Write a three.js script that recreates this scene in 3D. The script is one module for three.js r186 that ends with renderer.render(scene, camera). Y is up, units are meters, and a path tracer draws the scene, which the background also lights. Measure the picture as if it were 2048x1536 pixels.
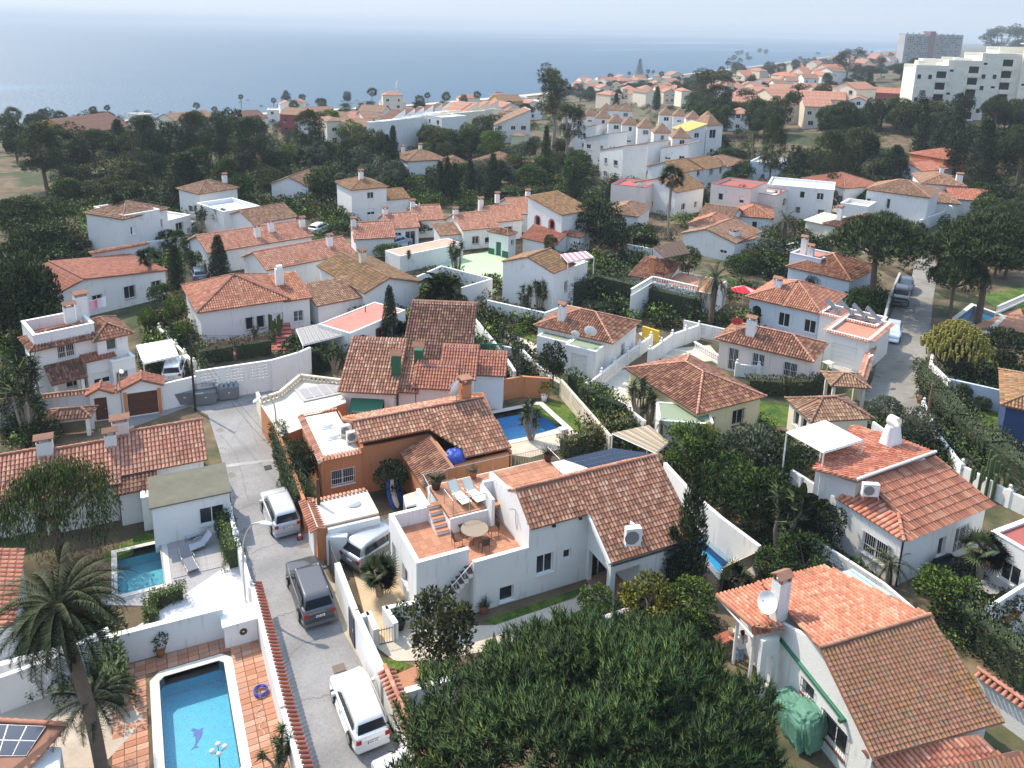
import*as THREE from 'three';
import{mergeGeometries}from 'three/addons/utils/BufferGeometryUtils.js';
import{MarchingCubes}from 'three/addons/objects/MarchingCubes.js';
const scene=new THREE.Scene();
const EYE=new THREE.Vector3(0,30.8,0),PX=1000,PY=465,FOC=1600;
const RIGHT=new THREE.Vector3(0.90729636,0.02032796,0.4200001),UPV=new THREE.Vector3(0.08651316,0.96843766,-0.2337605),BACK=new THREE.Vector3(-0.41149579,0.24842559,0.87690133);
const camera=new THREE.PerspectiveCamera(2*Math.atan(1071 / FOC)*180 / Math.PI,2096 / 2142,0.5,60000);
camera.position.copy(EYE);
camera.quaternion.setFromRotationMatrix(new THREE.Matrix4().makeBasis(RIGHT,UPV,BACK));
camera.setViewOffset(2096,2142,48,606,2048,1536);
const renderer=new THREE.WebGLRenderer({antialias:true});
renderer.setSize(1024,768);
renderer.toneMapping=THREE.LinearToneMapping;
renderer.toneMappingExposure=1.27;
renderer.shadowMap.enabled=true;
const mix=(a,b,t)=>a +(b - a)*t;
const SUN=new THREE.Vector3(Math.sin(-0.45)*Math.cos(0.87),Math.sin(0.87),-Math.cos(-0.45)*Math.cos(0.87)).normalize();
{
const W=512,Hh=256,d=new Float32Array(W*Hh*4);
for(let j=0;j<Hh;j++)for(let i=0;i<W;i++){
const el=((j + 0.5)/ Hh - 0.5)*Math.PI,az=((i + 0.5)/ W - 0.5)*2*Math.PI;
const y=Math.sin(el),x=Math.cos(az)*Math.cos(el),z=Math.sin(az)*Math.cos(el),c=Math.max(-1,x*SUN.x + y*SUN.y + z*SUN.z);
const t=Math.pow(Math.max(0,Math.min(1,y)),0.55),glow=Math.pow(Math.max(0,c),6)*0.8 + Math.pow(Math.max(0,c),40)*1.6,side=0.5 + 0.5*c;
const hor=[mix(0.50,0.66,side*side),mix(0.585,0.685,side*side),mix(0.68,0.705,side*side)],zen=[0.47,0.68,1.02];
for(let k=0;k<3;k++)d[(j*W + i)*4 + k]=(hor[k]*(1 - t)+ zen[k]*t)*(0.76 + 0.42*side)+ glow*[1,0.96,0.9][k];
d[(j*W + i)*4 + 3]=1;
}
const sky=new THREE.DataTexture(d,W,Hh,THREE.RGBAFormat,THREE.FloatType);
sky.mapping=THREE.EquirectangularReflectionMapping;sky.minFilter=sky.magFilter=THREE.LinearFilter;sky.needsUpdate=true;
scene.background=sky;scene.environment=sky;
scene.backgroundIntensity=scene.environmentIntensity=1.0;
}
const sun=new THREE.DirectionalLight(0xfff1dc,4.2);
sun.position.copy(SUN).multiplyScalar(400);sun.target.position.set(0,0,0);sun.castShadow=true;sun.shadow.radius=1.2;
Object.assign(sun.shadow.camera,{left:-260,right:260,top:260,bottom:-260,near:1,far:1200});sun.shadow.mapSize.set(4096,4096);
sun.name='sun';scene.add(sun,sun.target);
scene.fog=new THREE.FogExp2(0xcfdce8,0.00026);
const V=(x,y,z)=>new THREE.Vector3(x,y,z);
function RNG(a){return()=>{a=(a + 0x6d2b79f5)|0;let t=Math.imul(a ^(a>>>15),1|a);t=(t + Math.imul(t ^(t>>>7),61|t))^ t;return((t ^(t>>>14))>>>0)/ 4294967296;};}
const rnd=RNG(7),rr=(a,b)=>a +(b - a)*rnd(),pick=(a)=>a[Math.floor(rnd()*a.length)];
const clamp=(x,a,b)=>Math.max(a,Math.min(b,x)),sstep=(a,b,x)=>{const t=clamp((x - a)/(b - a),0,1);return t*t*(3 - 2*t);};
const hash=(i,j)=>{let h=Math.imul(i,374761393)^ Math.imul(j,668265263);h=Math.imul(h ^(h>>>13),1274126177);return((h ^(h>>>16))>>>0)/ 4294967296;};
function vnoise(x,y){const i=Math.floor(x),j=Math.floor(y),f=x - i,g=y - j,s=f*f*(3 - 2*f),t=g*g*(3 - 2*g);return mix(mix(hash(i,j),hash(i + 1,j),s),mix(hash(i,j + 1),hash(i + 1,j + 1),s),t);}
function fbm(x,y,o=4){let s=0,a=0.5;for(let k=0;k<o;k++){s +=a*vnoise(x,y);x=x*2.03 + 17.1;y=y*2.03 + 9.2;a*=0.5;}return s /(1 - Math.pow(0.5,o));}
const COAST=[[-3000,-330],[-51,-419],[60,-444],[153,-473],[270,-528],[497,-701],[831,-926],[1381,-1310],[2400,-1950],[3600,-2900],[9000,-6500]],SEA=-15;
function coastZ(x){for(let i=1;i<COAST.length;i++)if(x<COAST[i][0]||i===COAST.length - 1){const[a,b]=COAST[i - 1],[c,d]=COAST[i];return b +(d - b)*(x - a)/(c - a);}}
function T(x,z){
const d=(z - coastZ(x))*(x>150?0.82:1),r2=(x - 212)**2 +(z + 150)**2,r3=(x - 470)**2 +(z + 250)**2;
return SEA - 1.5 + 16.5*sstep(-30,250,d)+(z<-40?9*Math.exp(-r2 / 5200)+ 10*Math.exp(-r3 / 30000):0)*sstep(-40,-120,z)*sstep(96,150,x);
}
function ray(u,v){return V(0,0,0).addScaledVector(RIGHT,(u - PX)/ FOC).addScaledVector(UPV,-(v - PY)/ FOC).sub(BACK);}
function at(u,v,y=0){const r=ray(u,v);return r.multiplyScalar((y - EYE.y)/ r.y).add(EYE);}
function gp(u,v,h=0){let p=at(u,v,h);for(let k=0;k<12;k++)p=at(u,v,T(p.x,p.z)+ h);return p;}
function proj(p){const q=p.clone().sub(EYE),d=-q.dot(BACK);return[PX + FOC*q.dot(RIGHT)/ d,PY - FOC*q.dot(UPV)/ d,d];}
function topAt(b,v){let lo=b.y,hi=b.y + 80;for(let k=0;k<40;k++){const m=(lo + hi)/ 2;if(proj(V(b.x,m,b.z))[1]>v)lo=m;else hi=m;}return lo - b.y;}
const COUNT={};
function numbered(n){const k=(COUNT[n]=(COUNT[n]??-1)+ 1);return k?n + '_' + String(k).padStart(3,'0'):n;}
function thing(name,label,category,pos=[0,0,0],turn=0,group){
const o=new THREE.Group();o.name=numbered(name);o.position.set(...(pos.isVector3?pos.toArray():pos));o.rotation.y=turn;
o.userData={label,category};if(group)o.userData.group=group;scene.add(o);return o;
}
function tag(o,label,category,group){o.userData.label=label;o.userData.category=category;if(group)o.userData.group=group;return o;}
function shade(o){o.castShadow=o.receiveShadow=true;return o;}
function mesh(name,g,m,parent){const o=shade(new THREE.Mesh(g,m));o.name=parent===scene||!parent?numbered(name):name;(parent??scene).add(o);return o;}
function struct(name,g,m){const o=mesh(name,g,m,scene);o.userData.kind='structure';return o;}
function boxUV(g){
g=g.index?g.toNonIndexed():g;if(!g.attributes.normal)g.computeVertexNormals();
const p=g.attributes.position,uv=new Float32Array(p.count*2),a=V(0,0,0),b=V(0,0,0),c=V(0,0,0);
for(let i=0;i<p.count;i +=3){
a.fromBufferAttribute(p,i);b.fromBufferAttribute(p,i + 1).sub(a);c.fromBufferAttribute(p,i + 2).sub(a);b.cross(c);
const x=Math.abs(b.x),y=Math.abs(b.y),z=Math.abs(b.z);
for(let k=0;k<3;k++){const q=[p.getX(i + k),p.getY(i + k),p.getZ(i + k)];const[s,t]=y>=x&&y>=z?[q[0],q[2]]:x>z?[q[2],q[1]]:[q[0],q[1]];uv[(i + k)*2]=s;uv[(i + k)*2 + 1]=t;}
}
g.setAttribute('uv',new THREE.BufferAttribute(uv,2));return g;
}
const M4=()=>new THREE.Matrix4();
const basis=(o,x,y,z)=>M4().makeBasis(x,y,z).setPosition(o);
class MB{
constructor(){this.g=[];}
add(g,m){g=g.index?g.toNonIndexed():g;for(const k of Object.keys(g.attributes))if(!['position','normal'].includes(k))g.deleteAttribute(k);if(!g.attributes.normal)g.computeVertexNormals();if(m)g.applyMatrix4(m);this.g.push(g);return this;}
box(x0,x1,y0,y1,z0,z1,m){const g=new THREE.BoxGeometry(Math.abs(x1 - x0),Math.abs(y1 - y0),Math.abs(z1 - z0));g.translate((x0 + x1)/ 2,(y0 + y1)/ 2,(z0 + z1)/ 2);return this.add(g,m);}
rod(a,b,r0,r1=r0,n=6){const d=b.clone().sub(a),L=d.length()||1e-6,g=new THREE.CylinderGeometry(r1,r0,L,n,1);g.translate(0,L / 2,0);g.applyQuaternion(new THREE.Quaternion().setFromUnitVectors(V(0,1,0),d.divideScalar(L)));g.translate(a.x,a.y,a.z);return this.add(g);}
tube(pts,r,n=6,seg=24){return this.add(new THREE.TubeGeometry(new THREE.CatmullRomCurve3(pts),seg,r,n));}
lathe(prof,m,n=12){return this.add(new THREE.LatheGeometry(prof.map((q)=>new THREE.Vector2(q[0],q[1])),n),m);}
prism(poly,y0,y1,holes){
const s=new THREE.Shape(poly.map(([x,z])=>new THREE.Vector2(x,-z)));for(const h of holes??[])s.holes.push(new THREE.Path(h.map(([x,z])=>new THREE.Vector2(x,-z))));
const g=new THREE.ExtrudeGeometry(s,{depth:y1 - y0,bevelEnabled:false});g.rotateX(-Math.PI / 2);g.translate(0,y0,0);return this.add(g);
}
slab(poly,t){
const n=V(0,0,0),o=poly[0];for(let i=1;i + 1<poly.length;i++)n.add(poly[i].clone().sub(o).cross(poly[i + 1].clone().sub(o)));n.normalize();if(n.y<0)n.negate();
const pos=[],tri=THREE.ShapeUtils.triangulateShape(flat2(poly,n),[]),q=poly.map((p)=>p.clone().addScaledVector(n,-t)),put=(...a)=>a.forEach((p)=>pos.push(p.x,p.y,p.z));
for(const f of tri){let[a,b,c]=f.map((i)=>poly[i]);if(b.clone().sub(a).cross(c.clone().sub(a)).dot(n)<0)[f[1],f[2]]=[f[2],f[1]];put(poly[f[0]],poly[f[1]],poly[f[2]],q[f[0]],q[f[2]],q[f[1]]);}
const ctr=poly.reduce((s,p)=>s.add(p),V(0,0,0)).divideScalar(poly.length);
for(let i=0;i<poly.length;i++){const j=(i + 1)% poly.length,m=poly[j].clone().sub(poly[i]).cross(n);if(m.dot(poly[i].clone().sub(ctr))<0)put(poly[i],poly[j],q[j],poly[i],q[j],q[i]);else put(poly[i],q[j],poly[j],poly[i],q[i],q[j]);}
const g=new THREE.BufferGeometry();g.setAttribute('position',new THREE.Float32BufferAttribute(pos,3));g.computeVertexNormals();return this.add(g);
}
geo(m){if(!this.g.length)return null;const g=boxUV(mergeGeometries(this.g));if(m)g.applyMatrix4(m);return g;}
build(name,mat,parent,m){const g=this.geo(m);return g?mesh(name,g,mat,parent):null;}
}
function flat2(poly,n){const a=Math.abs(n.y)>0.9?V(1,0,0):V(0,1,0),x=a.cross(n).normalize(),y=n.clone().cross(x);return poly.map((p)=>new THREE.Vector2(p.dot(x),p.dot(y)));}
const mb=()=>new MB();
function tex(n,f,srgb=true){
const d=new Uint8Array(n*n*4);for(let j=0;j<n;j++)for(let i=0;i<n;i++){const c=f(i / n,j / n,i,j),o=(j*n + i)*4;for(let k=0;k<3;k++)d[o + k]=clamp(Math.round(255*(c.length?c[k]:c)),0,255);d[o + 3]=255;}
const t=new THREE.DataTexture(d,n,n);t.wrapS=t.wrapT=THREE.RepeatWrapping;t.magFilter=t.minFilter=THREE.LinearFilter;if(srgb)t.colorSpace=THREE.SRGBColorSpace;t.needsUpdate=true;return t;
}
function tnoise(x,y,p,o=4){let s=0,a=0.5,t=0;for(let k=0;k<o;k++){const i=Math.floor(x*p),j=Math.floor(y*p),f=x*p - i,g=y*p - j,u=f*f*(3 - 2*f),w=g*g*(3 - 2*g),q=(a1,b1)=>hash(((a1 % p)+ p)% p + k*131,((b1 % p)+ p)% p + k*57);s +=a*mix(mix(q(i,j),q(i + 1,j),u),mix(q(i,j + 1),q(i + 1,j + 1),u),w);t +=a;a*=0.5;p*=2;}return s / t;}
const rep=(t,sx,sy=sx)=>{const c=t.clone();c.repeat.set(1 / sx,1 / sy);c.needsUpdate=true;return c;};
const NZ=tex(256,(x,y)=>{const a=tnoise(x,y,4,6),b=tnoise(x + 0.3,y + 0.1,40,2);return 0.86 + 0.16*a - 0.02 + 0.06*(b - 0.5);});
const WALLT=tex(512,(x,y)=>{const a=tnoise(x,y,3,6),s=tnoise(x*1,y*0.12,24,3),d=sstep(0.62,0.8,a)*0.07 + sstep(0.64,0.82,s)*0.06;return[1 - d - 0.03*a,1 - d*1.1 - 0.03*a,1 - d*1.35 - 0.035*a];});
const ROUGHN=tex(256,(x,y)=>tnoise(x,y,24,4),false),FINEN=tex(256,(x,y)=>tnoise(x,y,64,3),false);
const ASPH=tex(1024,(x,y,i,j)=>{const a=tnoise(x,y,5,6),b=hash(i,j),c=tnoise(x + 0.5,y,90,2),k=0.80 + 0.22*(a - 0.5)+ 0.16*(b - 0.5)+ 0.10*(c - 0.5),st=sstep(0.66,0.78,tnoise(x + 0.21,y + 0.6,7,4));return[k - st*0.10,k - st*0.12,k - st*0.15];});
const SOIL=tex(1024,(x,y,i,j)=>{const a=tnoise(x,y,6,6),b=tnoise(x + 0.4,y + 0.2,30,4),g=sstep(0.42,0.6,a),n=0.75 + 0.5*(b - 0.5)+ 0.15*(hash(i,j)- 0.5);return[mix(0.52,0.30,g)*n,mix(0.45,0.34,g)*n,mix(0.34,0.19,g)*n];});
const GRASS=tex(512,(x,y,i,j)=>{const a=tnoise(x,y,8,5),n=0.8 + 0.5*(tnoise(x,y,70,2)- 0.5)+ 0.3*(hash(i,j)- 0.5),g=sstep(0.4,0.65,a);return[mix(0.42,0.27,g)*n,mix(0.50,0.41,g)*n,mix(0.16,0.11,g)*n];});
const PLANK=tex(256,(x,y,i,j)=>{const n=0.82 + 0.18*tnoise(x*0.2,y,40,3)+ 0.06*(hash(i,j)- 0.5);return n;});
const S=(o)=>new THREE.MeshStandardMaterial({roughness:0.85,...o});
const plaster=(c,k=1)=>S({color:c,map:rep(WALLT,5*k),roughness:0.9,bumpMap:rep(ROUGHN,1.2),bumpScale:0.008});
const grainy=(c,s=3,r=0.85)=>S({color:c,map:rep(NZ,s),roughness:r});
const lin=(r,g,b)=>new THREE.Color().setRGB(r,g,b);
const mt={
white:plaster(lin(0.80,0.80,0.79)),cream:plaster(lin(0.78,0.72,0.60)),pinkish:plaster(lin(0.78,0.68,0.63)),orange:plaster(lin(0.55,0.225,0.10)),yellow:plaster(lin(0.80,0.70,0.42)),beige:plaster(lin(0.68,0.60,0.47)),
grey:plaster(lin(0.42,0.42,0.42)),bluew:plaster(lin(0.60,0.68,0.78)),navy:plaster(lin(0.03,0.06,0.16)),ochre:plaster(lin(0.62,0.40,0.12)),red:plaster(lin(0.32,0.07,0.07)),pinkroof:grainy(lin(0.62,0.25,0.20)),redfloor:grainy(lin(0.42,0.12,0.10)),
terrafloor:grainy(lin(0.52,0.24,0.14)),creamroof:S({color:lin(0.66,0.60,0.50),map:rep(WALLT,3),roughness:0.9}),greenroof:S({color:lin(0.25,0.30,0.20),map:rep(WALLT,4),roughness:0.9}),feltroof:S({color:lin(0.17,0.165,0.12),map:rep(NZ,2.2),roughness:0.9}),whiteroof:grainy(lin(0.82,0.84,0.86)),
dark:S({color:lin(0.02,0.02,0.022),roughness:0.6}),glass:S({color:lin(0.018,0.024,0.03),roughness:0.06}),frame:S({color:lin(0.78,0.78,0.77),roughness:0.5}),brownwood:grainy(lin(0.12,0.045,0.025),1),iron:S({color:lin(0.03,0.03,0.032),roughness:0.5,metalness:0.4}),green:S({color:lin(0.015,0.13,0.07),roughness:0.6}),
steel:S({color:lin(0.55,0.56,0.58),roughness:0.35,metalness:0.9}),wood:S({color:lin(0.46,0.36,0.24),map:rep(PLANK,1),roughness:0.85}),greywood:S({color:lin(0.40,0.38,0.38),map:rep(PLANK,1.4),roughness:0.85}),darkwood:S({color:lin(0.10,0.055,0.035),map:rep(PLANK,1)}),
slabdark:grainy(lin(0.36,0.18,0.115),1.2),bark:S({color:lin(0.20,0.14,0.10),map:rep(NZ,0.5),roughness:0.95,bumpMap:rep(ROUGHN,0.7),bumpScale:0.03}),palebark:S({color:lin(0.34,0.29,0.23),map:rep(NZ,0.5),roughness:0.95}),conc:S({color:lin(0.50,0.48,0.44),map:rep(ASPH,4),roughness:0.9}),stone:S({color:lin(0.56,0.49,0.40),map:rep(WALLT,2.5),bumpMap:rep(ROUGHN,1.5),bumpScale:0.02}),
asphalt:S({color:lin(0.42,0.41,0.405),map:rep(ASPH,7),roughness:0.92,bumpMap:rep(FINEN,1.2),bumpScale:0.006}),soil:S({color:lin(1,1,1),map:rep(SOIL,34),roughness:0.98}),grass:S({color:lin(0.95,1,0.8),map:rep(GRASS,6),roughness:0.95,bumpMap:rep(FINEN,2),bumpScale:0.04}),black:S({color:lin(0.012,0.012,0.013),roughness:0.7}),blueplastic:S({color:lin(0.02,0.09,0.42),roughness:0.45}),pot:grainy(lin(0.42,0.16,0.08),0.6),greyplastic:S({color:lin(0.16,0.18,0.20),roughness:0.4}),
};
const paint=(r,g,b,o={})=>new THREE.MeshPhysicalMaterial({color:lin(r,g,b),roughness:0.35,clearcoat:1,clearcoatRoughness:0.06,...o});
const FARTILE=tex(256,(x,y,i,j)=>{const n=0.75 + 0.35*tnoise(x,y,6,5),st=0.86 + 0.18*Math.cos(i / 256*6.2832*8);return n*st;});
const hexl=(h)=>new THREE.Color(h);
const PAL={
terra:['#c0795a','#b56c4f','#cb8a6a','#a9614a','#c58463','#b9735a','#d29a7c','#9c5a46'],pale:['#d0937a','#c98a72','#d9a68c','#c07f69','#d6a086','#b97a66'],brown:['#8e5d48','#7d4f3e','#a06e54','#93604b','#b28467','#6f4637','#a77c5f'],
dark:['#6d4638','#5d3b31','#7c5443','#8a6450','#54352d','#946e58'],moss:['#8c6f4a','#7b6544','#9b7d52','#a57b58','#86623f','#6f5e3e','#a98a5c'],red:['#b06a54','#a66049','#bb755c','#b47059','#9c5a46'],old:['#9b7a60','#8b6b53','#aa8a6e','#7d6049','#b39679','#917258'],
lichen:['#b97f5f','#b07656','#b5835c','#a87c55','#c08a68','#a9795a','#b8775a','#b28a52','#ad8662','#c08c74','#9c8468'],fresh:['#cf7a5a','#c8705266'.slice(0,7),'#d98d6c','#c4694d','#d68a70','#e0a084','#bd6a50'],mixed:['#a9745a','#bd8a6e','#8d5f49','#c29a80','#9b6b52','#cda78c','#7d5342','#b57c5f'],
};
const TAN=hexl('#d9a288');for(const k in PAL)PAL[k]=PAL[k].map((h)=>hexl(h).lerp(TAN,k==='dark'||k==='brown'?0.08:k==='moss'||k==='old'?0.16:0.24));
const TILE=(()=>{
const n=6,pos=[],L=0.46,A=Math.PI*0.94,put=(...a)=>a.forEach((p)=>pos.push(...p));
const ring=(z,r,y,th=0)=>Array.from({length:n + 1},(_,i)=>{const a=Math.PI / 2 + A / 2 -(A*i)/ n;return[Math.cos(a)*(r - th),Math.sin(a)*(r - th)+ y,z];});
const up=ring(-L / 2,0.074,0.0),lo=ring(L / 2,0.098,0.03),li=ring(L / 2,0.098,0.03,0.02);
for(let i=0;i<n;i++){put(up[i],lo[i],lo[i + 1],up[i],lo[i + 1],up[i + 1]);put(lo[i],li[i],li[i + 1],lo[i],li[i + 1],lo[i + 1]);}
const g=new THREE.BufferGeometry();g.setAttribute('position',new THREE.Float32BufferAttribute(pos,3));
const nn=new Float32Array(pos.length);g.computeVertexNormals();const gn=g.attributes.normal.array;nn.set(gn);
for(let i=0;i<pos.length;i +=3){const z=pos[i + 2],y0=z>0?0.03:0;if(Math.abs(gn[i + 2])<0.9){const l=Math.hypot(pos[i],pos[i + 1]- y0)||1;nn[i]=pos[i]/ l;nn[i + 1]=(pos[i + 1]- y0)/ l;nn[i + 2]=0;}}
g.setAttribute('normal',new THREE.BufferAttribute(nn,3));return boxUV(g);
})();
const tileMat=S({color:0xffffff,map:rep(NZ,0.35),roughness:0.88});
const seedOf=(p)=>p.x*0.37 + p.z*0.21;
function tileColor(pal,p,sp=0.5){
const a=PAL[pal],n=fbm(p.x*0.8 + 3,p.z*0.8 + p.y,3),c=a[Math.floor(rnd()*a.length)].clone();
if(pal==='lichen'||pal==='moss'){if(n>0.6&&rnd()<0.5)c.lerp(hexl(rnd()<0.6?'#c4892f':'#85794a'),0.5);}else if(n>0.66&&rnd()<0.3)c.lerp(hexl('#6c5c3c'),0.5);
return c.multiplyScalar(0.84 + 0.3*rnd());
}
const tq=new THREE.Quaternion();
function tilePlane(poly,dn,o,out){
let n=V(0,0,0);for(let i=1;i + 1<poly.length;i++)n.add(poly[i].clone().sub(poly[0]).cross(poly[i + 1].clone().sub(poly[0])));n.normalize();if(n.y<0)n.negate();
dn=dn.clone().addScaledVector(n,-dn.dot(n)).normalize();const ac=n.clone().cross(dn).normalize();
const q=poly.map((p)=>[p.dot(ac),p.dot(dn)]),a0=Math.min(...q.map((p)=>p[0])),a1=Math.max(...q.map((p)=>p[0])),b1=Math.max(...q.map((p)=>p[1]));
const nc=Math.max(1,Math.round((a1 - a0)/ o.sx)),sx=(a1 - a0)/ nc,off=poly[0].dot(n);
for(let i=0;i<nc;i++){
const a=a0 +(i + 0.5)*sx,cut=[];
for(let k=0;k<q.length;k++){const[x0,y0]=q[k],[x1,y1]=q[(k + 1)% q.length];if((x0 - a)*(x1 - a)<0)cut.push(y0 +(y1 - y0)*(a - x0)/(x1 - x0));}
cut.sort((x,y)=>x - y);
for(let c=0;c + 1<cut.length;c +=2)for(let b=cut[c + 1]- 0.2;b>cut[c]+ 0.08;b -=o.len){
const bb=Math.max(b,cut[c]+ 0.2),p=ac.clone().multiplyScalar(a + rr(-0.008,0.008)).addScaledVector(dn,bb).addScaledVector(n,off + 0.005);
out.push({p,ac,n,dn,s:sx / 0.22,zs:o.len / 0.36,tw:rr(-0.03,0.03),c:tileColor(o.pal,p)});
}
}
}
function ridgeTiles(a,b,o,out,w=1.15){
const d=a.clone().sub(b),L=d.length();d.normalize();const ac=V(0,1,0).cross(d).normalize(),n=d.clone().cross(ac),k=Math.max(1,Math.round(L / 0.36));
for(let i=0;i<k;i++){const p=b.clone().addScaledVector(d,(i + 0.5)*L / k).addScaledVector(n,0.07);out.push({p,ac,n,dn:d,s:w,tw:rr(-0.03,0.03),c:tileColor(o.cap??o.pal,p).lerp(hexl('#c99880'),0.25)});}
}
function tileMatrix(t){return basis(t.p,t.ac.clone().multiplyScalar(t.s),t.n,t.dn.clone().multiplyScalar(t.zs??1)).multiply(M4().makeRotationY(t.tw));}
function putTiles(list,parent,o={}){
if(!list.length)return;let singles=[];
if(o.parts){const w=parent.matrixWorld,d=(t)=>t.p.clone().applyMatrix4(w).distanceTo(EYE);list.sort((a,b)=>d(a)- d(b));singles=list.splice(0,o.parts);}
const mats={};
for(const t of singles){
const h='#' + t.c.clone().lerp(t.c,0).getHexString(),key=PAL[o.pal].reduce((best,c,i)=>{const e=Math.abs(c.r - t.c.r)+ Math.abs(c.g - t.c.g)+ Math.abs(c.b - t.c.b);return e<best[0]?[e,i]:best;},[9,0])[1];
const m=(mats[key]??=S({color:PAL[o.pal][key],map:tileMat.map,roughness:0.88})),x=mesh('tile',TILE,m,parent);x.applyMatrix4(tileMatrix(t));
}
const im=shade(new THREE.InstancedMesh(TILE,tileMat,list.length));im.name='roof_tiles';im.userData.kind='stuff';
list.forEach((t,i)=>{im.setMatrixAt(i,tileMatrix(t));im.setColorAt(i,t.c);});parent.add(im);
}
function planePx(three,more){const P=three.map(([u,v,y])=>at(u,v,y)),n=P[1].clone().sub(P[0]).cross(P[2].clone().sub(P[0])),k=n.dot(P[0]);return[...P,...more.map(([u,v])=>{const r=ray(u,v);return r.multiplyScalar((k - n.dot(EYE))/ n.dot(r)).add(EYE);})];}
function windowUnit(parent,m,w,h,kind,o={}){
const put=(b,name,mat,par)=>b.build(name,mat,par,m),f=mb(),t=0.06,r=-0.14;
if(kind==='gd'){const g=mb();for(let k=0;k<5;k++)g.box(-w / 2,w / 2,k*h / 5 + 0.008,(k + 1)*h / 5 - 0.008,r - 0.05,r);put(g,'garage_door',o.mat??mt.frame,parent);return;}
if(kind==='d'||kind==='dw'){const d=put(mb().box(-w / 2 + 0.04,w / 2 - 0.04,0,h - 0.04,r - 0.05,r),'door',o.mat??mt.brownwood,parent);put(mb().box(w / 2 - 0.2,w / 2 - 0.14,h*0.45,h*0.5,r,r + 0.05),'handle',mt.steel,d);return;}
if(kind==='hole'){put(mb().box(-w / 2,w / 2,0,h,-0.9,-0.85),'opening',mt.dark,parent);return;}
f.box(-w / 2,w / 2,0,t,r - 0.05,r).box(-w / 2,w / 2,h - t,h,r - 0.05,r).box(-w / 2,-w / 2 + t,t,h - t,r - 0.05,r).box(w / 2 - t,w / 2,t,h - t,r - 0.05,r);
if(w>0.9)f.box(-t / 2,t / 2,t,h - t,r - 0.05,r);
const win=put(f,'window',o.fm??mt.frame,parent);
const n=w>0.9?2:1;for(let k=0;k<n;k++)put(mb().box(-w / 2 + t + k*(w - t)/ n,-w / 2 +(k + 1)*(w - t)/ n,t,h - t,r - 0.035,r - 0.02),'pane',mt.glass,win);
if(kind !=='wb')put(mb().box(-w / 2 - 0.06,w / 2 + 0.06,-0.07,-0.002,-0.12,0.07),'sill',o.sill??mt.frame,win);
if(kind==='g'||kind==='gi'){const b=mb(),nb=Math.round(w / 0.13);for(let k=0;k<=nb;k++)b.rod(V(-w / 2 - 0.03 + k*(w + 0.06)/ nb,-0.05,0.09),V(-w / 2 - 0.03 + k*(w + 0.06)/ nb,h + 0.05,0.09),0.011,0.011,4);for(const y of[-0.04,h / 2,h + 0.04])b.box(-w / 2 - 0.05,w / 2 + 0.05,y - 0.012,y + 0.012,0.075,0.1);put(b,'grille',kind==='gi'?mt.iron:mt.frame,win);}
if(kind==='sh')put(mb().box(-w / 2 + t,w / 2 - t,h*0.45,h - t,r,r + 0.03),'shutter',mt.frame,win);
}
function frameOf(b,ref){
let A,B;const gy0=b.gy;
if(gy0 !==undefined){A=at(b.p[0],b.p[1],gy0 + b.h);B=at(b.p[2],b.p[3],gy0 + b.h);}else{A=gp(b.p[0],b.p[1],b.h);B=at(b.p[2],b.p[3],A.y);}
if(b.len)B=A.clone().addScaledVector(B.clone().sub(A).normalize(),b.len);
if(b.turn !==undefined){const L=B.clone().sub(A).length();B=A.clone().add(V(Math.cos(b.turn)*L,0,-Math.sin(b.turn)*L));}
const x=B.clone().sub(A),W=x.length();x.normalize();const z=x.clone().cross(V(0,1,0));
let D=b.d;if(b.b)D=Math.max(1.5,-at(b.b[0],b.b[1],A.y).sub(b.bl?A:B).dot(z));
return{A:V(A.x,A.y - b.h,A.z),x,z,W,D,turn:Math.atan2(-x.z,x.x)};
}
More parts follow.
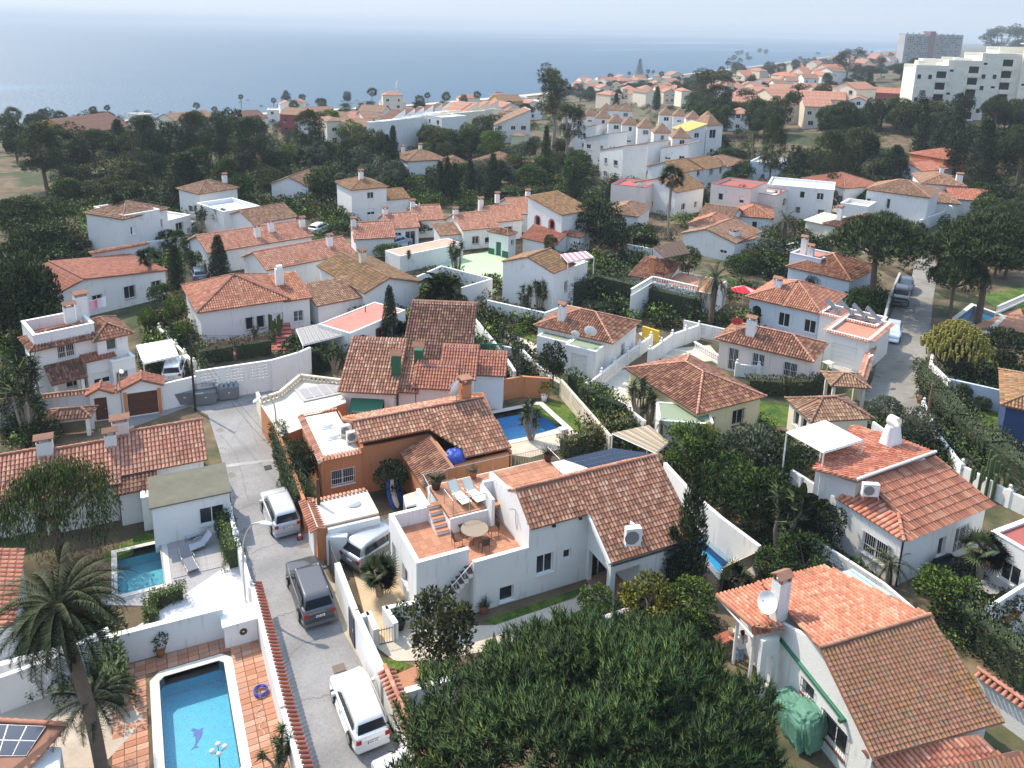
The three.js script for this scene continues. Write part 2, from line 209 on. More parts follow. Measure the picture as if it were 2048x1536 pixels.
function roofSlopes(b,W,D){
const o=b.over??0.28,s=b.pitch??0.36,h=b.h + 0.03,x0=-o,x1=W + o,z0=o,z1=-D - o,out=[],caps=[],P=(x,y,z)=>V(x,h + y,z),lo=-o*s;
const fx=V(0,-s,1),bx=V(0,-s,-1),lx=V(-1,-s,0),rx=V(1,-s,0);let gab=null;
switch(b.roof){
case 'hip':case 'pyr':{
const w=W + 2*o,d=D + 2*o,r=Math.min(w,d)/ 2,y=lo + r*s;
const[p,q]=w>=d?[P(x0 + r,y,(z0 + z1)/ 2),P(x1 - r,y,(z0 + z1)/ 2)]:[P((x0 + x1)/ 2,y,z0 - r),P((x0 + x1)/ 2,y,z1 + r)];
const a=P(x0,lo,z0),c=P(x1,lo,z0),e=P(x1,lo,z1),f=P(x0,lo,z1),same=p.distanceTo(q)<0.05;
if(w>=d)out.push([same?[a,c,q]:[a,c,q,p],fx],[[c,e,q],rx],[same?[e,f,p]:[e,f,p,q],bx],[[f,a,p],lx]),caps.push([a,p],[c,q],[e,q],[f,p]);
else out.push([[a,c,p],fx],[[c,e,q,p],rx],[[e,f,q],bx],[[f,a,p,q],lx]),caps.push([a,p],[c,p],[e,q],[f,q]);
if(!same)caps.push([p,q]);break;
}
case 'gx':{const m=b.ridge??0.5,zr=-D*m,yf=m*D*s,s2=yf /(D - m*D);const r0=P(x0,yf,zr),r1=P(x1,yf,zr);out.push([[P(x0,lo,z0),P(x1,lo,z0),r1,r0],fx],[[P(x1,-o*s2,z1),P(x0,-o*s2,z1),r0,r1],V(0,-s2,-1)]);caps.push([r0,r1]);gab={axis:'x',m,y:yf};break;}
case 'gz':{const m=b.ridge??0.5,xr=W*m,yf=m*W*s,s2=yf /(W - m*W);const r0=P(xr,yf,z0),r1=P(xr,yf,z1);out.push([[P(x0,lo,z1),P(x0,lo,z0),r0,r1],lx],[[P(x1,-o*s2,z0),P(x1,-o*s2,z1),r1,r0],V(1,-s2,0)]);caps.push([r0,r1]);gab={axis:'z',m,y:yf};break;}
case 'sf':{const y=D*s;out.push([[P(x0,lo,z0),P(x1,lo,z0),P(x1,y + o*s,z1),P(x0,y + o*s,z1)],fx]);gab={axis:'x',m:1,y};break;}
case 'sb':{const y=D*s;out.push([[P(x0,y + o*s,z0),P(x1,y + o*s,z0),P(x1,lo,z1),P(x0,lo,z1)],bx]);gab={axis:'x',m:0,y};break;}
case 'sl':{const y=W*s;out.push([[P(x0,lo,z1),P(x0,lo,z0),P(x1,y + o*s,z0),P(x1,y + o*s,z1)],lx]);gab={axis:'z',m:1,y};break;}
case 'sr':{const y=W*s;out.push([[P(x0,y + o*s,z0),P(x1,lo,z0),P(x1,lo,z1),P(x0,y + o*s,z1)],rx]);gab={axis:'z',m:0,y};break;}
}
return{out,caps,gab};
}
function house(spec){
const F0=frameOf(spec.blocks[0]),H=thing(spec.name??'house',spec.label,spec.cat??'house',F0.A,F0.turn,spec.group);H.updateMatrixWorld(true);
const inv=H.matrixWorld.clone().invert();H.userData_F=undefined;
const frames=spec.blocks.map((b,bi)=>{
const F=bi?frameOf({gy:b.own?undefined:F0.A.y,...b,turn:b.turn??(b.free?undefined:F0.turn)}):F0,M=inv.clone().multiply(basis(F.A,F.x,V(0,1,0),F.z));
if(b.len)F.W=b.len;block(H,b,F,M,spec);return{F,M};
});
if(spec.after)spec.after(H,frames);
return H;
}
function autoWins(k,L,b){const out=[];if(!b.auto.includes(k))return out;for(let y=0.95;y + 1.6<b.h + 0.3;y +=2.7){const n=Math.max(1,Math.floor(L / 3.1));for(let i=0;i<n;i++)out.push([k,(i + 0.5)/ n + rr(-0.05,0.05),y,pick([0.8,1.1,1.3]),pick([1.05,1.15]),pick(['w','w','g','sh','gi'])]);}return out;}
const FACE={f:(W,D)=>[basis(V(W / 2,0,0),V(1,0,0),V(0,1,0),V(0,0,1)),W],b:(W,D)=>[basis(V(W / 2,0,-D),V(-1,0,0),V(0,1,0),V(0,0,-1)),W],l:(W,D)=>[basis(V(0,0,-D / 2),V(0,0,1),V(0,1,0),V(-1,0,0)),D],r:(W,D)=>[basis(V(W,0,-D / 2),V(0,0,-1),V(0,1,0),V(1,0,0)),D]};
function block(Hs,b,F,M,spec){
const{W,D}=F,h=b.h,y0=b.y0??-0.4,t=0.2,wm=b.wall??spec.wall??mt.white,{out,caps,gab}=roofSlopes(b,W,D),flat=!b.roof||b.roof==='flat',ph=flat?b.ph??0.35:0;
const top=h + ph,walls=mb();
if(!b.nowall)for(const k of 'flrb'){
const[fm,L]=FACE[k](W,D),inset=k==='l'||k==='r'?t:0,a=-L / 2 + inset,c=L / 2 - inset,pts=[[a,y0],[c,y0]];
const yAt=(s)=>{if(!gab)return top;const along=(gab.axis==='x')===(k==='l'||k==='r');if(!along){const e=k==='f'||k==='l'?0:1;if(gab.m===e&&(gab.m===0||gab.m===1))return h + gab.y;return h;}const q=k==='f'?s / L + 0.5:k==='b'?0.5 - s / L:k==='l'?0.5 - s / L:s / L + 0.5;return h + gab.y*(q<=gab.m?(gab.m?q / gab.m:1):(1 - q)/(1 - gab.m));};
pts.push([c,yAt(c)]);
if(gab&&gab.m>0&&gab.m<1&&(gab.axis==='x')===(k==='l'||k==='r')){const s=k==='f'||k==='r'?(gab.m - 0.5)*L:(0.5 - gab.m)*L;pts.push([s,h + gab.y]);}
pts.push([a,yAt(a)]);
const sh=new THREE.Shape(pts.map((p)=>new THREE.Vector2(...p)));
for(const[wk,s,yb,ww,wh,kind,o]of[...(b.wins??[]),...(b.auto?autoWins(k,L,b):[])])if(wk===k){
const cx=clamp((s - 0.5)*L*(k==='l'||k==='b'?1:1),-L / 2 + ww / 2 + 0.25,L / 2 - ww / 2 - 0.25);
const hp=new THREE.Path();if(kind==='arch'){hp.moveTo(cx - ww / 2,yb);hp.lineTo(cx + ww / 2,yb);hp.lineTo(cx + ww / 2,yb + wh - ww / 2);hp.absarc(cx,yb + wh - ww / 2,ww / 2,0,Math.PI,false);hp.lineTo(cx - ww / 2,yb);}else{hp.moveTo(cx - ww / 2,yb);hp.lineTo(cx + ww / 2,yb);hp.lineTo(cx + ww / 2,yb + wh);hp.lineTo(cx - ww / 2,yb + wh);hp.lineTo(cx - ww / 2,yb);}
sh.holes.push(hp);windowUnit(Hs,M.clone().multiply(fm).multiply(M4().makeTranslation(cx,yb,0)),ww,wh,kind==='arch'?'hole':kind,o);
}
const g=new THREE.ExtrudeGeometry(sh,{depth:t,bevelEnabled:false,curveSegments:8});g.translate(0,0,-t);g.applyMatrix4(fm);walls.add(g);
}
if(b.nowall)for(const[x,z]of[[0.1,-0.1],[W - 0.1,-0.1],[W - 0.1,-D + 0.1],[0.1,-D + 0.1]])walls.box(x - 0.12,x + 0.12,y0,h,z - 0.12,z + 0.12);
walls.build(b.nowall?'posts':'wall',wm,Hs,M);
const o={pal:b.pal??spec.pal??'terra',sx:b.sx??0.235,len:b.tl??0.36,cap:b.cap??spec.cap};
if(flat){
const inn=b.nowall?0:t;mb().box(inn,W - inn,h - 0.2,h,-inn,-D + inn).build('roof',b.top??spec.top??mt.creamroof,Hs,M);
if(ph>0.05&&!b.nocap){const c=mb(),e=0.04;c.box(-e,W + e,top + 0.002,top + 0.06,-t - e,e).box(-e,W + e,top + 0.002,top + 0.06,-D - e,-D + t + e).box(-e,t + e,top + 0.002,top + 0.06,-D + t + e,-t - e).box(W - t - e,W + e,top + 0.002,top + 0.06,-D + t + e,-t - e);c.build('coping',b.capm??wm,Hs,M);}
if(b.edge){const list=[],q={...o,pal:b.edge,sx:0.235},e=0.32,y=top - 0.02,P=(x,z,yy)=>V(x,yy,z);for(const k of b.edges??'flrb'){const[p,dn]={f:[[P(0,e,y - 0.12),P(W,e,y - 0.12),P(W,-0.18,y + 0.08),P(0,-0.18,y + 0.08)],V(0,-0.4,1)],b:[[P(0,-D - e,y - 0.12),P(W,-D - e,y - 0.12),P(W,-D + 0.18,y + 0.08),P(0,-D + 0.18,y + 0.08)],V(0,-0.4,-1)],l:[[P(-e,0,y - 0.12),P(-e,-D,y - 0.12),P(0.18,-D,y + 0.08),P(0.18,0,y + 0.08)],V(-1,-0.4,0)],r:[[P(W + e,0,y - 0.12),P(W + e,-D,y - 0.12),P(W - 0.18,-D,y + 0.08),P(W - 0.18,0,y + 0.08)],V(1,-0.4,0)]}[k];tilePlane(p,dn,q,list);}
const em=new THREE.Group();em.name='tile_edging';em.applyMatrix4(M);Hs.add(em);putTiles(list,em);}
}else{
const far=proj(F.A)[2]>175;if(far)b={plain:1,slab:farRoof(o.pal),...b};
const R=mb(),list=[];for(const[p]of out)R.slab(p,0.09);const rf=R.build('roof',b.slab??mt.slabdark,Hs);rf.applyMatrix4(M);rf.updateMatrixWorld(true);
if(!b.plain){for(const[p,dn]of out)tilePlane(p,dn,o,list);for(const[a,c]of caps)ridgeTiles(a,c,o,list);putTiles(list,rf,{parts:b.parts,pal:o.pal});}
const fa=mb();for(const[p]of out)for(let i=0;i<p.length;i++){const a=p[i],c=p[(i + 1)% p.length];if(b.fascia&&Math.abs(a.y - c.y)>0.1&&gab){const d=0.02;fa.slab([a.clone().add(V(0,0.04,0)),c.clone().add(V(0,0.04,0)),c.clone().add(V(gab.axis==='x'?(a.x>W / 2?d:-d)*4:0,0.04,gab.axis==='z'?(a.z>-D / 2?d:-d)*4:0)),a.clone().add(V(gab.axis==='x'?(a.x>W / 2?d:-d)*4:0,0.04,gab.axis==='z'?(a.z>-D / 2?d:-d)*4:0))],0.22);}}
fa.build('fascia',mt.frame,Hs,M);
}
for(const c of b.ch??[])chimney(Hs,M,W*c[0],-D*c[1],h +(c[4]??0),c[2],c[3]??{});
}
const FR={};function farRoof(pal){return(FR[pal]??=S({color:PAL[pal].reduce((a,c)=>a.add(c),lin(0,0,0)).multiplyScalar(1 / PAL[pal].length),map:rep(FARTILE,1.9),roughness:0.9}));}
function chimney(parent,M,x,z,y,hh,o={}){
const w=o.w??0.35,k=mb().box(x - w,x + w,y - 0.2,y + hh,z - w*0.8,z + w*0.8),c=k.build('chimney',o.mat??mt.white,parent,M),cap=mb();
if(o.round){cap.add(new THREE.CylinderGeometry(w*0.95,w*0.95,w*1.5,14,1,true,0,Math.PI*1.0),M4().makeTranslation(x,y + hh,z).multiply(M4().makeRotationZ(Math.PI / 2)));}
else{for(const[i,j]of[[-1,-1],[1,-1],[-1,1],[1,1]])cap.box(x + i*w*0.75 - 0.06,x + i*w*0.75 + 0.06,y + hh,y + hh + 0.28,z + j*w*0.6 - 0.06,z + j*w*0.6 + 0.06);const p=[V(x - w - 0.12,y + hh + 0.27,z + w),V(x + w + 0.12,y + hh + 0.27,z + w),V(x + w + 0.12,y + hh + 0.5,z),V(x - w - 0.12,y + hh + 0.5,z)],q=[V(x - w - 0.12,y + hh + 0.27,z - w),V(x + w + 0.12,y + hh + 0.27,z - w),p[2],p[3]];cap.slab(p,0.06).slab(q,0.06);}
cap.build('chimney_cap',o.round?mt.white:o.capm??mt.slabdark,c,M);
}
function dish(parent,pos,r=0.45,dir=V(-0.3,0.45,-0.8),mat=mt.frame){
const p=[];for(let i=0;i<=8;i++)p.push([r*i / 8,0.22*r*(i / 8)**2*2]);for(let i=8;i>=0;i--)p.push([r*i / 8,0.22*r*(i / 8)**2*2 - 0.02]);
const q=new THREE.Quaternion().setFromUnitVectors(V(0,1,0),dir.clone().normalize()),m=M4().compose(pos,q,V(1,1,1)),d=mb().lathe(p,m,20).build('satellite_dish',mat,parent);
const f=pos.clone().addScaledVector(dir.clone().normalize(),r*1.1);mb().rod(pos.clone().add(V(0,-r*0.9,0)),f,0.02).rod(f,f.clone().addScaledVector(dir,0.1),0.05).rod(pos.clone().add(V(0,-r*1.6,0)),pos,0.03).build('arm',mt.steel,d);return d;
}
function wallAlong(label,pts,h,o={}){
const P=pts.map(([u,v,hh])=>o.world?V(u,0,v):o.topPix?gp(u,v,hh??h):gp(u,v,0));P.forEach((p)=>(p.y=T(p.x,p.z)));
const W0=thing(o.name??'garden_wall',label,o.cat??'wall',P[0].clone(),0,o.group),b=mb(),cap=mb(),t=o.t??0.24,tiles=[],holes=mb(),L0=[];
for(let i=0;i + 1<P.length;i++){
const a=P[i].clone().sub(P[0]),c=P[i + 1].clone().sub(P[0]),x=c.clone().sub(a).setY(0),L=x.length();x.normalize();const z=x.clone().cross(V(0,1,0)),M=basis(V(a.x,Math.min(a.y,c.y),a.z),x,V(0,1,0),z),h0=pts[i][2]??h,h1=pts[i + 1][2]??h;
const n=o.step?Math.max(1,Math.round(L / o.step)):1;
const sh=new THREE.Shape([[0 -(i?t / 2:0),-0.5],[L,-0.5],[L,h1],[0 -(i?t / 2:0),h0]].map((q)=>new THREE.Vector2(...q)));
if(o.breeze){
const[yb,yt,cell,panel]=o.breeze,np=Math.max(1,Math.round(L / panel)),pw=L / np,nc=Math.max(1,Math.floor((pw - 0.35)/ cell)),nr=Math.max(1,Math.round((yt - yb)/ cell));
for(let k=0;k<np;k++)for(let r=0;r<nr;r++)for(let q=0;q<nc;q++){const cx=k*pw +(pw - nc*cell)/ 2 +(q + 0.5)*cell,cy=yb +(r + 0.5)*(yt - yb)/ nr,s=cell*0.30;const hp=new THREE.Path([[cx - s,cy - s],[cx + s,cy - s],[cx + s,cy + s],[cx - s,cy + s]].map((w)=>new THREE.Vector2(...w)));sh.holes.push(hp);holes.box(cx - s*0.42,cx + s*0.42,cy - s*0.42,cy + s*0.42,-0.06,0.06,M);holes.box(cx - 0.02,cx + 0.02,cy - s,cy - s*0.42,-0.05,0.05,M).box(cx - 0.02,cx + 0.02,cy + s*0.42,cy + s,-0.05,0.05,M);}
}
const g=new THREE.ExtrudeGeometry(sh,{depth:t,bevelEnabled:false});g.translate(0,0,-t / 2);b.add(g,M);L0.push([M,L,h0,h1]);
if(o.cap==='plain')cap.add((()=>{const e=0.04,s2=new THREE.Shape([[0,h0 + 0.002],[L + e,h1 + 0.002],[L + e,h1 + 0.06],[0,h0 + 0.06]].map((q)=>new THREE.Vector2(...q))),gg=new THREE.ExtrudeGeometry(s2,{depth:t + 2*e,bevelEnabled:false});gg.translate(0,0,-t / 2 - e);return gg;})(),M);
if(o.cap==='tile'){const k=Math.round(L / 0.25),cl=(s,zz,dy)=>V(s,mix(h0,h1,s / L)+ dy,zz).applyMatrix4(M);for(let q=0;q<k;q++)for(const e of[-1,1]){const s=(q + 0.5)*L / k,p=cl(s,e*0.16,0.07),dn=z.clone().multiplyScalar(e).add(V(0,-0.45,0)).normalize(),n=V(0,1,0).addScaledVector(dn,-dn.y).normalize();tiles.push({p,ac:n.clone().cross(dn),n,dn,s:1,tw:rr(-0.04,0.04),c:tileColor(o.pal??'terra',p)});}const pa=cl(0,0,0.14),pc=cl(L,0,0.14);ridgeTiles(pa,pc,{pal:o.pal??'terra'},tiles,1.2);cap.box(0,L,Math.min(h0,h1)- 0.02,Math.min(h0,h1)+ 0.05,-t / 2 - 0.1,t / 2 + 0.1,M);}
if(o.posts){const n2=Math.max(1,Math.round(L / o.posts));for(let q=0;q<=n2;q++)if(q||!i){const s=q*L / n2,hh=mix(h0,h1,s / L);cap.box(s - 0.16,s + 0.16,-0.3,hh + 0.14,-0.16,0.16,M).add(new THREE.ConeGeometry(0.2,0.16,4,1),M.clone().multiply(M4().makeTranslation(s,hh + 0.22,0)).multiply(M4().makeRotationY(Math.PI / 4))).add(new THREE.SphereGeometry(0.12,8,6),M.clone().multiply(M4().makeTranslation(s,hh + 0.38,0)));}}
if(o.balusters){const y=h0;for(let s=0.16;s<L - 0.1;s +=0.3)cap.lathe([[0.04,y + 0.1],[0.09,y + 0.25],[0.045,y + 0.42],[0.085,y + 0.52],[0.04,y + 0.72]],M.clone().multiply(M4().makeTranslation(s,0,0)),6);cap.box(0,L,y + 0.7,y + 0.82,-0.12,0.12,M).box(0,L,y + 0.03,y + 0.1,-0.1,0.1,M);}
}
b.build(o.part??'wall',o.mat??mt.white,W0);holes.build('openwork',o.mat??mt.white,W0);
cap.build(o.balusters?'balustrade':o.posts?'pillars':'coping',o.capm??(o.cap==='tile'?mt.slabdark:o.mat??mt.white),W0);if(tiles.length){if(o.single){for(const t2 of tiles){const x=mesh('coping_tile',TILE,(o.tm??=S({color:lin(0.36,0.11,0.07),map:tileMat.map})),W0);x.applyMatrix4(tileMatrix(t2));}}else{putTiles(tiles,W0);W0.children[W0.children.length - 1].name='coping_tiles';}}
if(o.after)o.after(W0,L0);
return W0;
}
function patch(name,pts,y,mat,o={}){const P=pts.map(([u,v])=>gp(u,v,y)),b=mb();b.prism(P.map((p)=>[p.x,p.z]),y - 0.3,y,o.holes?.map((h)=>h.map(([u,v])=>{const q=gp(u,v,y);return[q.x,q.z];})));const m=mesh(name,b.geo(),mat,scene);m.userData.kind='structure';return m;}
const leafMat=S({color:0xffffff,vertexColors:true,roughness:0.75,side:THREE.DoubleSide});
const leafThin=new THREE.MeshPhysicalMaterial({color:0xffffff,vertexColors:true,roughness:0.95,transmission:0.3,thickness:0,side:THREE.DoubleSide,specularIntensity:0.3});
class Leaves{
constructor(){this.p=[];this.n=[];this.c=[];}
tri(a,b,c,n,col){for(const q of[a,b,c]){this.p.push(q.x,q.y,q.z);this.n.push(n.x,n.y,n.z);this.c.push(col[0],col[1],col[2]);}}
leaf(p,d,side,L,W,col,up){const m=p.clone().addScaledVector(d,L*0.45),e=p.clone().addScaledVector(d,L),a=m.clone().addScaledVector(side,W / 2),b=m.clone().addScaledVector(side,-W / 2),n=up;this.tri(p,a,e,n,col);this.tri(p,e,b,n,col);}
blade(p,d,side,L,W,col,n){this.tri(p.clone().addScaledVector(side,W / 2),p.clone().addScaledVector(side,-W / 2),p.clone().addScaledVector(d,L),n,col);}
geo(){const g=new THREE.BufferGeometry();g.setAttribute('position',new THREE.Float32BufferAttribute(this.p,3));g.setAttribute('normal',new THREE.Float32BufferAttribute(this.n,3));g.setAttribute('color',new THREE.Float32BufferAttribute(this.c,3));return g;}
}
function dirR(r){const y=r()*2 - 1,a=r()*6.2832,s=Math.sqrt(1 - y*y);return V(Math.cos(a)*s,y,Math.sin(a)*s);}
const shadeCol=(cols,r)=>{const c=cols[Math.floor(r()*cols.length)],k=0.75 + 0.5*r();return[c[0]*k,c[1]*k,c[2]*k];};
const GREEN={pine:[[0.045,0.082,0.022],[0.06,0.10,0.026],[0.085,0.12,0.032],[0.035,0.065,0.02]],dark:[[0.030,0.055,0.02],[0.042,0.068,0.024],[0.058,0.08,0.028]],mid:[[0.065,0.12,0.026],[0.095,0.155,0.034],[0.05,0.095,0.024]],bright:[[0.12,0.20,0.03],[0.16,0.24,0.035],[0.08,0.15,0.025]],olive:[[0.10,0.115,0.04],[0.13,0.14,0.05],[0.07,0.09,0.03]],yellow:[[0.24,0.24,0.03],[0.17,0.2,0.03],[0.3,0.26,0.035]],silver:[[0.13,0.16,0.10],[0.17,0.2,0.13],[0.1,0.13,0.08]],rust:[[0.13,0.09,0.03],[0.10,0.08,0.03],[0.07,0.08,0.025]],purple:[[0.16,0.03,0.12],[0.05,0.06,0.02],[0.04,0.05,0.02],[0.12,0.025,0.08]],palm:[[0.07,0.105,0.03],[0.10,0.135,0.045],[0.055,0.085,0.028]],date:[[0.085,0.105,0.05],[0.115,0.135,0.07],[0.06,0.08,0.035]],dry:[[0.22,0.15,0.07],[0.16,0.11,0.05]]};
const mixc=(...k)=>k.flatMap((x)=>GREEN[x]);
function clumpLeaves(L,clumps,per,len,wid,cols,r,o={}){
for(const[c,cr]of clumps){
const tone=0.8 + 0.4*r(),n=Math.round(per*(o.even?1:0.6 + cr*cr /(o.ref??1)));
for(let i=0;i<n;i++){
const d=dirR(r);if(d.y<(o.floor??-0.75))d.y=-d.y*0.5;d.normalize();const p=c.clone().addScaledVector(d,cr*(0.55 + 0.48*Math.sqrt(r()))*(o.sq?1:1));if(o.flat)p.y=c.y +(p.y - c.y)*o.flat;
const g=dirR(r).multiplyScalar(o.wild??0.8).add(d).add(V(0,o.up??0.15,0)).normalize(),s=dirR(r).cross(g).normalize(),nn=g.clone().cross(s).normalize();if(nn.dot(d)<0)nn.negate();nn.lerp(d,0.45).normalize();
const k=shadeCol(cols,r).map((x)=>x*tone),q=0.7 + 0.6*r();
if(o.blade)for(let b=0;b<o.blade;b++){const g2=g.clone().addScaledVector(dirR(r),0.55).normalize();L.blade(p,g2,dirR(r).cross(g2).normalize(),len*q,wid,k,nn);}else L.leaf(p,g,s,len*q,wid*q,k,nn);
}
}
}
const PROTO={};
function proto(kind,variant,make){const key=kind + variant;return PROTO[key]??(PROTO[key]=make(RNG(1000 + variant*77 + kind.length*13 + kind.charCodeAt(0))));}
function limb(b,a,c,r0,r1,bend=0.15,r=rnd){const L=a.distanceTo(c),m=a.clone().lerp(c,0.5).add(V((r()- 0.5)*L*bend,(r()- 0.3)*L*bend,(r()- 0.5)*L*bend)),k=[a,a.clone().lerp(m,0.5).lerp(m,0.2),m,c.clone().lerp(m,0.4),c],cv=new THREE.CatmullRomCurve3([a,m,c]);let q=a,n=4;for(let i=1;i<=n;i++){const w=cv.getPoint(i / n);b.rod(q,w,mix(r0,r1,(i - 1)/ n),mix(r0,r1,i / n),7);q=w;}return k;}
const KIND={
umbrella_pine(r,o){
const h=10,R=4.6,b=mb(),L=new Leaves(),cl=[],hub=V((r()- 0.5)*0.8,h*0.5,(r()- 0.5)*0.8);limb(b,V(0,-0.3,0),hub,0.36,0.25,0.1,r);
for(let i=0;i<72;i++){const a=i*2.39996,q=Math.sqrt((i + 0.5)/ 72),x=Math.cos(a)*q*R*(0.9 + 0.2*r()),z=Math.sin(a)*q*R*(0.9 + 0.2*r()),y=h*0.93 - 2.5*q*q +(r()- 0.5)*0.6 -(r()<0.25?0.7:0);cl.push([V(x,y - 0.6,z),0.75 + 0.45*r()]);if(i % 5===0)limb(b,hub,V(x*0.85,y - 0.9,z*0.85),0.15,0.05,0.2,r);}
clumpLeaves(L,cl,110,0.42,0.085,GREEN.pine,r,{blade:3,up:0.55,ref:1.2,flat:0.8});return{parts:[['trunk',b.geo(),mt.bark],['crown',L.geo(),leafMat]],h,r:R + 0.7};
},
pine(r){
const h=12,R=3.4,b=mb(),L=new Leaves(),cl=[];limb(b,V(0,-0.3,0),V(0.3,h*0.85,0.2),0.3,0.08,0.06,r);
for(let i=0;i<52;i++){const y=0.32 + 0.66*r(),w=Math.sin(Math.PI*Math.pow((y - 0.25)/ 0.8,0.8))*R,a=r()*6.28,q=0.45 + 0.55*r(),p=V(Math.cos(a)*w*q,y*h,Math.sin(a)*w*q);cl.push([p,0.6 + 0.55*r()]);if(i % 5===0)limb(b,V(0.2,y*h - 1,0.1),p,0.1,0.03,0.2,r);}
clumpLeaves(L,cl,90,0.4,0.07,mixc('pine','pine','olive'),r,{blade:3,up:0.5,ref:1.1});return{parts:[['trunk',b.geo(),mt.bark],['crown',L.geo(),leafMat]],h:h*1.02,r:R + 0.6};
},
cypress(r,o){
const h=8,L=new Leaves(),b=mb().rod(V(0,-0.3,0),V(0,h*0.8,0),0.12,0.03),cl=[],ex=o?.fat??1;for(let i=0;i<70;i++){const y=(i + 0.5)/ 70,w=0.72*Math.pow(Math.sin(Math.PI*Math.pow(mix(0.10,1,y),0.62)),0.75)*ex,a=i*2.4,q=0.55 + 0.25*r();cl.push([V(Math.cos(a)*w*q,0.25 + y*(h - 0.6),Math.sin(a)*w*q),0.16 + w*0.36]);}
clumpLeaves(L,cl,50,0.34,0.08,mixc('dark','dark','pine'),r,{up:1.5,wild:0.5,ref:0.2});return{parts:[['trunk',b.geo(),mt.bark],['crown',L.geo(),leafMat]],h,r:0.95*ex};
},
broadleaf(r,o={}){
const h=5,R=2.1,b=mb(),L=new Leaves(),cl=[];limb(b,V(0,-0.2,0),V(0.1,h*0.5,0),0.15,0.09,0.1,r);
for(let i=0;i<34;i++){const d=dirR(r);d.y=d.y*0.9 + 0.1;const p=V(d.x*R*0.8,h*0.6 + d.y*h*0.32,d.z*R*0.8).multiplyScalar(1);cl.push([p,0.42 + 0.35*r()]);if(i % 6===0)limb(b,V(0.1,h*0.45,0),p,0.06,0.02,0.2,r);}
clumpLeaves(L,cl,75,0.26,0.13,GREEN[o.c??'mid'],r,{ref:0.4,up:0.2});return{parts:[['trunk',b.geo(),mt.bark],['crown',L.geo(),leafThin]],h,r:R + 0.25};
},
pepper(r){
const h=7,R=4.2,b=mb(),L=new Leaves();limb(b,V(0,-0.2,0),V(0.3,2.8,0),0.35,0.22,0.2,r);
for(let i=0;i<150;i++){const a=r()*6.28,q=Math.sqrt(r()),y=3.2 + 3.3*Math.sqrt(Math.max(0,1 - q*q*0.9))*(0.75 + 0.3*r()),c=V(Math.cos(a)*q*R*0.9,y,Math.sin(a)*q*R*0.9);if(i % 14===0)limb(b,V(0.3,2.6,0),c,0.14,0.04,0.25,r);const tone=0.8 + 0.4*r();
for(let k=0;k<75;k++){const d=dirR(r),p=c.clone().add(V(d.x*0.55,d.y*0.35 - Math.pow(r(),1.5)*(0.8 + q*1.6),d.z*0.55)),g=V(d.x*0.5,-0.9,d.z*0.5).normalize(),s=dirR(r).cross(g).normalize(),nn=V(d.x,0.6,d.z).normalize();L.leaf(p,g,s,0.32,0.07,shadeCol(mixc('mid','olive','bright'),r).map((x)=>x*tone*0.8),nn);}}
return{parts:[['trunk',b.geo(),mt.bark],['crown',L.geo(),leafThin]],h:6.9,r:R + 0.4};
},
eucalyptus(r){
const h=18,b=mb(),L=new Leaves(),cl=[],fork=V(0.4,h*0.3,0.2);limb(b,V(0,-0.3,0),fork,0.45,0.33,0.06,r);
for(let i=0;i<9;i++){const a=r()*6.28,q=1 + 2.6*r(),y=h*(0.5 + 0.46*r()),p=V(Math.cos(a)*q,y,Math.sin(a)*q);limb(b,fork,p,0.2,0.04,0.16,r);for(let k=0;k<6;k++)cl.push([p.clone().add(V((r()- 0.5)*2.4,(r()- 0.65)*3.6,(r()- 0.5)*2.4)),0.5 + 0.5*r()]);}
clumpLeaves(L,cl,110,0.5,0.11,mixc('olive','rust','mid','olive'),r,{up:-0.5,ref:0.8});return{parts:[['trunk',b.geo(),mt.palebark],['crown',L.geo(),leafThin]],h:h*0.99,r:4.2};
},
conifer(r){const h=9,b=mb().rod(V(0,-0.3,0),V(0,h*0.95,0),0.18,0.02),L=new Leaves(),cl=[];for(let i=0;i<60;i++){const y=0.08 + 0.9*Math.pow(i / 60,0.9),w=2.0*Math.pow(1 - y,0.75)+ 0.15,a=i*2.4 + r(),p=V(Math.cos(a)*w*0.75,y*h,Math.sin(a)*w*0.75);cl.push([p,0.2 + w*0.3]);}clumpLeaves(L,cl,60,0.34,0.08,GREEN.dark,r,{up:0.5,ref:0.3,blade:2});return{parts:[['trunk',b.geo(),mt.bark],['crown',L.geo(),leafMat]],h:h*1.0,r:1.9};},
norfolk_pine(r){const h=20,b=mb().rod(V(0,-0.3,0),V(0,h,0),0.3,0.03),L=new Leaves();for(let t=0;t<15;t++){const y=3 + t*1.12,w=3.6*(1 -(y - 2)/(h - 0.5))+ 0.3;for(let k=0;k<7;k++){const a=k*0.9 + t*0.4,d=V(Math.cos(a),0.12,Math.sin(a));b.rod(V(0,y,0),d.clone().multiplyScalar(w).add(V(0,y,0)),0.05,0.02,4);for(let q=0;q<34;q++){const p=d.clone().multiplyScalar(w*(0.15 + 0.85*q / 34)).add(V(0,y,0));L.blade(p,dirR(r).add(V(0,0.6,0)).normalize(),d,0.7,0.3,shadeCol(GREEN.dark,r),V(0,1,0));}}}return{parts:[['trunk',b.geo(),mt.bark],['crown',L.geo(),leafMat]],h,r:3.7};},
date_palm(r,o={}){
const H=o.h??7,F=o.n??46,R=3.2,b=mb(),L=new Leaves(),lean=o.lean??V(0.2,0,0.1),top=V(lean.x,H,lean.z);b.tube([V(0,-0.3,0),V(lean.x*0.25,H*0.45,lean.z*0.3),top],o.tr??0.22,9,20);b.lathe([[o.tr??0.22,-0.9],[0.42,-0.25],[0.3,0.25],[0.02,0.5]],M4().setPosition(top),9);
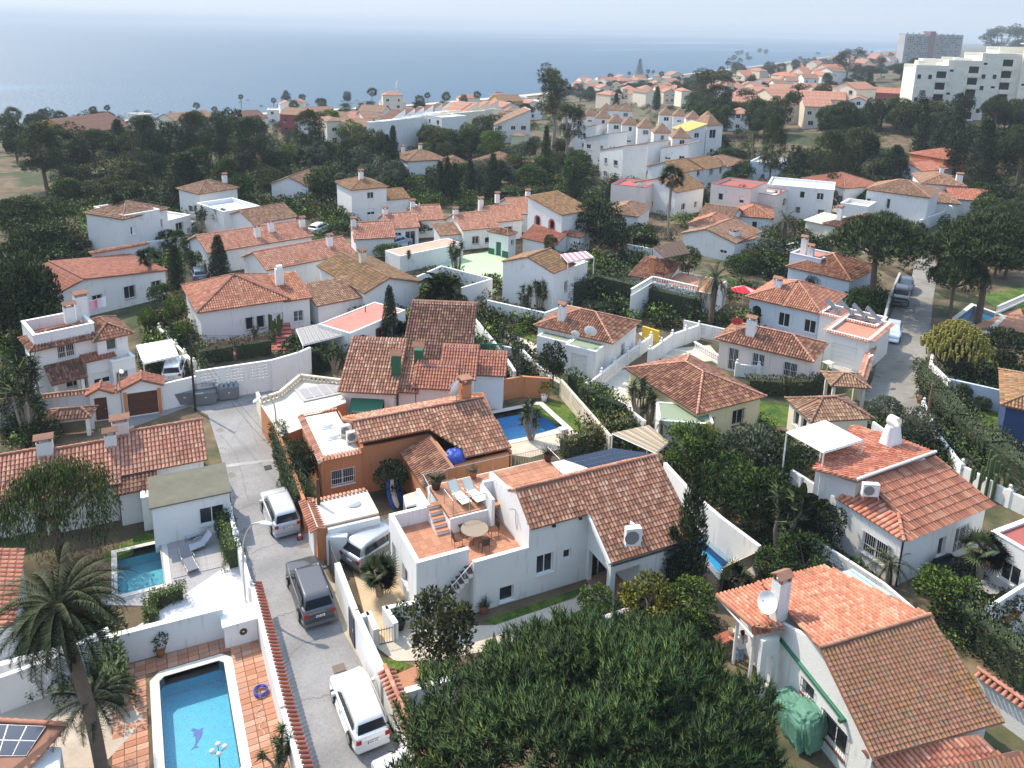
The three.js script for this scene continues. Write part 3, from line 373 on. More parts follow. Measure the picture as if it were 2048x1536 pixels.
for(let i=0;i<F;i++){const a=i*2.39996,e=mix(1.35,-0.55,Math.pow(i / F,0.8))+(r()- 0.5)*0.2,d=V(Math.cos(a),0,Math.sin(a)),len=R*(0.85 + 0.3*r()),pts=[],dry=i / F>0.9;let p=top.clone().add(V(0,0.15,0)),ang=e;const n=o.seg??13;for(let k=0;k<=n;k++){pts.push(p.clone());p=p.clone().addScaledVector(d,Math.cos(ang)*len / n).add(V(0,Math.sin(ang)*len / n,0));ang -=(1.05 + 0.4*r())/ n*(1 + k / n);}
for(let k=0;k<n;k++){const q=pts[k],fine=o.fine??1,t=pts[k + 1].clone().sub(q).normalize(),s=t.clone().cross(V(0,1,0)).normalize(),u=s.clone().cross(t).normalize(),c=shadeCol(dry?GREEN.dry:GREEN.date,r),w=(o.lw??0.56)*Math.sin(Math.PI*(0.12 + 0.82*(k + 0.5)/ n));L.blade(q,t,s,len / n*1.1,0.05,c.map((x)=>x*1.5),u);for(const m of[-1,1])for(let z=0;z<(o.den??3);z++){const g=s.clone().multiplyScalar(m).addScaledVector(t,0.75).addScaledVector(u,0.28 + 0.5*(r()- 0.5)).addScaledVector(t,0.4*(r()- 0.5)).add(V(0,-0.12,0)).normalize();L.blade(q.clone().lerp(pts[k + 1],z /(o.den??3)),g,t,w*(0.85 + 0.3*r()),o.bw??0.055,shadeCol(dry?GREEN.dry:GREEN.date,r),u);}}}
return{parts:[['trunk',b.geo(),mt.bark],['crown',L.geo(),leafMat]],h:H + 2.2,r:R*0.86};
},
fan_palm(r,o={}){
const H=o.h??9,b=mb(),L=new Leaves(),R=1.5;b.tube([V(0,-0.3,0),V(0.1,H*0.5,0.05),V(0.05,H,0)],o.tr??0.17,8,12);
for(let i=0;i<44;i++){const a=i*2.39996,e=mix(1.3,-1.2,i / 44),dry=i>33,d=V(Math.cos(a)*Math.cos(e),Math.sin(e),Math.sin(a)*Math.cos(e)),c=V(0.05,H,0).addScaledVector(d,R*(dry?0.35:0.55)*(0.8 + 0.4*r())),s=dirR(r).cross(d).normalize(),u=s.clone().cross(d);L.blade(V(0.05,H,0),d,s,R*0.6,0.05,GREEN.palm[0],u);const col=shadeCol(dry?GREEN.dry:GREEN.palm,r);for(let k=0;k<11;k++){const f=(k - 5)/ 5*1.35,g=d.clone().multiplyScalar(Math.cos(f)).addScaledVector(s,Math.sin(f)).add(V(0,dry?-0.5:-0.16,0)).normalize();L.blade(c,g,s.clone().multiplyScalar(Math.cos(f)).addScaledVector(d,-Math.sin(f)),R*(0.5 + 0.12*r()),0.15,col,u.y<0?u.clone().negate():u);}}
return{parts:[['trunk',b.geo(),mt.palebark],['crown',L.geo(),leafMat]],h:H + 1.5,r:R};
},
yucca(r){
const b=mb(),L=new Leaves(),h=4;for(let i=0;i<9;i++){const a=r()*6.28,q=0.85*Math.sqrt(r()),y=h*(0.45 + 0.47*r()),p=V(Math.cos(a)*q,y,Math.sin(a)*q);limb(b,V(Math.cos(a)*0.1,-0.1,Math.sin(a)*0.1),p,0.1,0.06,0.2,r);for(let k=0;k<80;k++){const d=dirR(r);d.y=d.y*0.8 + 0.35;d.normalize();const o2=p.clone().add(V(0,(r()- 0.6)*0.8,0));L.blade(o2,d,dirR(r).cross(d).normalize(),0.62*(0.7 + 0.5*r()),0.075,shadeCol(mixc('mid','palm','dark'),r),d.clone().add(V(0,0.5,0)).normalize());}}
return{parts:[['trunk',b.geo(),mt.palebark],['foliage',L.geo(),leafMat]],h:h*1.0,r:1.25};
},
banana(r){const b=mb(),L=new Leaves(),h=4.5;for(let i=0;i<13;i++){const a=r()*6.28,q=0.6*Math.sqrt(r()),c=V(Math.cos(a)*q,0,Math.sin(a)*q),hh=h*(0.35 + 0.4*r());b.rod(c,c.clone().add(V(0,hh,0)),0.09,0.06);for(let k=0;k<6;k++){const w=r()*6.28,e=0.5 + 0.9*r(),s=V(-Math.sin(w),0,Math.cos(w)),col=shadeCol(mixc('mid','bright','palm'),r);let p=c.clone().add(V(0,hh,0)),an=e;for(let m=0;m<4;m++){const d=V(Math.cos(w)*Math.cos(an),Math.sin(an),Math.sin(w)*Math.cos(an)),e2=p.clone().addScaledVector(d,0.42),w0=[0.1,0.42,0.46,0.34][m],w1=[0.42,0.46,0.34,0.02][m],n=s.clone().cross(d);if(n.y<0)n.negate();const A=p.clone().addScaledVector(s,w0 / 2),B=p.clone().addScaledVector(s,-w0 / 2),C=e2.clone().addScaledVector(s,w1 / 2),D=e2.clone().addScaledVector(s,-w1 / 2);L.tri(A,B,C,n,col);L.tri(B,D,C,n,col);p=e2;an -=0.5;}}}return{parts:[['stem',b.geo(),mt.palebark],['foliage',L.geo(),leafThin]],h:h*0.98,r:1.7};},
shrub(r,o={}){const L=new Leaves(),cl=[],b=mb().rod(V(0,-0.2,0),V(0.05,0.8,0),0.06,0.03);for(let i=0;i<16;i++){const d=dirR(r);cl.push([V(d.x*0.65,0.75 + d.y*0.5,d.z*0.65),0.3 + 0.2*r()]);}clumpLeaves(L,cl,65,0.2,0.1,GREEN[o.c??'mid'],r,{ref:0.16});return{parts:[['stem',b.geo(),mt.bark],['foliage',L.geo(),leafThin]],h:1.65,r:1.05};},
};
const NAMES={umbrella_pine:'pine_tree',pine:'pine_tree',cypress:'cypress_tree',broadleaf:'broadleaf_tree',pepper:'pepper_tree',eucalyptus:'eucalyptus_tree',conifer:'conifer_tree',norfolk_pine:'norfolk_pine_tree',date_palm:'palm_tree',fan_palm:'fan_palm_tree',yucca:'yucca_plant',banana:'banana_plant',shrub:'shrub'};
const CATS={yucca:'plant',banana:'plant',shrub:'shrub',date_palm:'palm tree',fan_palm:'palm tree'};
let plantNo=0;
function plant(kind,u,v,vtop,w,label,o={}){
const P=o.at??gp(u,v),d=proj(P)[2],nv=o.variants??2,h=o.hm??topAt(P,vtop),R=w*d / FOC / 2,vr=o.v??plantNo++ % nv,base=kind;
let pr;if(kind==='date_palm'||kind==='fan_palm'){
const cr=clamp(R,0.4,6),k=cr /(kind==='date_palm'?2.75:1.5),hh=Math.max(0.5,h / k -(kind==='date_palm'?(o.crownUp??1.9):1.3)),hq=Math.round(hh);pr=proto(kind + hq + '_',vr,(r)=>KIND[kind](r,{h:hq,n:o.n,den:o.den,tr:0.2 / Math.max(0.6,k)}));const g=make(pr);g.scale.set(k,h / pr.h,k);return g;
}
pr=proto(kind +(o.c??'')+(o.fat??''),vr,(r)=>KIND[kind](r,o));const g=make(pr);g.scale.set(R / pr.r,h / pr.h,R / pr.r);return g;
function make(p){const g=thing(o.name??NAMES[base],label,o.cat??CATS[base]??'tree',V(P.x,P.y - 0.02,P.z),o.turn??rnd()*6.28,o.group);for(const[n,geo,m]of p.parts)if(geo)mesh(n,geo,m,g);return g;}
}
function hedge(label,pts,h,w,c,o={}){
const P=pts.map(([u,v])=>gp(u,v)),r=RNG(Math.round(P[0].x*31 + P[0].z*17)+ 5),G=thing(o.name??'hedge',label,o.cat??'hedge',P[0].clone(),0,o.group),L=new Leaves(),core=mb(),dens=o.den??60,ls=o.leaf??0.17;
for(let i=0;i + 1<P.length;i++){
const a=P[i].clone().sub(P[0]),b=P[i + 1].clone().sub(P[0]),x=b.clone().sub(a),len=x.length();x.normalize();const z=x.clone().cross(V(0,1,0)).normalize(),area=len*(2*h + w)+ 2*h*w,n=Math.round(area*dens);
core.box(0.15,len - 0.15,-0.1,h -(h>1.7?0.5:0.2),-w / 2 +(w>1.1?0.36:0.2),w / 2 -(w>1.1?0.36:0.2),basis(a,x,V(0,1,0),z));
for(let k=0;k<n;k++){const q=r()*(2*h + w),s=-0.08 + r()*(len + 0.16);let lx=s,ly,lz,nn;if(q<h){ly=q;lz=w / 2;nn=z;}else if(q<h + w){ly=h;lz=q - h - w / 2;nn=V(0,1,0);}else{ly=q - h - w;lz=-w / 2;nn=z.clone().negate();}if(r()<0.04){lx=r()<0.5?0:len;lz=(r()- 0.5)*w;nn=x.clone().multiplyScalar(lx?1:-1);}
const bump=(fbm(s*1.3 + i*7,q*1.3,3)- 0.5)*(o.rough??0.6)*1.5,p=a.clone().addScaledVector(x,lx).addScaledVector(z,lz).add(V(0,ly,0)).addScaledVector(nn,bump - 0.12 +(r()- 0.5)*0.2),g=dirR(r).multiplyScalar(0.8).add(nn).add(V(0,0.4,0)).normalize();L.leaf(p,g,dirR(r).cross(g).normalize(),ls*(0.7 + 0.7*r()),ls*0.55,shadeCol(Array.isArray(c)?mixc(...c):GREEN[c],r),nn.clone().lerp(g,0.4).normalize());}
}
core.build('stems',mt.black===undefined?mt.bark:hedgeCore,G);mesh('foliage',L.geo(),leafMat,G);return G;
}
const hedgeCore=S({color:lin(0.035,0.05,0.02),roughness:1});
{
const pos=[],uv=[],idx=[],A=220,D=130;
for(let j=0;j<=D;j++)for(let i=0;i<=A;i++){const far=j / D,d=j===0?0.01:4*Math.pow(1100,far),az=-Math.PI + 2*Math.PI*i / A,x=Math.sin(az)*d,z=-Math.cos(az)*d;pos.push(x,x>-34&&x<88&&z>-94&&z<24?-3:T(x,z),z);uv.push(x,z);}
for(let j=0;j<D;j++)for(let i=0;i<A;i++){const a=j*(A + 1)+ i;idx.push(a,a + 1,a + A + 1,a + 1,a + A + 2,a + A + 1);}
const g=new THREE.BufferGeometry();g.setAttribute('position',new THREE.Float32BufferAttribute(pos,3));g.setAttribute('uv',new THREE.Float32BufferAttribute(uv,2));g.setIndex(idx);g.computeVertexNormals();
const n=g.attributes.normal;if(n.getY(500)<0){g.setIndex(idx.map((_,k)=>idx[k -(k % 3)+[0,2,1][k % 3]]));g.computeVertexNormals();}
struct('ground',g,mt.soil);
}
const POOLS=[];
function gardenGround(){const g=mb().prism([[-42,-104],[98,-104],[98,32],[-42,32]],-0.5,0,POOLS).geo();struct('garden_ground',g,mt.soil);}
const SEAT=tex(1024,(x,y)=>{const b=sstep(0.50,0.66,tnoise(x*1,y,5,4))*sstep(0.42,0.56,tnoise(x + 0.3,y + 0.7,4,3)),n=tnoise(x,y,48,3);return[0.50 + 0.48*b + 0.05*n,0.60 + 0.38*b + 0.05*n,0.66 + 0.32*b + 0.04*n];});
const SEAR=tex(512,(x,y)=>0.5 + 0.5*tnoise(x,y,5,4),false),SEAB=tex(512,(x,y)=>tnoise(x,y,26,5),false);
{
const pos=[],idx=[],uv=[],A=96,R=[0,150,400,800,1500,3000,6000,11000,17000];
R.forEach((d,j)=>{for(let i=0;i<=A;i++){const a=2*Math.PI*i / A,x=Math.sin(a)*d + 300,z=-Math.cos(a)*d - 600;pos.push(x,SEA,z);const p=x*0.96 - z*0.28,q=x*0.28 + z*0.96;uv.push(p / 4200,q / 900);}});
for(let j=0;j + 1<R.length;j++)for(let i=0;i<A;i++){const a=j*(A + 1)+ i;idx.push(a,a + A + 1,a + 1,a + 1,a + A + 1,a + A + 2);}
const g=new THREE.BufferGeometry();g.setAttribute('position',new THREE.Float32BufferAttribute(pos,3));g.setAttribute('uv',new THREE.Float32BufferAttribute(uv,2));g.setIndex(idx);g.computeVertexNormals();if(g.attributes.normal.getY(200)<0){g.setIndex(idx.map((_,k)=>idx[k -(k % 3)+[0,2,1][k % 3]]));g.computeVertexNormals();}
const bm=SEAB.clone();bm.repeat.set(80,34);
struct('sea',g,S({color:lin(0.095,0.225,0.325),map:SEAT,roughness:0.42,bumpMap:bm,bumpScale:0.6}));
}
{
const pos=[],idx=[],N=80;const ridge=(k)=>16 + 70*fbm(k*0.09,3,4)*sstep(0,40,k);
for(let i=0;i<=N;i++){const t=i / N,x=mix(3300,9500,t),z=mix(-7600,-5200,t);for(const[w,h]of[[0,-40],[500,0.55],[1100,1],[2600,0.2]])pos.push(x + w*0.5,w?SEA + ridge(i)*h:SEA - 40,z - w);}
for(let i=0;i<N;i++)for(let k=0;k<3;k++){const a=i*4 + k;idx.push(a,a + 4,a + 1,a + 1,a + 4,a + 5);}
const g=new THREE.BufferGeometry();g.setAttribute('position',new THREE.Float32BufferAttribute(pos,3));g.setIndex(idx);const q=boxUV(g);struct('hills',q,S({color:lin(0.16,0.17,0.12),side:THREE.DoubleSide}));
}
patch('road',[[640,1640],[596,1500],[552,1370],[520,1270],[498,1190],[476,1080],[460,985],[438,900],[416,830],[380,812],[245,862],[240,838],[345,800],[470,796],[600,745],[625,752],[545,796],[515,818],[530,860],[556,930],[585,1000],[612,1062],[640,1118],[664,1170],[700,1262],[735,1350],[770,1430],[800,1500],[850,1640]],0.02,mt.asphalt);
patch('sidewalk',[[655,1160],[672,1168],[700,1246],[742,1346],[776,1424],[762,1418],[718,1316],[690,1270],[678,1238]],0.04,grainy(lin(0.50,0.42,0.31),2));
patch('sidewalk',[[556,905],[566,925],[610,1030],[640,1100],[648,1128],[634,1116],[600,1050],[570,968]],0.04,grainy(lin(0.46,0.39,0.31),2));
patch('road_marking',[[452,929],[560,916],[561,921],[453,935]],0.03,S({color:lin(0.62,0.61,0.59),map:rep(ASPH,3)}));
patch('lane',[[1722,800],[1840,835],[1846,770],[1858,690],[1866,600],[1876,540],[1850,470],[1835,420],[1822,420],[1836,500],[1822,560],[1786,620],[1762,690],[1745,760]],0.02,S({color:lin(0.38,0.355,0.31),map:rep(ASPH,6),roughness:0.95}));
{
const m=S({color:lin(0.16,0.155,0.15),roughness:1}),b=mb();for(const c of[[[470,1022],[500,1010],[530,1004],[560,998]],[[498,1110],[520,1098],[545,1090],[565,1085]],[[540,1238],[565,1230],[590,1222]],[[556,1340],[600,1290],[640,1276],[668,1262]],[[440,870],[470,905],[486,960],[500,1010]],[[420,820],[465,815],[500,806],[560,780]],[[470,800],[500,850],[520,905]],[[600,1400],[640,1395],[690,1380]]]){const P=[];for(let i=0;i + 1<c.length;i++)for(let k=0;k<6;k++){const p=gp(mix(c[i][0],c[i + 1][0],k / 6),mix(c[i][1],c[i + 1][1],k / 6));P.push(V(p.x +(hash(i*7 + k,3)- 0.5)*0.12,0,p.z +(hash(i*5 + k,9)- 0.5)*0.12));}for(let i=0;i + 1<P.length;i++){const d=P[i + 1].clone().sub(P[i]),L=d.length();d.normalize();b.box(0,L,0.018,0.026,-0.014,0.014,basis(P[i],d,V(0,1,0),d.clone().cross(V(0,1,0))));}}const o=mesh('road_cracks',b.geo(),m,scene);o.userData.kind='structure';
}
const lawn=(p,y=0.03)=>patch('lawn',p,y,mt.grass),paved=(p,m,y=0.03)=>patch('pavement',p,y,m);
paved([[702,1128],[790,1095],[832,1242],[792,1288],[760,1290],[735,1250]],grainy(lin(0.66,0.50,0.32),4));
paved([[748,1290],[835,1250],[900,1252],[990,1250],[980,1300],[880,1320],[790,1322]],mt.stone,0.035);
lawn([[752,1314],[800,1322],[830,1332],[776,1356]],0.05);paved([[775,1345],[838,1326],[862,1358],[790,1386]],mt.terrafloor,0.05);
lawn([[965,1242],[1180,1170],[1150,1190],[1000,1250]],0.04);paved([[985,1252],[1150,1196],[1215,1130],[1250,1200],[1170,1215],[1000,1300]],mt.stone,0.045);lawn([[975,1280],[1160,1222],[1240,1230],[1240,1330],[980,1340]],0.04);
paved([[1170,1158],[1214,1140],[1290,1185],[1215,1212]],grainy(lin(0.36,0.20,0.13),3),0.05);
lawn([[205,1110],[285,1065],[330,1068],[210,1125]]);paved([[318,1085],[452,1050],[478,1145],[340,1212],[205,1210],[200,1190],[330,1180]],mt.greywood,0.04);paved([[260,1262],[470,1120],[505,1170],[510,1210],[400,1250]],grainy(lin(0.72,0.72,0.72),3),0.05);
lawn([[1060,812],[1120,800],[1185,862],[1160,870]]);paved([[960,900],[1120,855],[1170,868],[1165,885],[1060,915]],grainy(lin(0.68,0.58,0.46),3),0.035);lawn([[1512,800],[1580,815],[1580,850],[1512,858]]);
paved([[960,640],[1075,690],[1070,740],[1160,790],[1080,745],[985,650]],grainy(lin(0.66,0.60,0.50),3));lawn([[985,640],[1070,668],[1072,684],[1000,655]]);lawn([[1005,735],[1050,728],[1070,748],[1020,765]]);
lawn([[1890,760],[2060,760],[2060,870],[1990,862],[1935,830]],0.05);lawn([[1950,590],[2048,575],[2048,620],[1990,612]],0.03);paved([[1950,650],[2040,615],[2060,660],[1990,690]],mt.terrafloor,0.04);
paved([[1655,730],[1740,690],[1745,740],[1680,760]],grainy(lin(0.50,0.46,0.40),2),0.04);paved([[1310,700],[1420,690],[1445,720],[1330,730]],grainy(lin(0.62,0.55,0.42),3),0.04);paved([[1180,760],[1260,735],[1300,800],[1250,830]],grainy(lin(0.66,0.62,0.54),3),0.035);
patch('yard',[[870,520],[990,500],[1020,520],[1010,575],[960,600],[880,560]],0.04,S({color:lin(0.42,0.52,0.34),map:rep(WALLT,7)}));
paved([[300,460],[400,455],[400,470],[310,478]],mt.conc);lawn([[155,415],[200,425],[195,460],[160,465]]);lawn([[330,650],[385,680],[390,700],[345,690]]);paved([[395,690],[600,640],[605,690],[430,720]],mt.redfloor,0.06);paved([[388,700],[440,695],[440,722],[392,740]],mt.conc,0.05);
paved([[640,630],[700,620],[760,640],[700,680],[660,680]],mt.redfloor,0.05);lawn([[1300,600],[1450,575],[1480,560],[1420,545],[1300,590]],0.03);
paved([[1950,1290],[2060,1200],[2060,1245],[2000,1300]],mt.conc,0.05);paved([[1880,1180],[1960,1120],[2010,1180],[1960,1230]],mt.conc,0.05);paved([[0,1400],[240,1380],[290,1440],[200,1536],[0,1536]],grainy(lin(0.52,0.44,0.35),3),0.03);
lawn([[1000,292],[1060,285],[1075,310],[1010,330]],0.05);lawn([[950,306],[985,300],[985,322],[955,324]],0.05);lawn([[1000,378],[1060,372],[1062,392],[1000,394]],0.05);lawn([[1700,282],[1738,280],[1738,298],[1700,300]],0.05);lawn([[1905,290],[1925,288],[1925,302],[1905,304]],0.05);
{
const b=[],t=[];for(let x=-400;x<1400;x +=40){b.push(V(x,0,coastZ(x)+ 2));t.push(V(x,0,coastZ(x)+ 26));}const q=mb(),pos=[];for(let i=0;i + 1<b.length;i++){const P=[b[i],b[i + 1],t[i + 1],t[i]].map((p)=>[p.x,T(p.x,p.z)+ 0.4,p.z]);pos.push(...P[0],...P[2],...P[1],...P[0],...P[3],...P[2]);}const g=new THREE.BufferGeometry();g.setAttribute('position',new THREE.Float32BufferAttribute(pos,3));g.computeVertexNormals();struct('beach',boxUV(g),S({color:lin(0.50,0.44,0.34),side:THREE.DoubleSide}));
}
const atZ=(u,v,z)=>{const r=ray(u,v);return r.multiplyScalar(z / r.z).add(EYE);},atX=(u,v,x)=>{const r=ray(u,v);return r.multiplyScalar(x / r.x).add(EYE);};
const shift=(o)=>M4().makeTranslation(-o.x,-o.y,-o.z);
function plate(b,outline,holes,t,m){const s=new THREE.Shape(outline.map((p)=>new THREE.Vector2(...p)));for(const[x,y,w,h]of holes)s.holes.push(new THREE.Path([[x - w / 2,y],[x + w / 2,y],[x + w / 2,y + h],[x - w / 2,y + h]].map((p)=>new THREE.Vector2(...p))));const g=new THREE.ExtrudeGeometry(s,{depth:t,bevelEnabled:false});g.translate(0,0,-t);return b.add(g,m);}
const front=(z)=>basis(V(0,0,z),V(1,0,0),V(0,1,0),V(0,0,1)),leftw=(x)=>basis(V(x,0,0),V(0,0,1),V(0,1,0),V(-1,0,0));
function customRoof(parent,polys,o){const R=mb(),list=[];for(const[p]of polys)R.slab(p,0.09);const rf=R.build('roof',o.slab??mt.slabdark,parent,o.m);rf.updateMatrixWorld(true);const im=o.m??M4();const L2=[];for(const[p,dn]of polys)tilePlane(p,dn,o,L2);for(const[a,c]of o.caps??[])ridgeTiles(a,c,o,L2);for(const t of L2){t.p.applyMatrix4(im);if(o.zs)t.zs=o.zs;}putTiles(L2,rf,o);return rf;}
const clearGlass=new THREE.MeshPhysicalMaterial({color:lin(0.90,0.96,0.94),transmission:1,thickness:0,roughness:0.02,ior:1.45});
function glassRail(parent,pts,h,m,panes=1.5){
const st=mb();for(let i=0;i + 1<pts.length;i++){const a=pts[i],b=pts[i + 1],L=a.distanceTo(b),n=Math.max(1,Math.round(L / panes));st.rod(a.clone().add(V(0,h,0)),b.clone().add(V(0,h,0)),0.022);for(let k=0;k<=n;k++){const p=a.clone().lerp(b,k / n);st.rod(p,p.clone().add(V(0,h,0)),0.02);if(k<n){const q=a.clone().lerp(b,(k + 1)/ n),e=q.clone().sub(p).normalize(),p1=p.clone().addScaledVector(e,0.05),q1=q.clone().addScaledVector(e,-0.05),g=new THREE.BufferGeometry(),c=[p1,q1].flatMap((x)=>[x.clone().add(V(0,0.06,0)),x.clone().add(V(0,h - 0.06,0))]);g.setAttribute('position',new THREE.Float32BufferAttribute([...c[0].toArray(),...c[2].toArray(),...c[3].toArray(),...c[0].toArray(),...c[3].toArray(),...c[1].toArray()],3));g.computeVertexNormals();if(m)g.applyMatrix4(m);mesh('glass_panel',boxUV(g),clearGlass,parent);}}}
return st.build('railing',mt.steel,parent,m);
}
const WH=(()=>{
const O=V(11.75,0,-34.48),H=thing('white_house','big white house with two tiled roof terraces and an L shaped terracotta roof','house',O),m=shift(O),w=mb(),zf=-33.8,t=0.25;
const c=(u,v)=>atZ(u,v,zf),wa=c(1089,1147),wb=c(1134,1118),wc=c(1013,1202),op=[[wa.x,0.95,1.05,1.25,'w'],[wb.x,1.62,0.5,0.62,'wb'],[wc.x,0.12,0.85,0.95,'w']];
op[0][1]=wa.y;op[1][1]=wb.y;op[2][1]=wc.y;
const dark=mb();
plate(w,[[14.75,-0.3],[21.8,-0.3],[21.8,4.45],[18.0,4.45],[18.0,3.18],[14.75,3.18]],[...op.map((q)=>q.slice(0,4))],t,front(zf));
plate(w,[[11.75,-0.3],[14.75,-0.3],[14.75,3.56],[11.75,3.56]],[],t,front(-34.48));
plate(w,[[-39.35,-0.3],[-34.73,-0.3],[-34.73,3.56],[-39.35,3.5]],[[-38.2,0.0,1.1,2.1],[-36.4,0.9,1.0,1.1]],t,leftw(11.75));
w.box(12.0,14.0,2.55,3.5,-39.35,-39.1).box(14.75,15.0,-0.3,2.5,-34.73,-33.8 - t);
w.box(14.0,14.2,2.4,3.62,-41.0,-39.1).box(14.05,14.8,2.4,2.45,-39.1,-37.4);
w.box(14.8,17.15,-0.3,3.55,-37.6,-37.4).box(17.15,17.35,2.4,4.5,-38.6,-36.9).box(17.35,18.0,2.4,4.6,-38.8,-38.6);
w.box(14.8,22.8,-0.3,3.5,-41.2,-41.0).box(14.8,15.0,-0.3,3.5,-41.0,-37.6).box(11.75,14.0,-0.3,2.4,-39.3,-39.1);
plate(w,[[-39.2,-0.3],[-34.06,-0.3],[-34.06,4.62],[-35.5,5.62],[-37.2,5.0],[-39.2,4.75]],[],0.25,leftw(18.0));
plate(w,[[-33.8,-0.3],[-33.6,-0.3],[-33.6,2.1],[-31.7,2.1],[-31.7,-0.3],[-31.6,-0.3],[-31.6,3.12],[-33.8,4.45]],[],0.25,leftw(21.8));
plate(w,[[21.8,-0.3],[22.12,-0.3],[22.12,2.1],[23.7,2.1],[23.7,-0.3],[27.3,-0.3],[27.3,2.96],[21.8,2.96]],[[25.9,0.75,0.7,1.15]],0.25,front(-31.35));
plate(w,[[-39,-0.3],[-31.6,-0.3],[-31.6,2.95],[-35.5,5.55],[-39,3.4]],[],0.25,leftw(27.3));w.box(23.7,23.9,0,4,-33.8,-31.6);
w.box(15.0,27.3,-0.3,3.4,-39.3,-39.1);
w.build('wall',mt.white,H,m);
for(const[x,y,ww,hh,k]of op)windowUnit(H,m.clone().multiply(front(zf)).multiply(M4().makeTranslation(x,y,0)),ww,hh,k);
windowUnit(H,m.clone().multiply(front(-31.35)).multiply(M4().makeTranslation(25.9,0.75,0)),0.7,1.15,'w');windowUnit(H,m.clone().multiply(leftw(11.75)).multiply(M4().makeTranslation(-38.2,0,0)),1.1,2.1,'d',{mat:mt.frame});windowUnit(H,m.clone().multiply(leftw(11.75)).multiply(M4().makeTranslation(-36.4,0.9,0)),1.0,1.1,'w');
for(const x of[22.1,22.75]){mb().box(x,x + 0.5,0,2.1,-33.98,-33.93).build('door',mt.dark,H,m);}mb().box(21.85,23.6,-0.1,3.9,-34.1,-33.99).build('wall',mt.white,H,m);
const fl=mb().box(12.0,18.0,2.4,2.58,-39.1,-34.73).box(14.75,18.0,2.4,2.58,-34.73,-34.05).build('terrace_floor',mt.terrafloor,H,m),fu=mb().box(14.8,23.0,3.42,3.6,-41.0,-37.55).build('terrace_floor',mt.terrafloor,H,m);
{
const tg=boxUV(new THREE.BoxGeometry(0.385,0.02,0.385)),ms=[0.9,1,1.12].map((k)=>S({color:lin(0.52*k,0.235*k,0.135*k),map:rep(NZ,0.6),roughness:0.8}));
for(let x=12.22;x<17.9;x +=0.4)for(let z=-38.88;z<-34.8;z +=0.4){if(x>13.9&&x<17.3&&z<-37.3)continue;if(x>17.2&&z<-38.4)continue;const q=mesh('tile',tg,pick(ms),fl);q.position.set(x - O.x,2.588,z - O.z);}
for(let x=15.02;x<22.9;x +=0.4)for(let z=-40.75;z<-37.7;z +=0.4){if(x>17&&z>-38.9)continue;const q=mesh('tile',tg,pick(ms),fu);q.position.set(x - O.x,3.608,z - O.z);}
}
for(let k=0;k<5;k++){const z1=-37.55 - k*0.36,y=2.58 +(k + 1)*0.19;const s=mb().box(14.05,14.78,2.45,y,z1 - 0.36,z1).build('step',mt.white,H,m);mb().box(14.03,14.8,y + 0.002,y + 0.045,z1 - 0.36,z1 + 0.03).build('tread',mt.terrafloor,s,m);}
for(let k=0;k<10;k++){const x=14.7 -(k + 1)*0.25,y=2.55 - k*0.235;const s=mb().box(x,x + 0.25,y - 0.3 -(k<9?0:0.2),y,-34.46,-33.82).build('step',mt.white,H,m);mb().box(x - 0.02,x + 0.25,y + 0.002,y + 0.035,-34.46,-33.8).build('tread',mt.darkwood,s,m);}
{const h=mb(),a=V(14.75,3.25,-33.82),b=V(12.2,0.95,-33.82);h.rod(a,b,0.025);for(let k=0;k<=5;k++){const p=a.clone().lerp(b,k / 5);h.rod(p,p.clone().add(V(0,-0.9,0)),0.015);}h.build('handrail',mt.frame,H,m);}
const sl=0.64,ry=(z)=>2.95 + sl*(-31.1 - z),P=(x,z)=>V(x,ry(z),z);
customRoof(H,[[[P(17.95,-33.5),P(21.6,-33.5),P(21.6,-31.1),P(27.5,-31.1),P(27.5,-35.5),P(17.95,-35.5)],V(0,-sl,1)],[[V(17.95,ry(-35.5),-35.5),V(27.5,ry(-35.5),-35.5),V(27.5,4.0,-38.2),V(23.1,4.0,-38.2),V(18.0,5.1,-36.6)],V(0,-sl,-1)]],{pal:'mixed',cap:'terra',sx:0.215,len:0.3,m,caps:[[V(17.95,ry(-35.5),-35.5),V(27.5,ry(-35.5),-35.5)]]});
mb().slab([V(21.5,ry(-33.9)+ 0.03,-33.9),V(21.5,ry(-31.1)+ 0.03,-31.1),V(21.62,ry(-31.1)+ 0.03,-31.1),V(21.62,ry(-33.9)+ 0.03,-33.9)],0.22).build('fascia',mt.frame,H,m);
mb().rod(V(21.6,2.86,-31.02),V(27.4,2.86,-31.02),0.06).build('gutter',mt.iron,H,m);
glassRail(H,[V(15.0,3.6,-38.9),V(15.05,3.6,-37.6),V(17.1,3.6,-37.6)],0.95,m,1.1);glassRail(H,[V(14.3,3.6,-39.4),V(14.4,3.6,-40.9),V(20.6,3.6,-40.9)],0.95,m,1.55);glassRail(H,[V(22.9,3.6,-39.2),V(22.9,3.6,-40.9)],0.95,m,1.5);
{const r=mb();for(let x=20.6;x<=22.9;x +=0.12)r.rod(V(x,3.6,-40.9),V(x,4.5,-40.9),0.012);r.rod(V(20.6,4.5,-40.9),V(22.9,4.5,-40.9),0.02);r.build('railing',mt.steel,H,m);}
{const s=mb();s.tube([V(17.97,3.4,-35.3),V(17.93,4.1,-35.35),V(17.93,4.55,-35.4),V(17.75,4.62,-35.5)],0.025).add(new THREE.CylinderGeometry(0.09,0.09,0.03,12),M4().makeTranslation(17.72,4.6,-35.52));s.build('shower',mt.steel,H,m);}
for(const[u,v]of[[1107,1050],[1160,1035]]){const p=c(u,v);mb().box(p.x - 0.09,p.x + 0.09,p.y - 0.08,p.y + 0.06,zf,zf + 0.12).build('wall_lamp',mt.iron,H,m);}
mb().box(23.2,27.3,-0.3,3.0,-41.4,-39.3).build('wall',mt.white,H,m);
return H;
})();
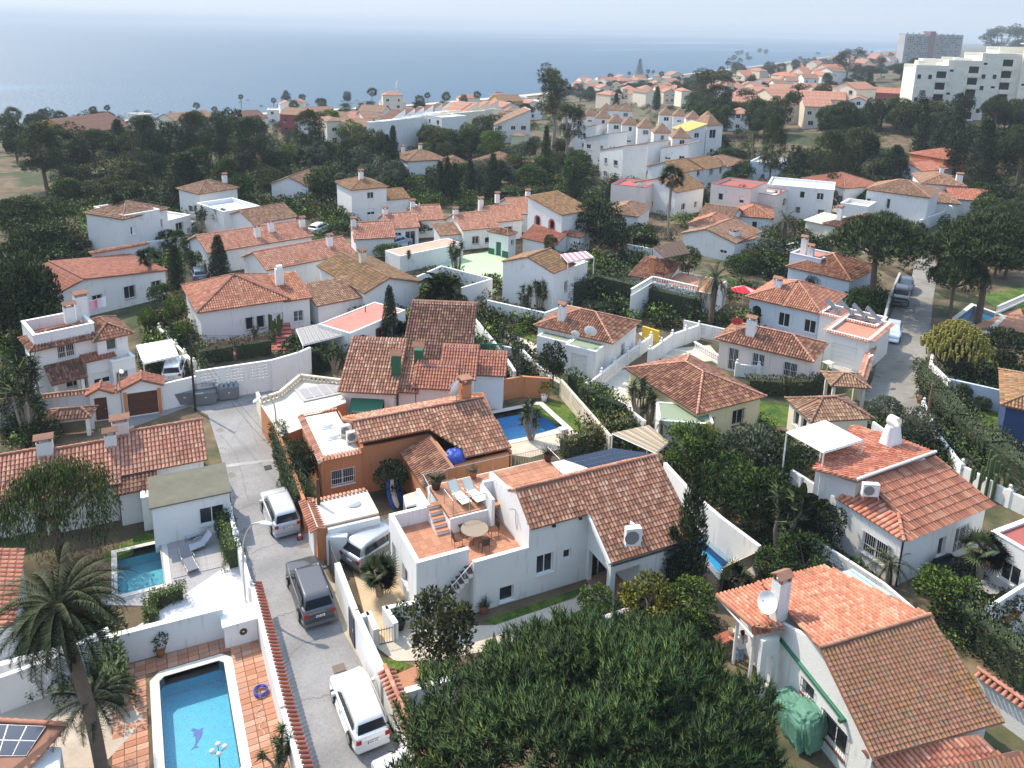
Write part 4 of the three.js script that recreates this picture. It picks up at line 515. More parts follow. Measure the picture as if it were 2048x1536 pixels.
function solarPanels(label,corners,nx,ny,group){
const G=thing('solar_panel_array',label,'solar panels',corners[0].clone(),0,group),m=shift(corners[0]),pm=new THREE.MeshPhysicalMaterial({color:lin(0.035,0.045,0.075),roughness:0.12,metalness:0.2,clearcoat:1,clearcoatRoughness:0.04});
const at2=(s,t)=>corners[0].clone().lerp(corners[1],s).lerp(corners[3].clone().lerp(corners[2],s),t);
for(let i=0;i<nx;i++)for(let j=0;j<ny;j++){const e=0.012,q=[at2((i + e)/ nx,(j + e)/ ny),at2((i + 1 - e)/ nx,(j + e)/ ny),at2((i + 1 - e)/ nx,(j + 1 - e)/ ny),at2((i + e)/ nx,(j + 1 - e)/ ny)],fr=mb().slab(q,0.05).build('panel_frame',mt.steel,G,m),e2=0.03,q2=[at2((i + e2)/ nx,(j + e2)/ ny),at2((i + 1 - e2)/ nx,(j + e2)/ ny),at2((i + 1 - e2)/ nx,(j + 1 - e2)/ ny),at2((i + e2)/ nx,(j + 1 - e2)/ ny)].map((p)=>p.add(V(0,0.006,0)));mb().slab(q2,0.004).build('panel',pm,fr,m);}
return G;
}
{const A=at(1139,921,3.62),B=at(1305,908,3.62),C=at(1222,897,4.2);const e=B.clone().sub(A);solarPanels('large dark blue solar panel array on the roof behind the white house',[at(1184,938,3.6),at(1318,909,3.6),at(1226,896,4.1),at(1128,919,4.1)],6,3);}
const OR=(()=>{
const O=V(9.6,0,-47.2),H=thing('orange_house','orange house with long barrel tiled roof and flat annex carrying two domes','house',O),m=shift(O),w=mb();
plate(w,[[9.6,-0.3],[12.3,-0.3],[12.3,3.3],[9.6,3.3]],[[11.0,1.1,1.55,1.15]],0.2,front(-47.2));w.box(9.6,9.8,-0.3,3.3,-53.6,-47.4).box(12.1,12.3,-0.3,3.3,-53.6,-47.4).box(9.8,12.1,-0.3,3.3,-53.6,-53.4);
plate(w,[[12.3,-0.3],[17.1,-0.3],[17.1,3.45],[12.3,3.45]],[],0.2,front(-47.3));plate(w,[[-53,-0.3],[-47.5,-0.3],[-47.5,3.4],[-49.7,4.6],[-53,3.0]],[],0.2,leftw(12.32));w.box(17.1,17.3,-0.3,3.4,-47.3,-44.2).box(17.1,22,-0.3,2.5,-44.6,-44.4).box(21.9,22.1,-0.3,2.6,-52.5,-44.4).box(12.4,21.9,-0.3,3.0,-52.7,-52.5);
plate(w,[[-53,-0.3],[-47.4,-0.3],[-47.4,3.2],[-49.8,4.55],[-53,3.0]],[],0.2,leftw(22.1));w.box(15.1,15.3,-0.3,2.8,-47,-42.4).box(15.3,17.1,-0.3,2.8,-42.6,-42.4);
w.build('wall',mt.orange,H,m);
windowUnit(H,m.clone().multiply(front(-47.2)).multiply(M4().makeTranslation(11.0,1.1,0)),1.55,1.15,'g');
mb().box(9.7,12.2,3.1,3.3,-53.5,-47.3).build('roof',mt.creamroof,H,m);
{const L=[],o={pal:'pale',sx:0.23,len:0.36},P=(x,y,z)=>V(x,y,z).sub(O);tilePlane([P(9.4,3.22,-53.7),P(9.4,3.22,-47.0),P(9.85,3.42,-47.0),P(9.85,3.42,-53.7)],V(-1,-0.4,0),o,L);tilePlane([P(9.5,3.22,-46.95),P(12.3,3.22,-46.95),P(12.3,3.42,-47.4),P(9.5,3.42,-47.4)],V(0,-0.4,1),o,L);tilePlane([P(9.5,3.22,-53.85),P(12.3,3.22,-53.85),P(12.3,3.42,-53.4),P(9.5,3.42,-53.4)],V(0,-0.4,-1),o,L);const g=new THREE.Group();g.name='tile_edging';H.add(g);putTiles(L,g);}
mb().slab([V(9.36,3.2,-47.0),V(9.36,3.2,-53.8),V(9.7,3.31,-53.8),V(9.7,3.31,-47.0)],0.12).build('fascia',mt.frame,H,m);
const rz=-48.6,s=0.42,f=(z)=>4.75 - s*Math.abs(z - rz),P=(x,z)=>V(x,f(z),z),zf=-46.9,zc=-44.3;
customRoof(H,[[[P(12.1,zf),P(17.0,zf),P(18.6,-44.9),P(18.6,zc),P(22.0,zc),P(21.8,rz),P(12.1,rz)],V(0,-s,1)],[[P(12.1,rz),P(21.8,rz),P(21.8,-53),P(12.1,-53)],V(0,-s,-1)]],{pal:'mixed',cap:'pale',sx:0.225,len:0.34,m,caps:[[P(12.1,rz),P(21.8,rz)]]});
customRoof(H,[[[V(14.9,2.75,-46.8),V(14.9,2.75,-42.3),V(17.0,3.7,-42.3),V(17.0,3.7,-46.8)],V(-1,-0.45,0)]],{pal:'brown',sx:0.225,len:0.34,m});
for(const[u,v]of[[653,852],[666,873]]){const p=at(u,v,3.36).sub(O),g=new THREE.SphereGeometry(0.42,16,8,0,6.283,0,1.571);g.scale(1.1,0.6,0.75);const b=mb().add(g,M4().setPosition(p)).box(p.x - 0.5,p.x + 0.5,p.y - 0.08,p.y,p.z - 0.36,p.z + 0.36);b.build('roof_dome',S({color:lin(0.8,0.83,0.86),roughness:0.25}),H);}
for(const[u,v]of[[692,872],[705,885]]){const p=at(u,v,3.3).sub(O);acUnit(H,p,0,0.8,0.7);}
{const p=at(930,797,4.7).sub(O);mb().box(p.x - 0.35,p.x + 0.35,p.y - 0.6,p.y + 1.2,p.z - 0.35,p.z + 0.35).build('chimney',mt.orange,H);const c=mb();for(const i of[-1,1])for(const j of[-1,1])c.box(p.x + i*0.28 - 0.08,p.x + i*0.28 + 0.08,p.y + 1.2,p.y + 1.6,p.z + j*0.28 - 0.08,p.z + j*0.28 + 0.08);c.box(p.x - 0.45,p.x + 0.45,p.y + 1.6,p.y + 1.68,p.z - 0.45,p.z + 0.45);c.build('chimney_cap',mt.slabdark,H);dish(H,p.clone().add(V(-0.8,0.9,0.3)),0.55,V(-0.5,0.4,-0.7));}
return H;
})();
function acUnit(parent,p,turn,w=0.9,h=0.65,d=0.34){const m=M4().makeRotationY(turn).setPosition(p),b=mb().box(-w / 2,w / 2,0.15,0.15 + h,-d / 2,d / 2,m),a=b.build('air_conditioner',mt.frame,parent);mb().add(new THREE.CylinderGeometry(h*0.38,h*0.38,0.02,20),m.clone().multiply(M4().makeTranslation(-w*0.12,0.15 + h / 2,d / 2 + 0.012)).multiply(M4().makeRotationX(Math.PI / 2))).build('fan_grille',S({color:lin(0.22,0.22,0.22)}),a);mb().box(-w / 2,-w / 2 + 0.06,0,0.15,-d / 2 - 0.1,d / 2 + 0.1,m).box(w / 2 - 0.06,w / 2,0,0.15,-d / 2 - 0.1,d / 2 + 0.1,m).build('bracket',mt.steel,a);return a;}
{const p=at(1264,1090,3.95);acUnit(WH,p.clone().sub(WH.position).add(V(0,-0.1,0)),-0.25,0.85,1.05,0.36);}
(()=>{const O=V(8.0,0,-41.4),H=thing('garage','low orange garage with stained cream flat roof and skylight dome behind the dark utility pole','garage',O),m=shift(O);mb().box(8.0,11.7,-0.3,2.3,-43.9,-43.7).box(8.0,11.7,-0.3,2.3,-41.5,-41.3).box(8.0,8.2,-0.3,2.3,-43.7,-41.5).box(11.5,11.7,-0.3,2.3,-43.7,-41.5).build('wall',mt.orange,H,m);mb().box(7.98,11.72,2.305,2.42,-43.92,-41.28).build('roof',mt.creamroof,H,m);
const L=[],o={pal:'pale',sx:0.24,len:0.36},P=(x,y,z)=>V(x,y,z).sub(O);tilePlane([P(8,2.35,-44.1),P(11.7,2.35,-44.1),P(11.7,2.48,-43.75),P(8,2.48,-43.75)],V(0,-0.4,-1),o,L);tilePlane([P(7.6,2.3,-44.4),P(7.6,2.3,-40.9),P(8.05,2.5,-40.9),P(8.05,2.5,-44.4)],V(-1,-0.45,0),{...o,pal:'red'},L);tilePlane([P(8.05,2.5,-44.4),P(8.05,2.5,-40.9),P(8.35,2.36,-40.9),P(8.35,2.36,-44.4)],V(1,-0.45,0),{...o,pal:'red'},L);const g=new THREE.Group();g.name='tile_edging';H.add(g);putTiles(L,g);
const p=at(708,1008,2.45).sub(O),gg=new THREE.SphereGeometry(0.42,16,8,0,6.283,0,1.571);gg.scale(1,0.75,0.8);mb().add(gg,M4().setPosition(p)).build('roof_dome',S({color:lin(0.8,0.83,0.86),roughness:0.25}),H);mb().box(7.9,8.02,0,2.1,-43.4,-41.9).build('garage_door',mt.frame,H,m);})();
const LH=(()=>{
const O=V(25.0,0,-24.2),H=thing('terracotta_roof_house','white house with lichen spotted barrel tile roof and green awning beside the big pine','house',O),m=shift(O),ax=V(0.9925,0,0.122),zz=V(-0.122,0,0.9925),A0=V(25.3,0,-17.2),F=basis(A0,ax,V(0,1,0),zz),mF=m.clone().multiply(F);
const w=mb(),W=6.1;plate(w,[[-7.4,-1],[-0.22,-1],[-0.22,2.55],[-3.6,4.75],[-7.4,3.3]],[[-2.1,0.75,1.5,1.25],[-3.9,1.6,0.75,0.75]],0.22,leftw(0));plate(w,[[0,-1],[W,-1],[W,2.45],[0,2.45]],[],0.22,front(0));w.box(W - 0.22,W,-1,2.5,-7.2,-0.22).box(0.22,W - 0.22,-1,3.2,-7.4,-7.2);
plate(w,[[-9.3,-1],[-7.4,-1],[-7.4,3.3],[-9.3,2.9]],[],0.2,leftw(0.03));
w.build('wall',mt.white,H,mF);
for(const[s,y,ww,hh]of[[-2.1,0.75,1.5,1.25],[-3.9,1.6,0.75,0.75]])windowUnit(H,mF.clone().multiply(leftw(0)).multiply(M4().makeTranslation(s,y,0)),ww,hh,'gi',{sill:mt.redfloor});
const p=(u,v,y)=>at(u,v,y),[rl,rr2,el,er]=planePx([[1640,1297,5.0],[1860,1231,5.0],[1747,1519,2.55]],[[2011,1446]]),[,,br,bl]=planePx([[1640,1297,5.0],[1860,1231,5.0],[1652,1131,3.35]],[[1522,1164]]);
const dN=el.clone().sub(rl),dU=bl.clone().sub(rl).add(br.clone().sub(rr2)).multiplyScalar(0.5);
customRoof(H,[[[rl,rr2,er,el],dN]],{pal:'lichen',cap:'terra',sx:0.212,len:0.2,m,caps:[[rl,rr2]],parts:300});
customRoof(H,[[[rl,rr2,br,bl],dU]],{pal:'fresh',sx:0.212,len:0.27,m});
const pa=p(1430,1191,3.0),pb=bl.clone().add(V(0,-0.02,0)),pc=p(1568,1258,4.05),pd=p(1503,1253,3.75);customRoof(H,[[[pa,pb,pc,pd],pa.clone().sub(pd)]],{pal:'fresh',sx:0.212,len:0.27,m});
const pe=p(1506,1270,3.35),pf=p(1542,1262,3.35),pg=p(1535,1246,3.8);customRoof(H,[[[pd,pg,pf,pe],pe.clone().sub(pd)]],{pal:'fresh',sx:0.24,len:0.3,m});
{const d=pe.clone(),b=mb();const q0=p(1512,1400,0),q1=p(1545,1390,0);plate(b,[[0,-1],[q0.distanceTo(q1),-1],[q0.distanceTo(q1),3.3],[0,3.3]],[[q0.distanceTo(q1)*0.55,0.6,0.35,1.7]],0.2,basis(q0,q1.clone().sub(q0).setY(0).normalize(),V(0,1,0),V(0,0,1)));b.build('wall',mt.white,H,m);mb().rod(p(1440,1200,2.9),p(1507,1275,3.2),0.07).build('beam',mt.frame,H,m);for(const[u,v]of[[1468,1310],[1500,1345]]){const f=gp(u,v,0.5);mb().rod(V(f.x,0,f.z),V(f.x,3.0,f.z),0.09).build('post',mt.frame,H,m);}}
{const a=mb(),s0=V(0,0,0);const q=[V(-0.05,3.0,-6.0),V(-0.05,2.62,-1.6)];a.rod(q[0],q[1],0.1,0.1,8);a.box(-0.32,-0.02,2.55,2.72,-1.7,-1.55).box(-0.3,-0.02,2.95,3.05,-6.1,-5.95);a.build('awning',mt.green,H,mF);}
chimneyAt(H,p(1557,1218,4.35).sub(O),1.6,0.34,mt.white);dish(H,p(1538,1206,4.75).sub(O).add(V(-0.05,0.1,0.1)),0.52,V(-0.75,0.45,0.1));
const a1=p(1724,1500,2.3),a2=p(1958,1468,2.5),a3=p(2052,1560,1.6),a4=p(1800,1590,1.5);customRoof(H,[[[a1,a2,a3,a4],a4.clone().sub(a1)]],{pal:'fresh',sx:0.22,len:0.3,m});
const b1=p(1905,1530,2.1),b2=p(2040,1500,2.2),b3=p(2120,1600,1.0),b4=p(1940,1620,1.0);customRoof(H,[[[b1,b2,b3,b4],b4.clone().sub(b1)]],{pal:'lichen',sx:0.22,len:0.3,m});
return H;
})();
function chimneyAt(parent,p,h,w,mat){const b=mb().box(p.x - w,p.x + w,p.y - 0.5,p.y + h,p.z - w*0.8,p.z + w*0.8).build('chimney',mat,parent),c=mb();for(const i of[-1,1])for(const j of[-1,1])c.box(p.x + i*w*0.8 - 0.06,p.x + i*w*0.8 + 0.06,p.y + h,p.y + h + 0.3,p.z + j*w*0.6 - 0.06,p.z + j*w*0.6 + 0.06);c.slab([V(p.x - w - 0.1,p.y + h + 0.28,p.z + w),V(p.x + w + 0.1,p.y + h + 0.28,p.z + w),V(p.x + w + 0.1,p.y + h + 0.5,p.z),V(p.x - w - 0.1,p.y + h + 0.5,p.z)],0.06).slab([V(p.x - w - 0.1,p.y + h + 0.28,p.z - w),V(p.x + w + 0.1,p.y + h + 0.28,p.z - w),V(p.x + w + 0.1,p.y + h + 0.5,p.z),V(p.x - w - 0.1,p.y + h + 0.5,p.z)],0.06);c.build('chimney_cap',mt.slabdark,b);return b;}
function acOnHouse(){}
const waterMat=new THREE.MeshPhysicalMaterial({color:lin(0.90,0.98,1.0),transmission:1,thickness:0,roughness:0.03,ior:1.33,bumpMap:rep(FINEN,3),bumpScale:0.012});
const poolTile=(c)=>S({color:c,map:rep(tex(128,(x,y,i,j)=>0.86 + 0.2*(hash(i>>2,j>>2)- 0.5)+(i % 4===0||j % 4===0?0.05:0)),1.1),roughness:0.4});
function pool(label,poly,rim,c,o={}){
const O=V(poly[0][0],0,poly[0][1]),P=thing('swimming_pool',label,'swimming pool',O),m=shift(O),ctr=poly.reduce((s,q)=>[s[0]+ q[0]/ poly.length,s[1]+ q[1]/ poly.length],[0,0]),d=o.depth??1.5,y0=o.y??0.06;
POOLS.push(poly);const grow=(k)=>poly.map((q,i)=>{const nrm=(a,b)=>{let n=[b[1]- a[1],a[0]- b[0]],l=Math.hypot(...n);n=[n[0]/ l,n[1]/ l];return(n[0]*(a[0]- ctr[0])+ n[1]*(a[1]- ctr[1]))<0?[-n[0],-n[1]]:n;},m=poly.length,a=nrm(poly[(i + m - 1)% m],q),b=nrm(q,poly[(i + 1)% m]),s=1 + a[0]*b[0]+ a[1]*b[1];return[q[0]+ k*(a[0]+ b[0])/ s,q[1]+ k*(a[1]+ b[1])/ s];});
mb().prism(grow(rim),y0 - 0.35,y0,[poly]).build('coping',o.rimm??grainy(lin(0.74,0.70,0.62),1.5),P,m);
const b=mb();b.prism(poly,y0 - d - 0.1,y0 - d);for(let i=0;i<poly.length;i++){const a=poly[i],c2=poly[(i + 1)% poly.length],A=V(a[0],y0 - d,a[1]),B=V(c2[0],y0 - d,c2[1]),g=new THREE.BufferGeometry(),C=B.clone().setY(y0 - 0.02),D=A.clone().setY(y0 - 0.02);g.setAttribute('position',new THREE.Float32BufferAttribute([A,B,C,A,C,D].flatMap((q)=>q.toArray()),3));g.computeVertexNormals();b.add(g);}
const bm=poolTile(c);bm.side=THREE.DoubleSide;b.build('basin',bm,P,m);
const w=mb();{const s=new THREE.Shape(poly.map(([x,z])=>new THREE.Vector2(x,-z))),g=new THREE.ShapeGeometry(s);g.rotateX(-Math.PI / 2);g.translate(0,y0 - 0.14,0);w.add(g);}w.build('water',waterMat,P,m);
return P;
}
const gx=(u,v,y=0)=>{const p=at(u,v,y);return[p.x,p.z];};
const HOUSES=[
{label:'long white bungalow with terracotta roof in three lengths behind the weeping tree',pal:'pale',cap:'terra',blocks:[
{p:[236,946,406,914],h:3,d:5.2,turn:0,roof:'gx',pitch:0.52,ch:[[0.06,0.55,1.0,{w:0.5,mat:mt.pinkish},1.2]]},{p:[85,990,233,962],h:2.8,d:5.6,roof:'gx',pitch:0.5,ch:[[0.03,0.5,1.0,{w:0.45},1.2],[0.95,0.45,0.8,{},1.2]]},{p:[-70,1010,60,988],h:2.7,d:5.6,roof:'gx',pitch:0.48},{p:[238,984,306,971],h:2.4,d:1.6,roof:'sf',pitch:0.3,pal:'dark'}]},
{name:'pool_house',label:'white pool house with flat grey felt roof beside the timber deck',blocks:[{p:[303,1015,452,968],h:2.7,d:3.1,turn:0,roof:'sf',pitch:0.06,plain:1,slab:mt.feltroof,over:0.12,wins:[['f',0.75,0.75,1.45,1.15,'w']]},{p:[283,1000,302,994],h:2.2,d:2.2,roof:'flat',ph:0.1}]},
{label:'white two storey house with brown roof round a roof terrace behind the brown garage door',pal:'brown',blocks:[
{p:[69,693,190,667],h:5.2,b:[31,666],bl:1,roof:'flat',ph:0.9,top:mt.redfloor,wall:mt.white,auto:'fl'},{p:[69,693,186,668],h:5.2,d:2.6,roof:'hip',pitch:0.5,nowall:1,over:0.5,ch:[[0.75,0.9,1.2,{w:0.4},0.8],[1.0,1.1,1.8,{w:0.5},0.8]]},{p:[193,676,253,662],h:5.0,d:4.2,roof:'hip',pitch:0.5,auto:'f',over:0.4},{p:[172,722,222,708],h:3.3,d:2.6,roof:'sf',pitch:0.25,pal:'red',auto:'fl'},{p:[224,727,270,716],h:2.9,d:3.6,roof:'flat',ph:0.1,wins:[['f',0.65,0.9,1.5,1.1,'g'],['f',0.2,0,0.9,2,'d']]},{p:[108,765,168,752],h:2.5,d:1.6,roof:'sf',pitch:0.5,pal:'dark',nowall:1}],
after(H){const b=mb();b.rod(at(193,634,6.7).sub(H.position),at(199,628,6.9).sub(H.position),0.01);}},
{label:'long white house with asymmetric red roof, gable end and four barred windows facing the street',pal:'red',blocks:[{p:[113,588,330,541],h:3.2,d:9,roof:'gz',ridge:0.24,pitch:0.34,over:0.2,wins:[['f',0.16,0.8,0.8,1.3,'gi'],['f',0.34,0.8,1,1.3,'gi'],['f',0.64,0.9,1.2,1.4,'gi'],['f',0.9,0.9,1.1,1.3,'gi']]}]},
{name:'garden_arcade',cat:'arcade',label:'white arcade of three open arches with a tiled top',pal:'brown',blocks:[{p:[186,506,292,487],h:4.2,d:0.35,roof:'sf',pitch:0.1,over:0.3,wins:[['f',0.2,1.4,1.5,2.1,'arch'],['f',0.52,1.4,1.5,2.1,'arch'],['f',0.84,1.4,1.5,2.1,'arch']]}]},
{label:'white bungalow with pink hipped roof above the openwork wall and the tall cactus',pal:'terra',cap:'dark',blocks:[{p:[400,621,572,596],h:3.6,b:[374,570],bl:1,roof:'hip',pitch:0.42,over:0.35,wins:[['f',0.55,0.8,0.75,1.3,'gi'],['f',0.68,0.8,0.75,1.3,'gi'],['f',0.9,0.1,0.9,2,'d',{mat:mt.frame}]]},{p:[572,601,614,591],h:3.3,d:5.5,roof:'sf',pitch:0.2,wins:[['f',0.5,0.8,1.0,1.2,'g']],ch:[[0.1,0.6,1.6,{w:0.4,round:1},0.9]]}]},
{label:'white gabled house under a broad mossy yellow brown roof',pal:'moss',blocks:[{p:[731,584,838,563],h:3.2,b:[612,536],bl:1,roof:'gz',ridge:0.42,pitch:0.4,over:0.3,wall:mt.white,ch:[[0.45,0.55,1.0,{w:0.35,mat:mt.beige},1.4]]},{p:[636,610,733,588],h:2.4,d:4,roof:'sf',pitch:0.25,pal:'old'}]},
{name:'garage',cat:'garage',label:'white garage with flat dusty pink roof in front of the mossy gabled house',blocks:[{p:[700,668,811,621],h:2.6,d:4.2,free:1,roof:'flat',ph:0.06,top:mt.pinkroof,nocap:1,wins:[['f',0.5,0,1,2,'d']]}]},
{label:'low white house with long pale pink roof, westernmost of the terracotta row',pal:'pale',blocks:[{p:[417,504,623,471],h:3,d:7,roof:'gx',pitch:0.38,wins:[['f',0.12,0.9,1,1.1,'gi']],ch:[[0.5,0.2,1.2,{},0.7],[0.66,0.3,1.2,{},0.9],[0.98,0.3,1,{},0.9]]}]},
{label:'low white house with pink roof overlapping the long row house behind it',pal:'pale',blocks:[{p:[535,538,708,505],h:3,d:6.5,roof:'gx',pitch:0.4,ch:[[0.8,0.3,1.2,{},0.8]]}]},
{label:'small white house with pink roof and tiled front porch, next to the blue van',pal:'pale',blocks:[{p:[712,477,788,473],h:2.8,d:6.5,roof:'gx',pitch:0.42,ch:[[0.0,0.4,1.1,{},0.9]]},{p:[712,482,788,478],h:2.3,d:1.5,roof:'sf',pitch:0.3}]},
{label:'white house with pink roof and dark glazed doors, between two lower pink roofs',pal:'pale',blocks:[{p:[778,457,837,453],h:2.8,d:6.5,roof:'gx',pitch:0.42,wins:[['f',0.3,0.1,1,2,'w'],['f',0.72,0.1,1.5,2.1,'w']],ch:[[0.05,0.5,1.1,{},1]]}]},
{label:'white house with pink roof beside the olive tree, rear of the terracotta row',pal:'pale',blocks:[{p:[835,440,887,437],h:2.8,d:6.5,roof:'gx',pitch:0.42,auto:'f',ch:[[0.0,0.5,1.1,{},1]]}]},
{label:'white house with pink roof and round wall ornament by the long garden wall',pal:'pale',blocks:[{p:[927,459,996,453],h:3,d:7,roof:'gx',pitch:0.42,wins:[['f',0.35,0.7,1,1.1,'gi'],['f',0.7,0.7,0.8,0.8,'gi']],ch:[[0.02,0.5,1.1,{},1]]},{p:[882,470,928,466],h:2.2,d:3,roof:'sf',pitch:0.3,pal:'old'}]},
{label:'white house with pink roof and slim white chimney behind the ornament house',pal:'pale',blocks:[{p:[990,443,1044,438],h:3,d:7,roof:'gx',pitch:0.42,auto:'f',ch:[[-0.1,0.6,1.5,{},1]]}]},
{label:'low house with pink roof and two chimneys, rearmost before the cypress hedge',pal:'pale',blocks:[{p:[1030,428,1082,425],h:3,d:8,roof:'gx',pitch:0.4,ch:[[-0.3,0.6,1.2,{},1],[0.9,0.6,1.4,{},1]]}]},
{label:'tall white house with two red framed arched windows and orange roof',pal:'moss',blocks:[{p:[1056,413,1124,430],h:6,d:6,roof:'sr',pitch:0.22,over:0.2,wins:[['f',0.3,3.1,0.9,1.9,'arch'],['f',0.72,3.0,0.9,1.9,'arch'],['f',0.15,0.2,0.8,1.9,'gi']]},{p:[1046,474,1112,488],h:2.4,d:2.6,roof:'sf',pitch:0.45,pal:'red',own:1,free:1}],after(H,fr){const M=fr[0].M,W=fr[0].F.W,b=mb();for(const s of[0.3,0.72]){const x=s*W;b.box(x - 0.6,x - 0.45,3.0,4.5,0.0,0.05).box(x + 0.45,x + 0.6,3.0,4.5,0,0.05);for(let k=0;k<7;k++){const a=Math.PI*(k + 0.5)/ 7;b.box(-0.13,0.13,0.45,0.6,0,0.05,M4().makeTranslation(x,4.5,0).multiply(M4().makeRotationZ(a - Math.PI / 2)));}}b.build('window_surround',S({color:lin(0.5,0.06,0.05)}),H,M);}},
{name:'hut',label:'small white hut with hipped roof, green door and green base band on the green court',cat:'hut',pal:'brown',blocks:[{p:[978,462,1017,470],h:3.3,b:[1036,466],roof:'hip',pitch:0.45,over:0.2,wins:[['f',0.5,0,0.9,2,'d',{mat:mt.green}],['r',0.5,1.8,0.5,0.6,'gi']]}],after(H,f){mb().box(-0.03,f[0].F.W*0.3,0,0.9,0.002,0.03).box(f[0].F.W*0.7,f[0].F.W + 0.03,0,0.9,0.002,0.03).build('base_band',mt.green,H,f[0].M);}},
{name:'hut',label:'small white hut with hipped terracotta roof and one green shutter beside the dark tree',cat:'hut',pal:'terra',blocks:[{p:[1113,466,1158,474],h:3.1,b:[1172,470],roof:'hip',pitch:0.5,over:0.2,wins:[['f',0.35,0.9,0.8,0.6,'w',{fm:mt.green}]]}]},
{label:'tall plain white two storey house with mossy gable roof and striped terrace awning',pal:'moss',blocks:[{p:[1006,523,1107,546],h:5.2,b:[1153,529],roof:'gz',ridge:0.5,pitch:0.34,over:0.12,wins:[['f',0.72,2.6,0.75,1.2,'gi'],['r',0.6,2.4,0.5,1.2,'gi']]},{p:[1120,556,1175,535],h:3.8,d:4.2,roof:'flat',ph:0.7,free:1,own:1}]},
{label:'white bungalow with complex brown hipped roof and green felt flat annex',pal:'brown',cap:'pale',blocks:[{p:[1076,649,1223,683],h:3.3,b:[1289,647],roof:'hip',pitch:0.4,wins:[['r',0.45,0.9,0.5,1.2,'gi']],ch:[[0.25,0.2,1.3,{w:0.35,capm:mt.slabdark},0.6]]},{p:[1131,690,1189,707],h:2.8,d:5,roof:'flat',ph:0.05,top:mt.greenroof,wins:[['f',0.45,0,1.6,2.2,'gd']]},{p:[1074,672,1133,688],h:2.7,d:4,roof:'flat',ph:0.05,top:mt.greenroof}],after(H){const q=H.matrixWorld.clone().invert(),p=(u,v,y)=>at(u,v,y).applyMatrix4(q);dish(H,p(1180,666,4.2),0.6,V(-0.2,0.4,-0.9));dish(H,p(1150,670,3.9),0.4,V(-0.2,0.4,-0.9));}},
{label:'white house with steep dark striped tile roofs, green chimneys, green awning and green balcony',pal:'dark',cap:'brown',blocks:[{p:[683,778,788,783],h:3.0,d:4.6,roof:'sf',pitch:0.5,pal:'mixed',wins:[['f',0.5,0.2,2.6,1.9,'w',{fm:mt.green}]]},{p:[797,779,830,781],h:2.8,d:3.2,roof:'sf',pitch:0.5,pal:'mixed'},{p:[832,771,908,772],h:3.2,d:2.0,roof:'sf',pitch:0.5,pal:'red',wins:[['f',0.4,0.9,0.6,0.9,'gi']]},{p:[807,716,934,724],h:4.0,d:5.8,roof:'sf',pitch:0.5},{p:[884,752,946,753],h:3.6,d:2.8,roof:'sf',pitch:0.5,pal:'red'},{p:[950,746,1006,747],h:3.2,d:2.2,roof:'sf',pitch:0.4,pal:'red'},{p:[845,672,940,676],h:4.4,d:3.0,roof:'flat',ph:0.6,wall:mt.white,top:mt.whiteroof,capm:mt.green}],
after(H){const q=H.matrixWorld.clone().invert(),p=(u,v,y)=>at(u,v,y).applyMatrix4(q),b=mb();for(const[u,v,h]of[[793,766,2.4],[838,748,2.2]]){const a=p(u,v,3.0);b.box(a.x - 0.35,a.x + 0.35,a.y - 0.3,a.y + h,a.z - 0.3,a.z + 0.3);}b.build('chimney',mt.green,H);const c=mb();for(const[u,v]of[[793,766],[838,748]]){const a=p(u,v,3.0);c.slab([V(a.x - 0.5,a.y + 2.5,a.z + 0.4),V(a.x + 0.5,a.y + 2.5,a.z + 0.4),V(a.x + 0.5,a.y + 2.9,a.z),V(a.x - 0.5,a.y + 2.9,a.z)],0.06);}c.build('chimney_cap',mt.slabdark,H);const w=mb(),s=p(703,795,2.3),e=p(768,799,2.3);w.slab([s,e,e.clone().add(V(0,-0.7,1.1)),s.clone().add(V(0,-0.7,1.1))],0.03);w.build('awning',mt.green,H);const r=mb(),r0=p(940,708,3.4),r1=p(1006,708,3.4);for(let k=0;k<=24;k++){const a=r0.clone().lerp(r1,k / 24);r.rod(a,a.clone().add(V(0,0.85,0)),0.05,0.05,5);}r.rod(r0.clone().add(V(0,0.9,0)),r1.clone().add(V(0,0.9,0)),0.07);r.build('balustrade',mt.green,H);dish(H,p(918,775,4.2),0.6,V(-0.4,0.5,-0.7));}},
{label:'pinkish bungalow with hipped brown roof, white barred windows and tall white chimney',pal:'brown',cap:'pale',wall:mt.pinkish,blocks:[{p:[1440,675,1622,718],h:3.0,b:[1653,688],roof:'hip',pitch:0.42,over:0.35,wins:[['f',0.17,0.05,0.95,2.2,'g'],['f',0.45,0.8,1.1,1.5,'g'],['f',0.8,0.8,1.2,1.4,'g']],ch:[[0.3,0.25,1.8,{w:0.4},0.2]]}],after(H){const q=H.matrixWorld.clone().invert();dish(H,at(1474,646,4.4).applyMatrix4(q),0.55,V(-0.3,0.5,-0.8),S({color:lin(0.45,0.05,0.04)}));}},
{label:'pale blue white bungalow with red brown hipped roof next to the red parasol',pal:'terra',cap:'pale',wall:mt.bluew,blocks:[{p:[1500,592,1640,624],h:3.2,b:[1701,592],roof:'hip',pitch:0.42,over:0.35,wins:[['f',0.52,0.7,1.2,1.5,'w'],['f',0.9,0.7,1.2,1.4,'w'],['f',0.12,0.3,1,2,'arch']],ch:[[0.28,0.3,1.2,{w:0.4},0.5]]}]},
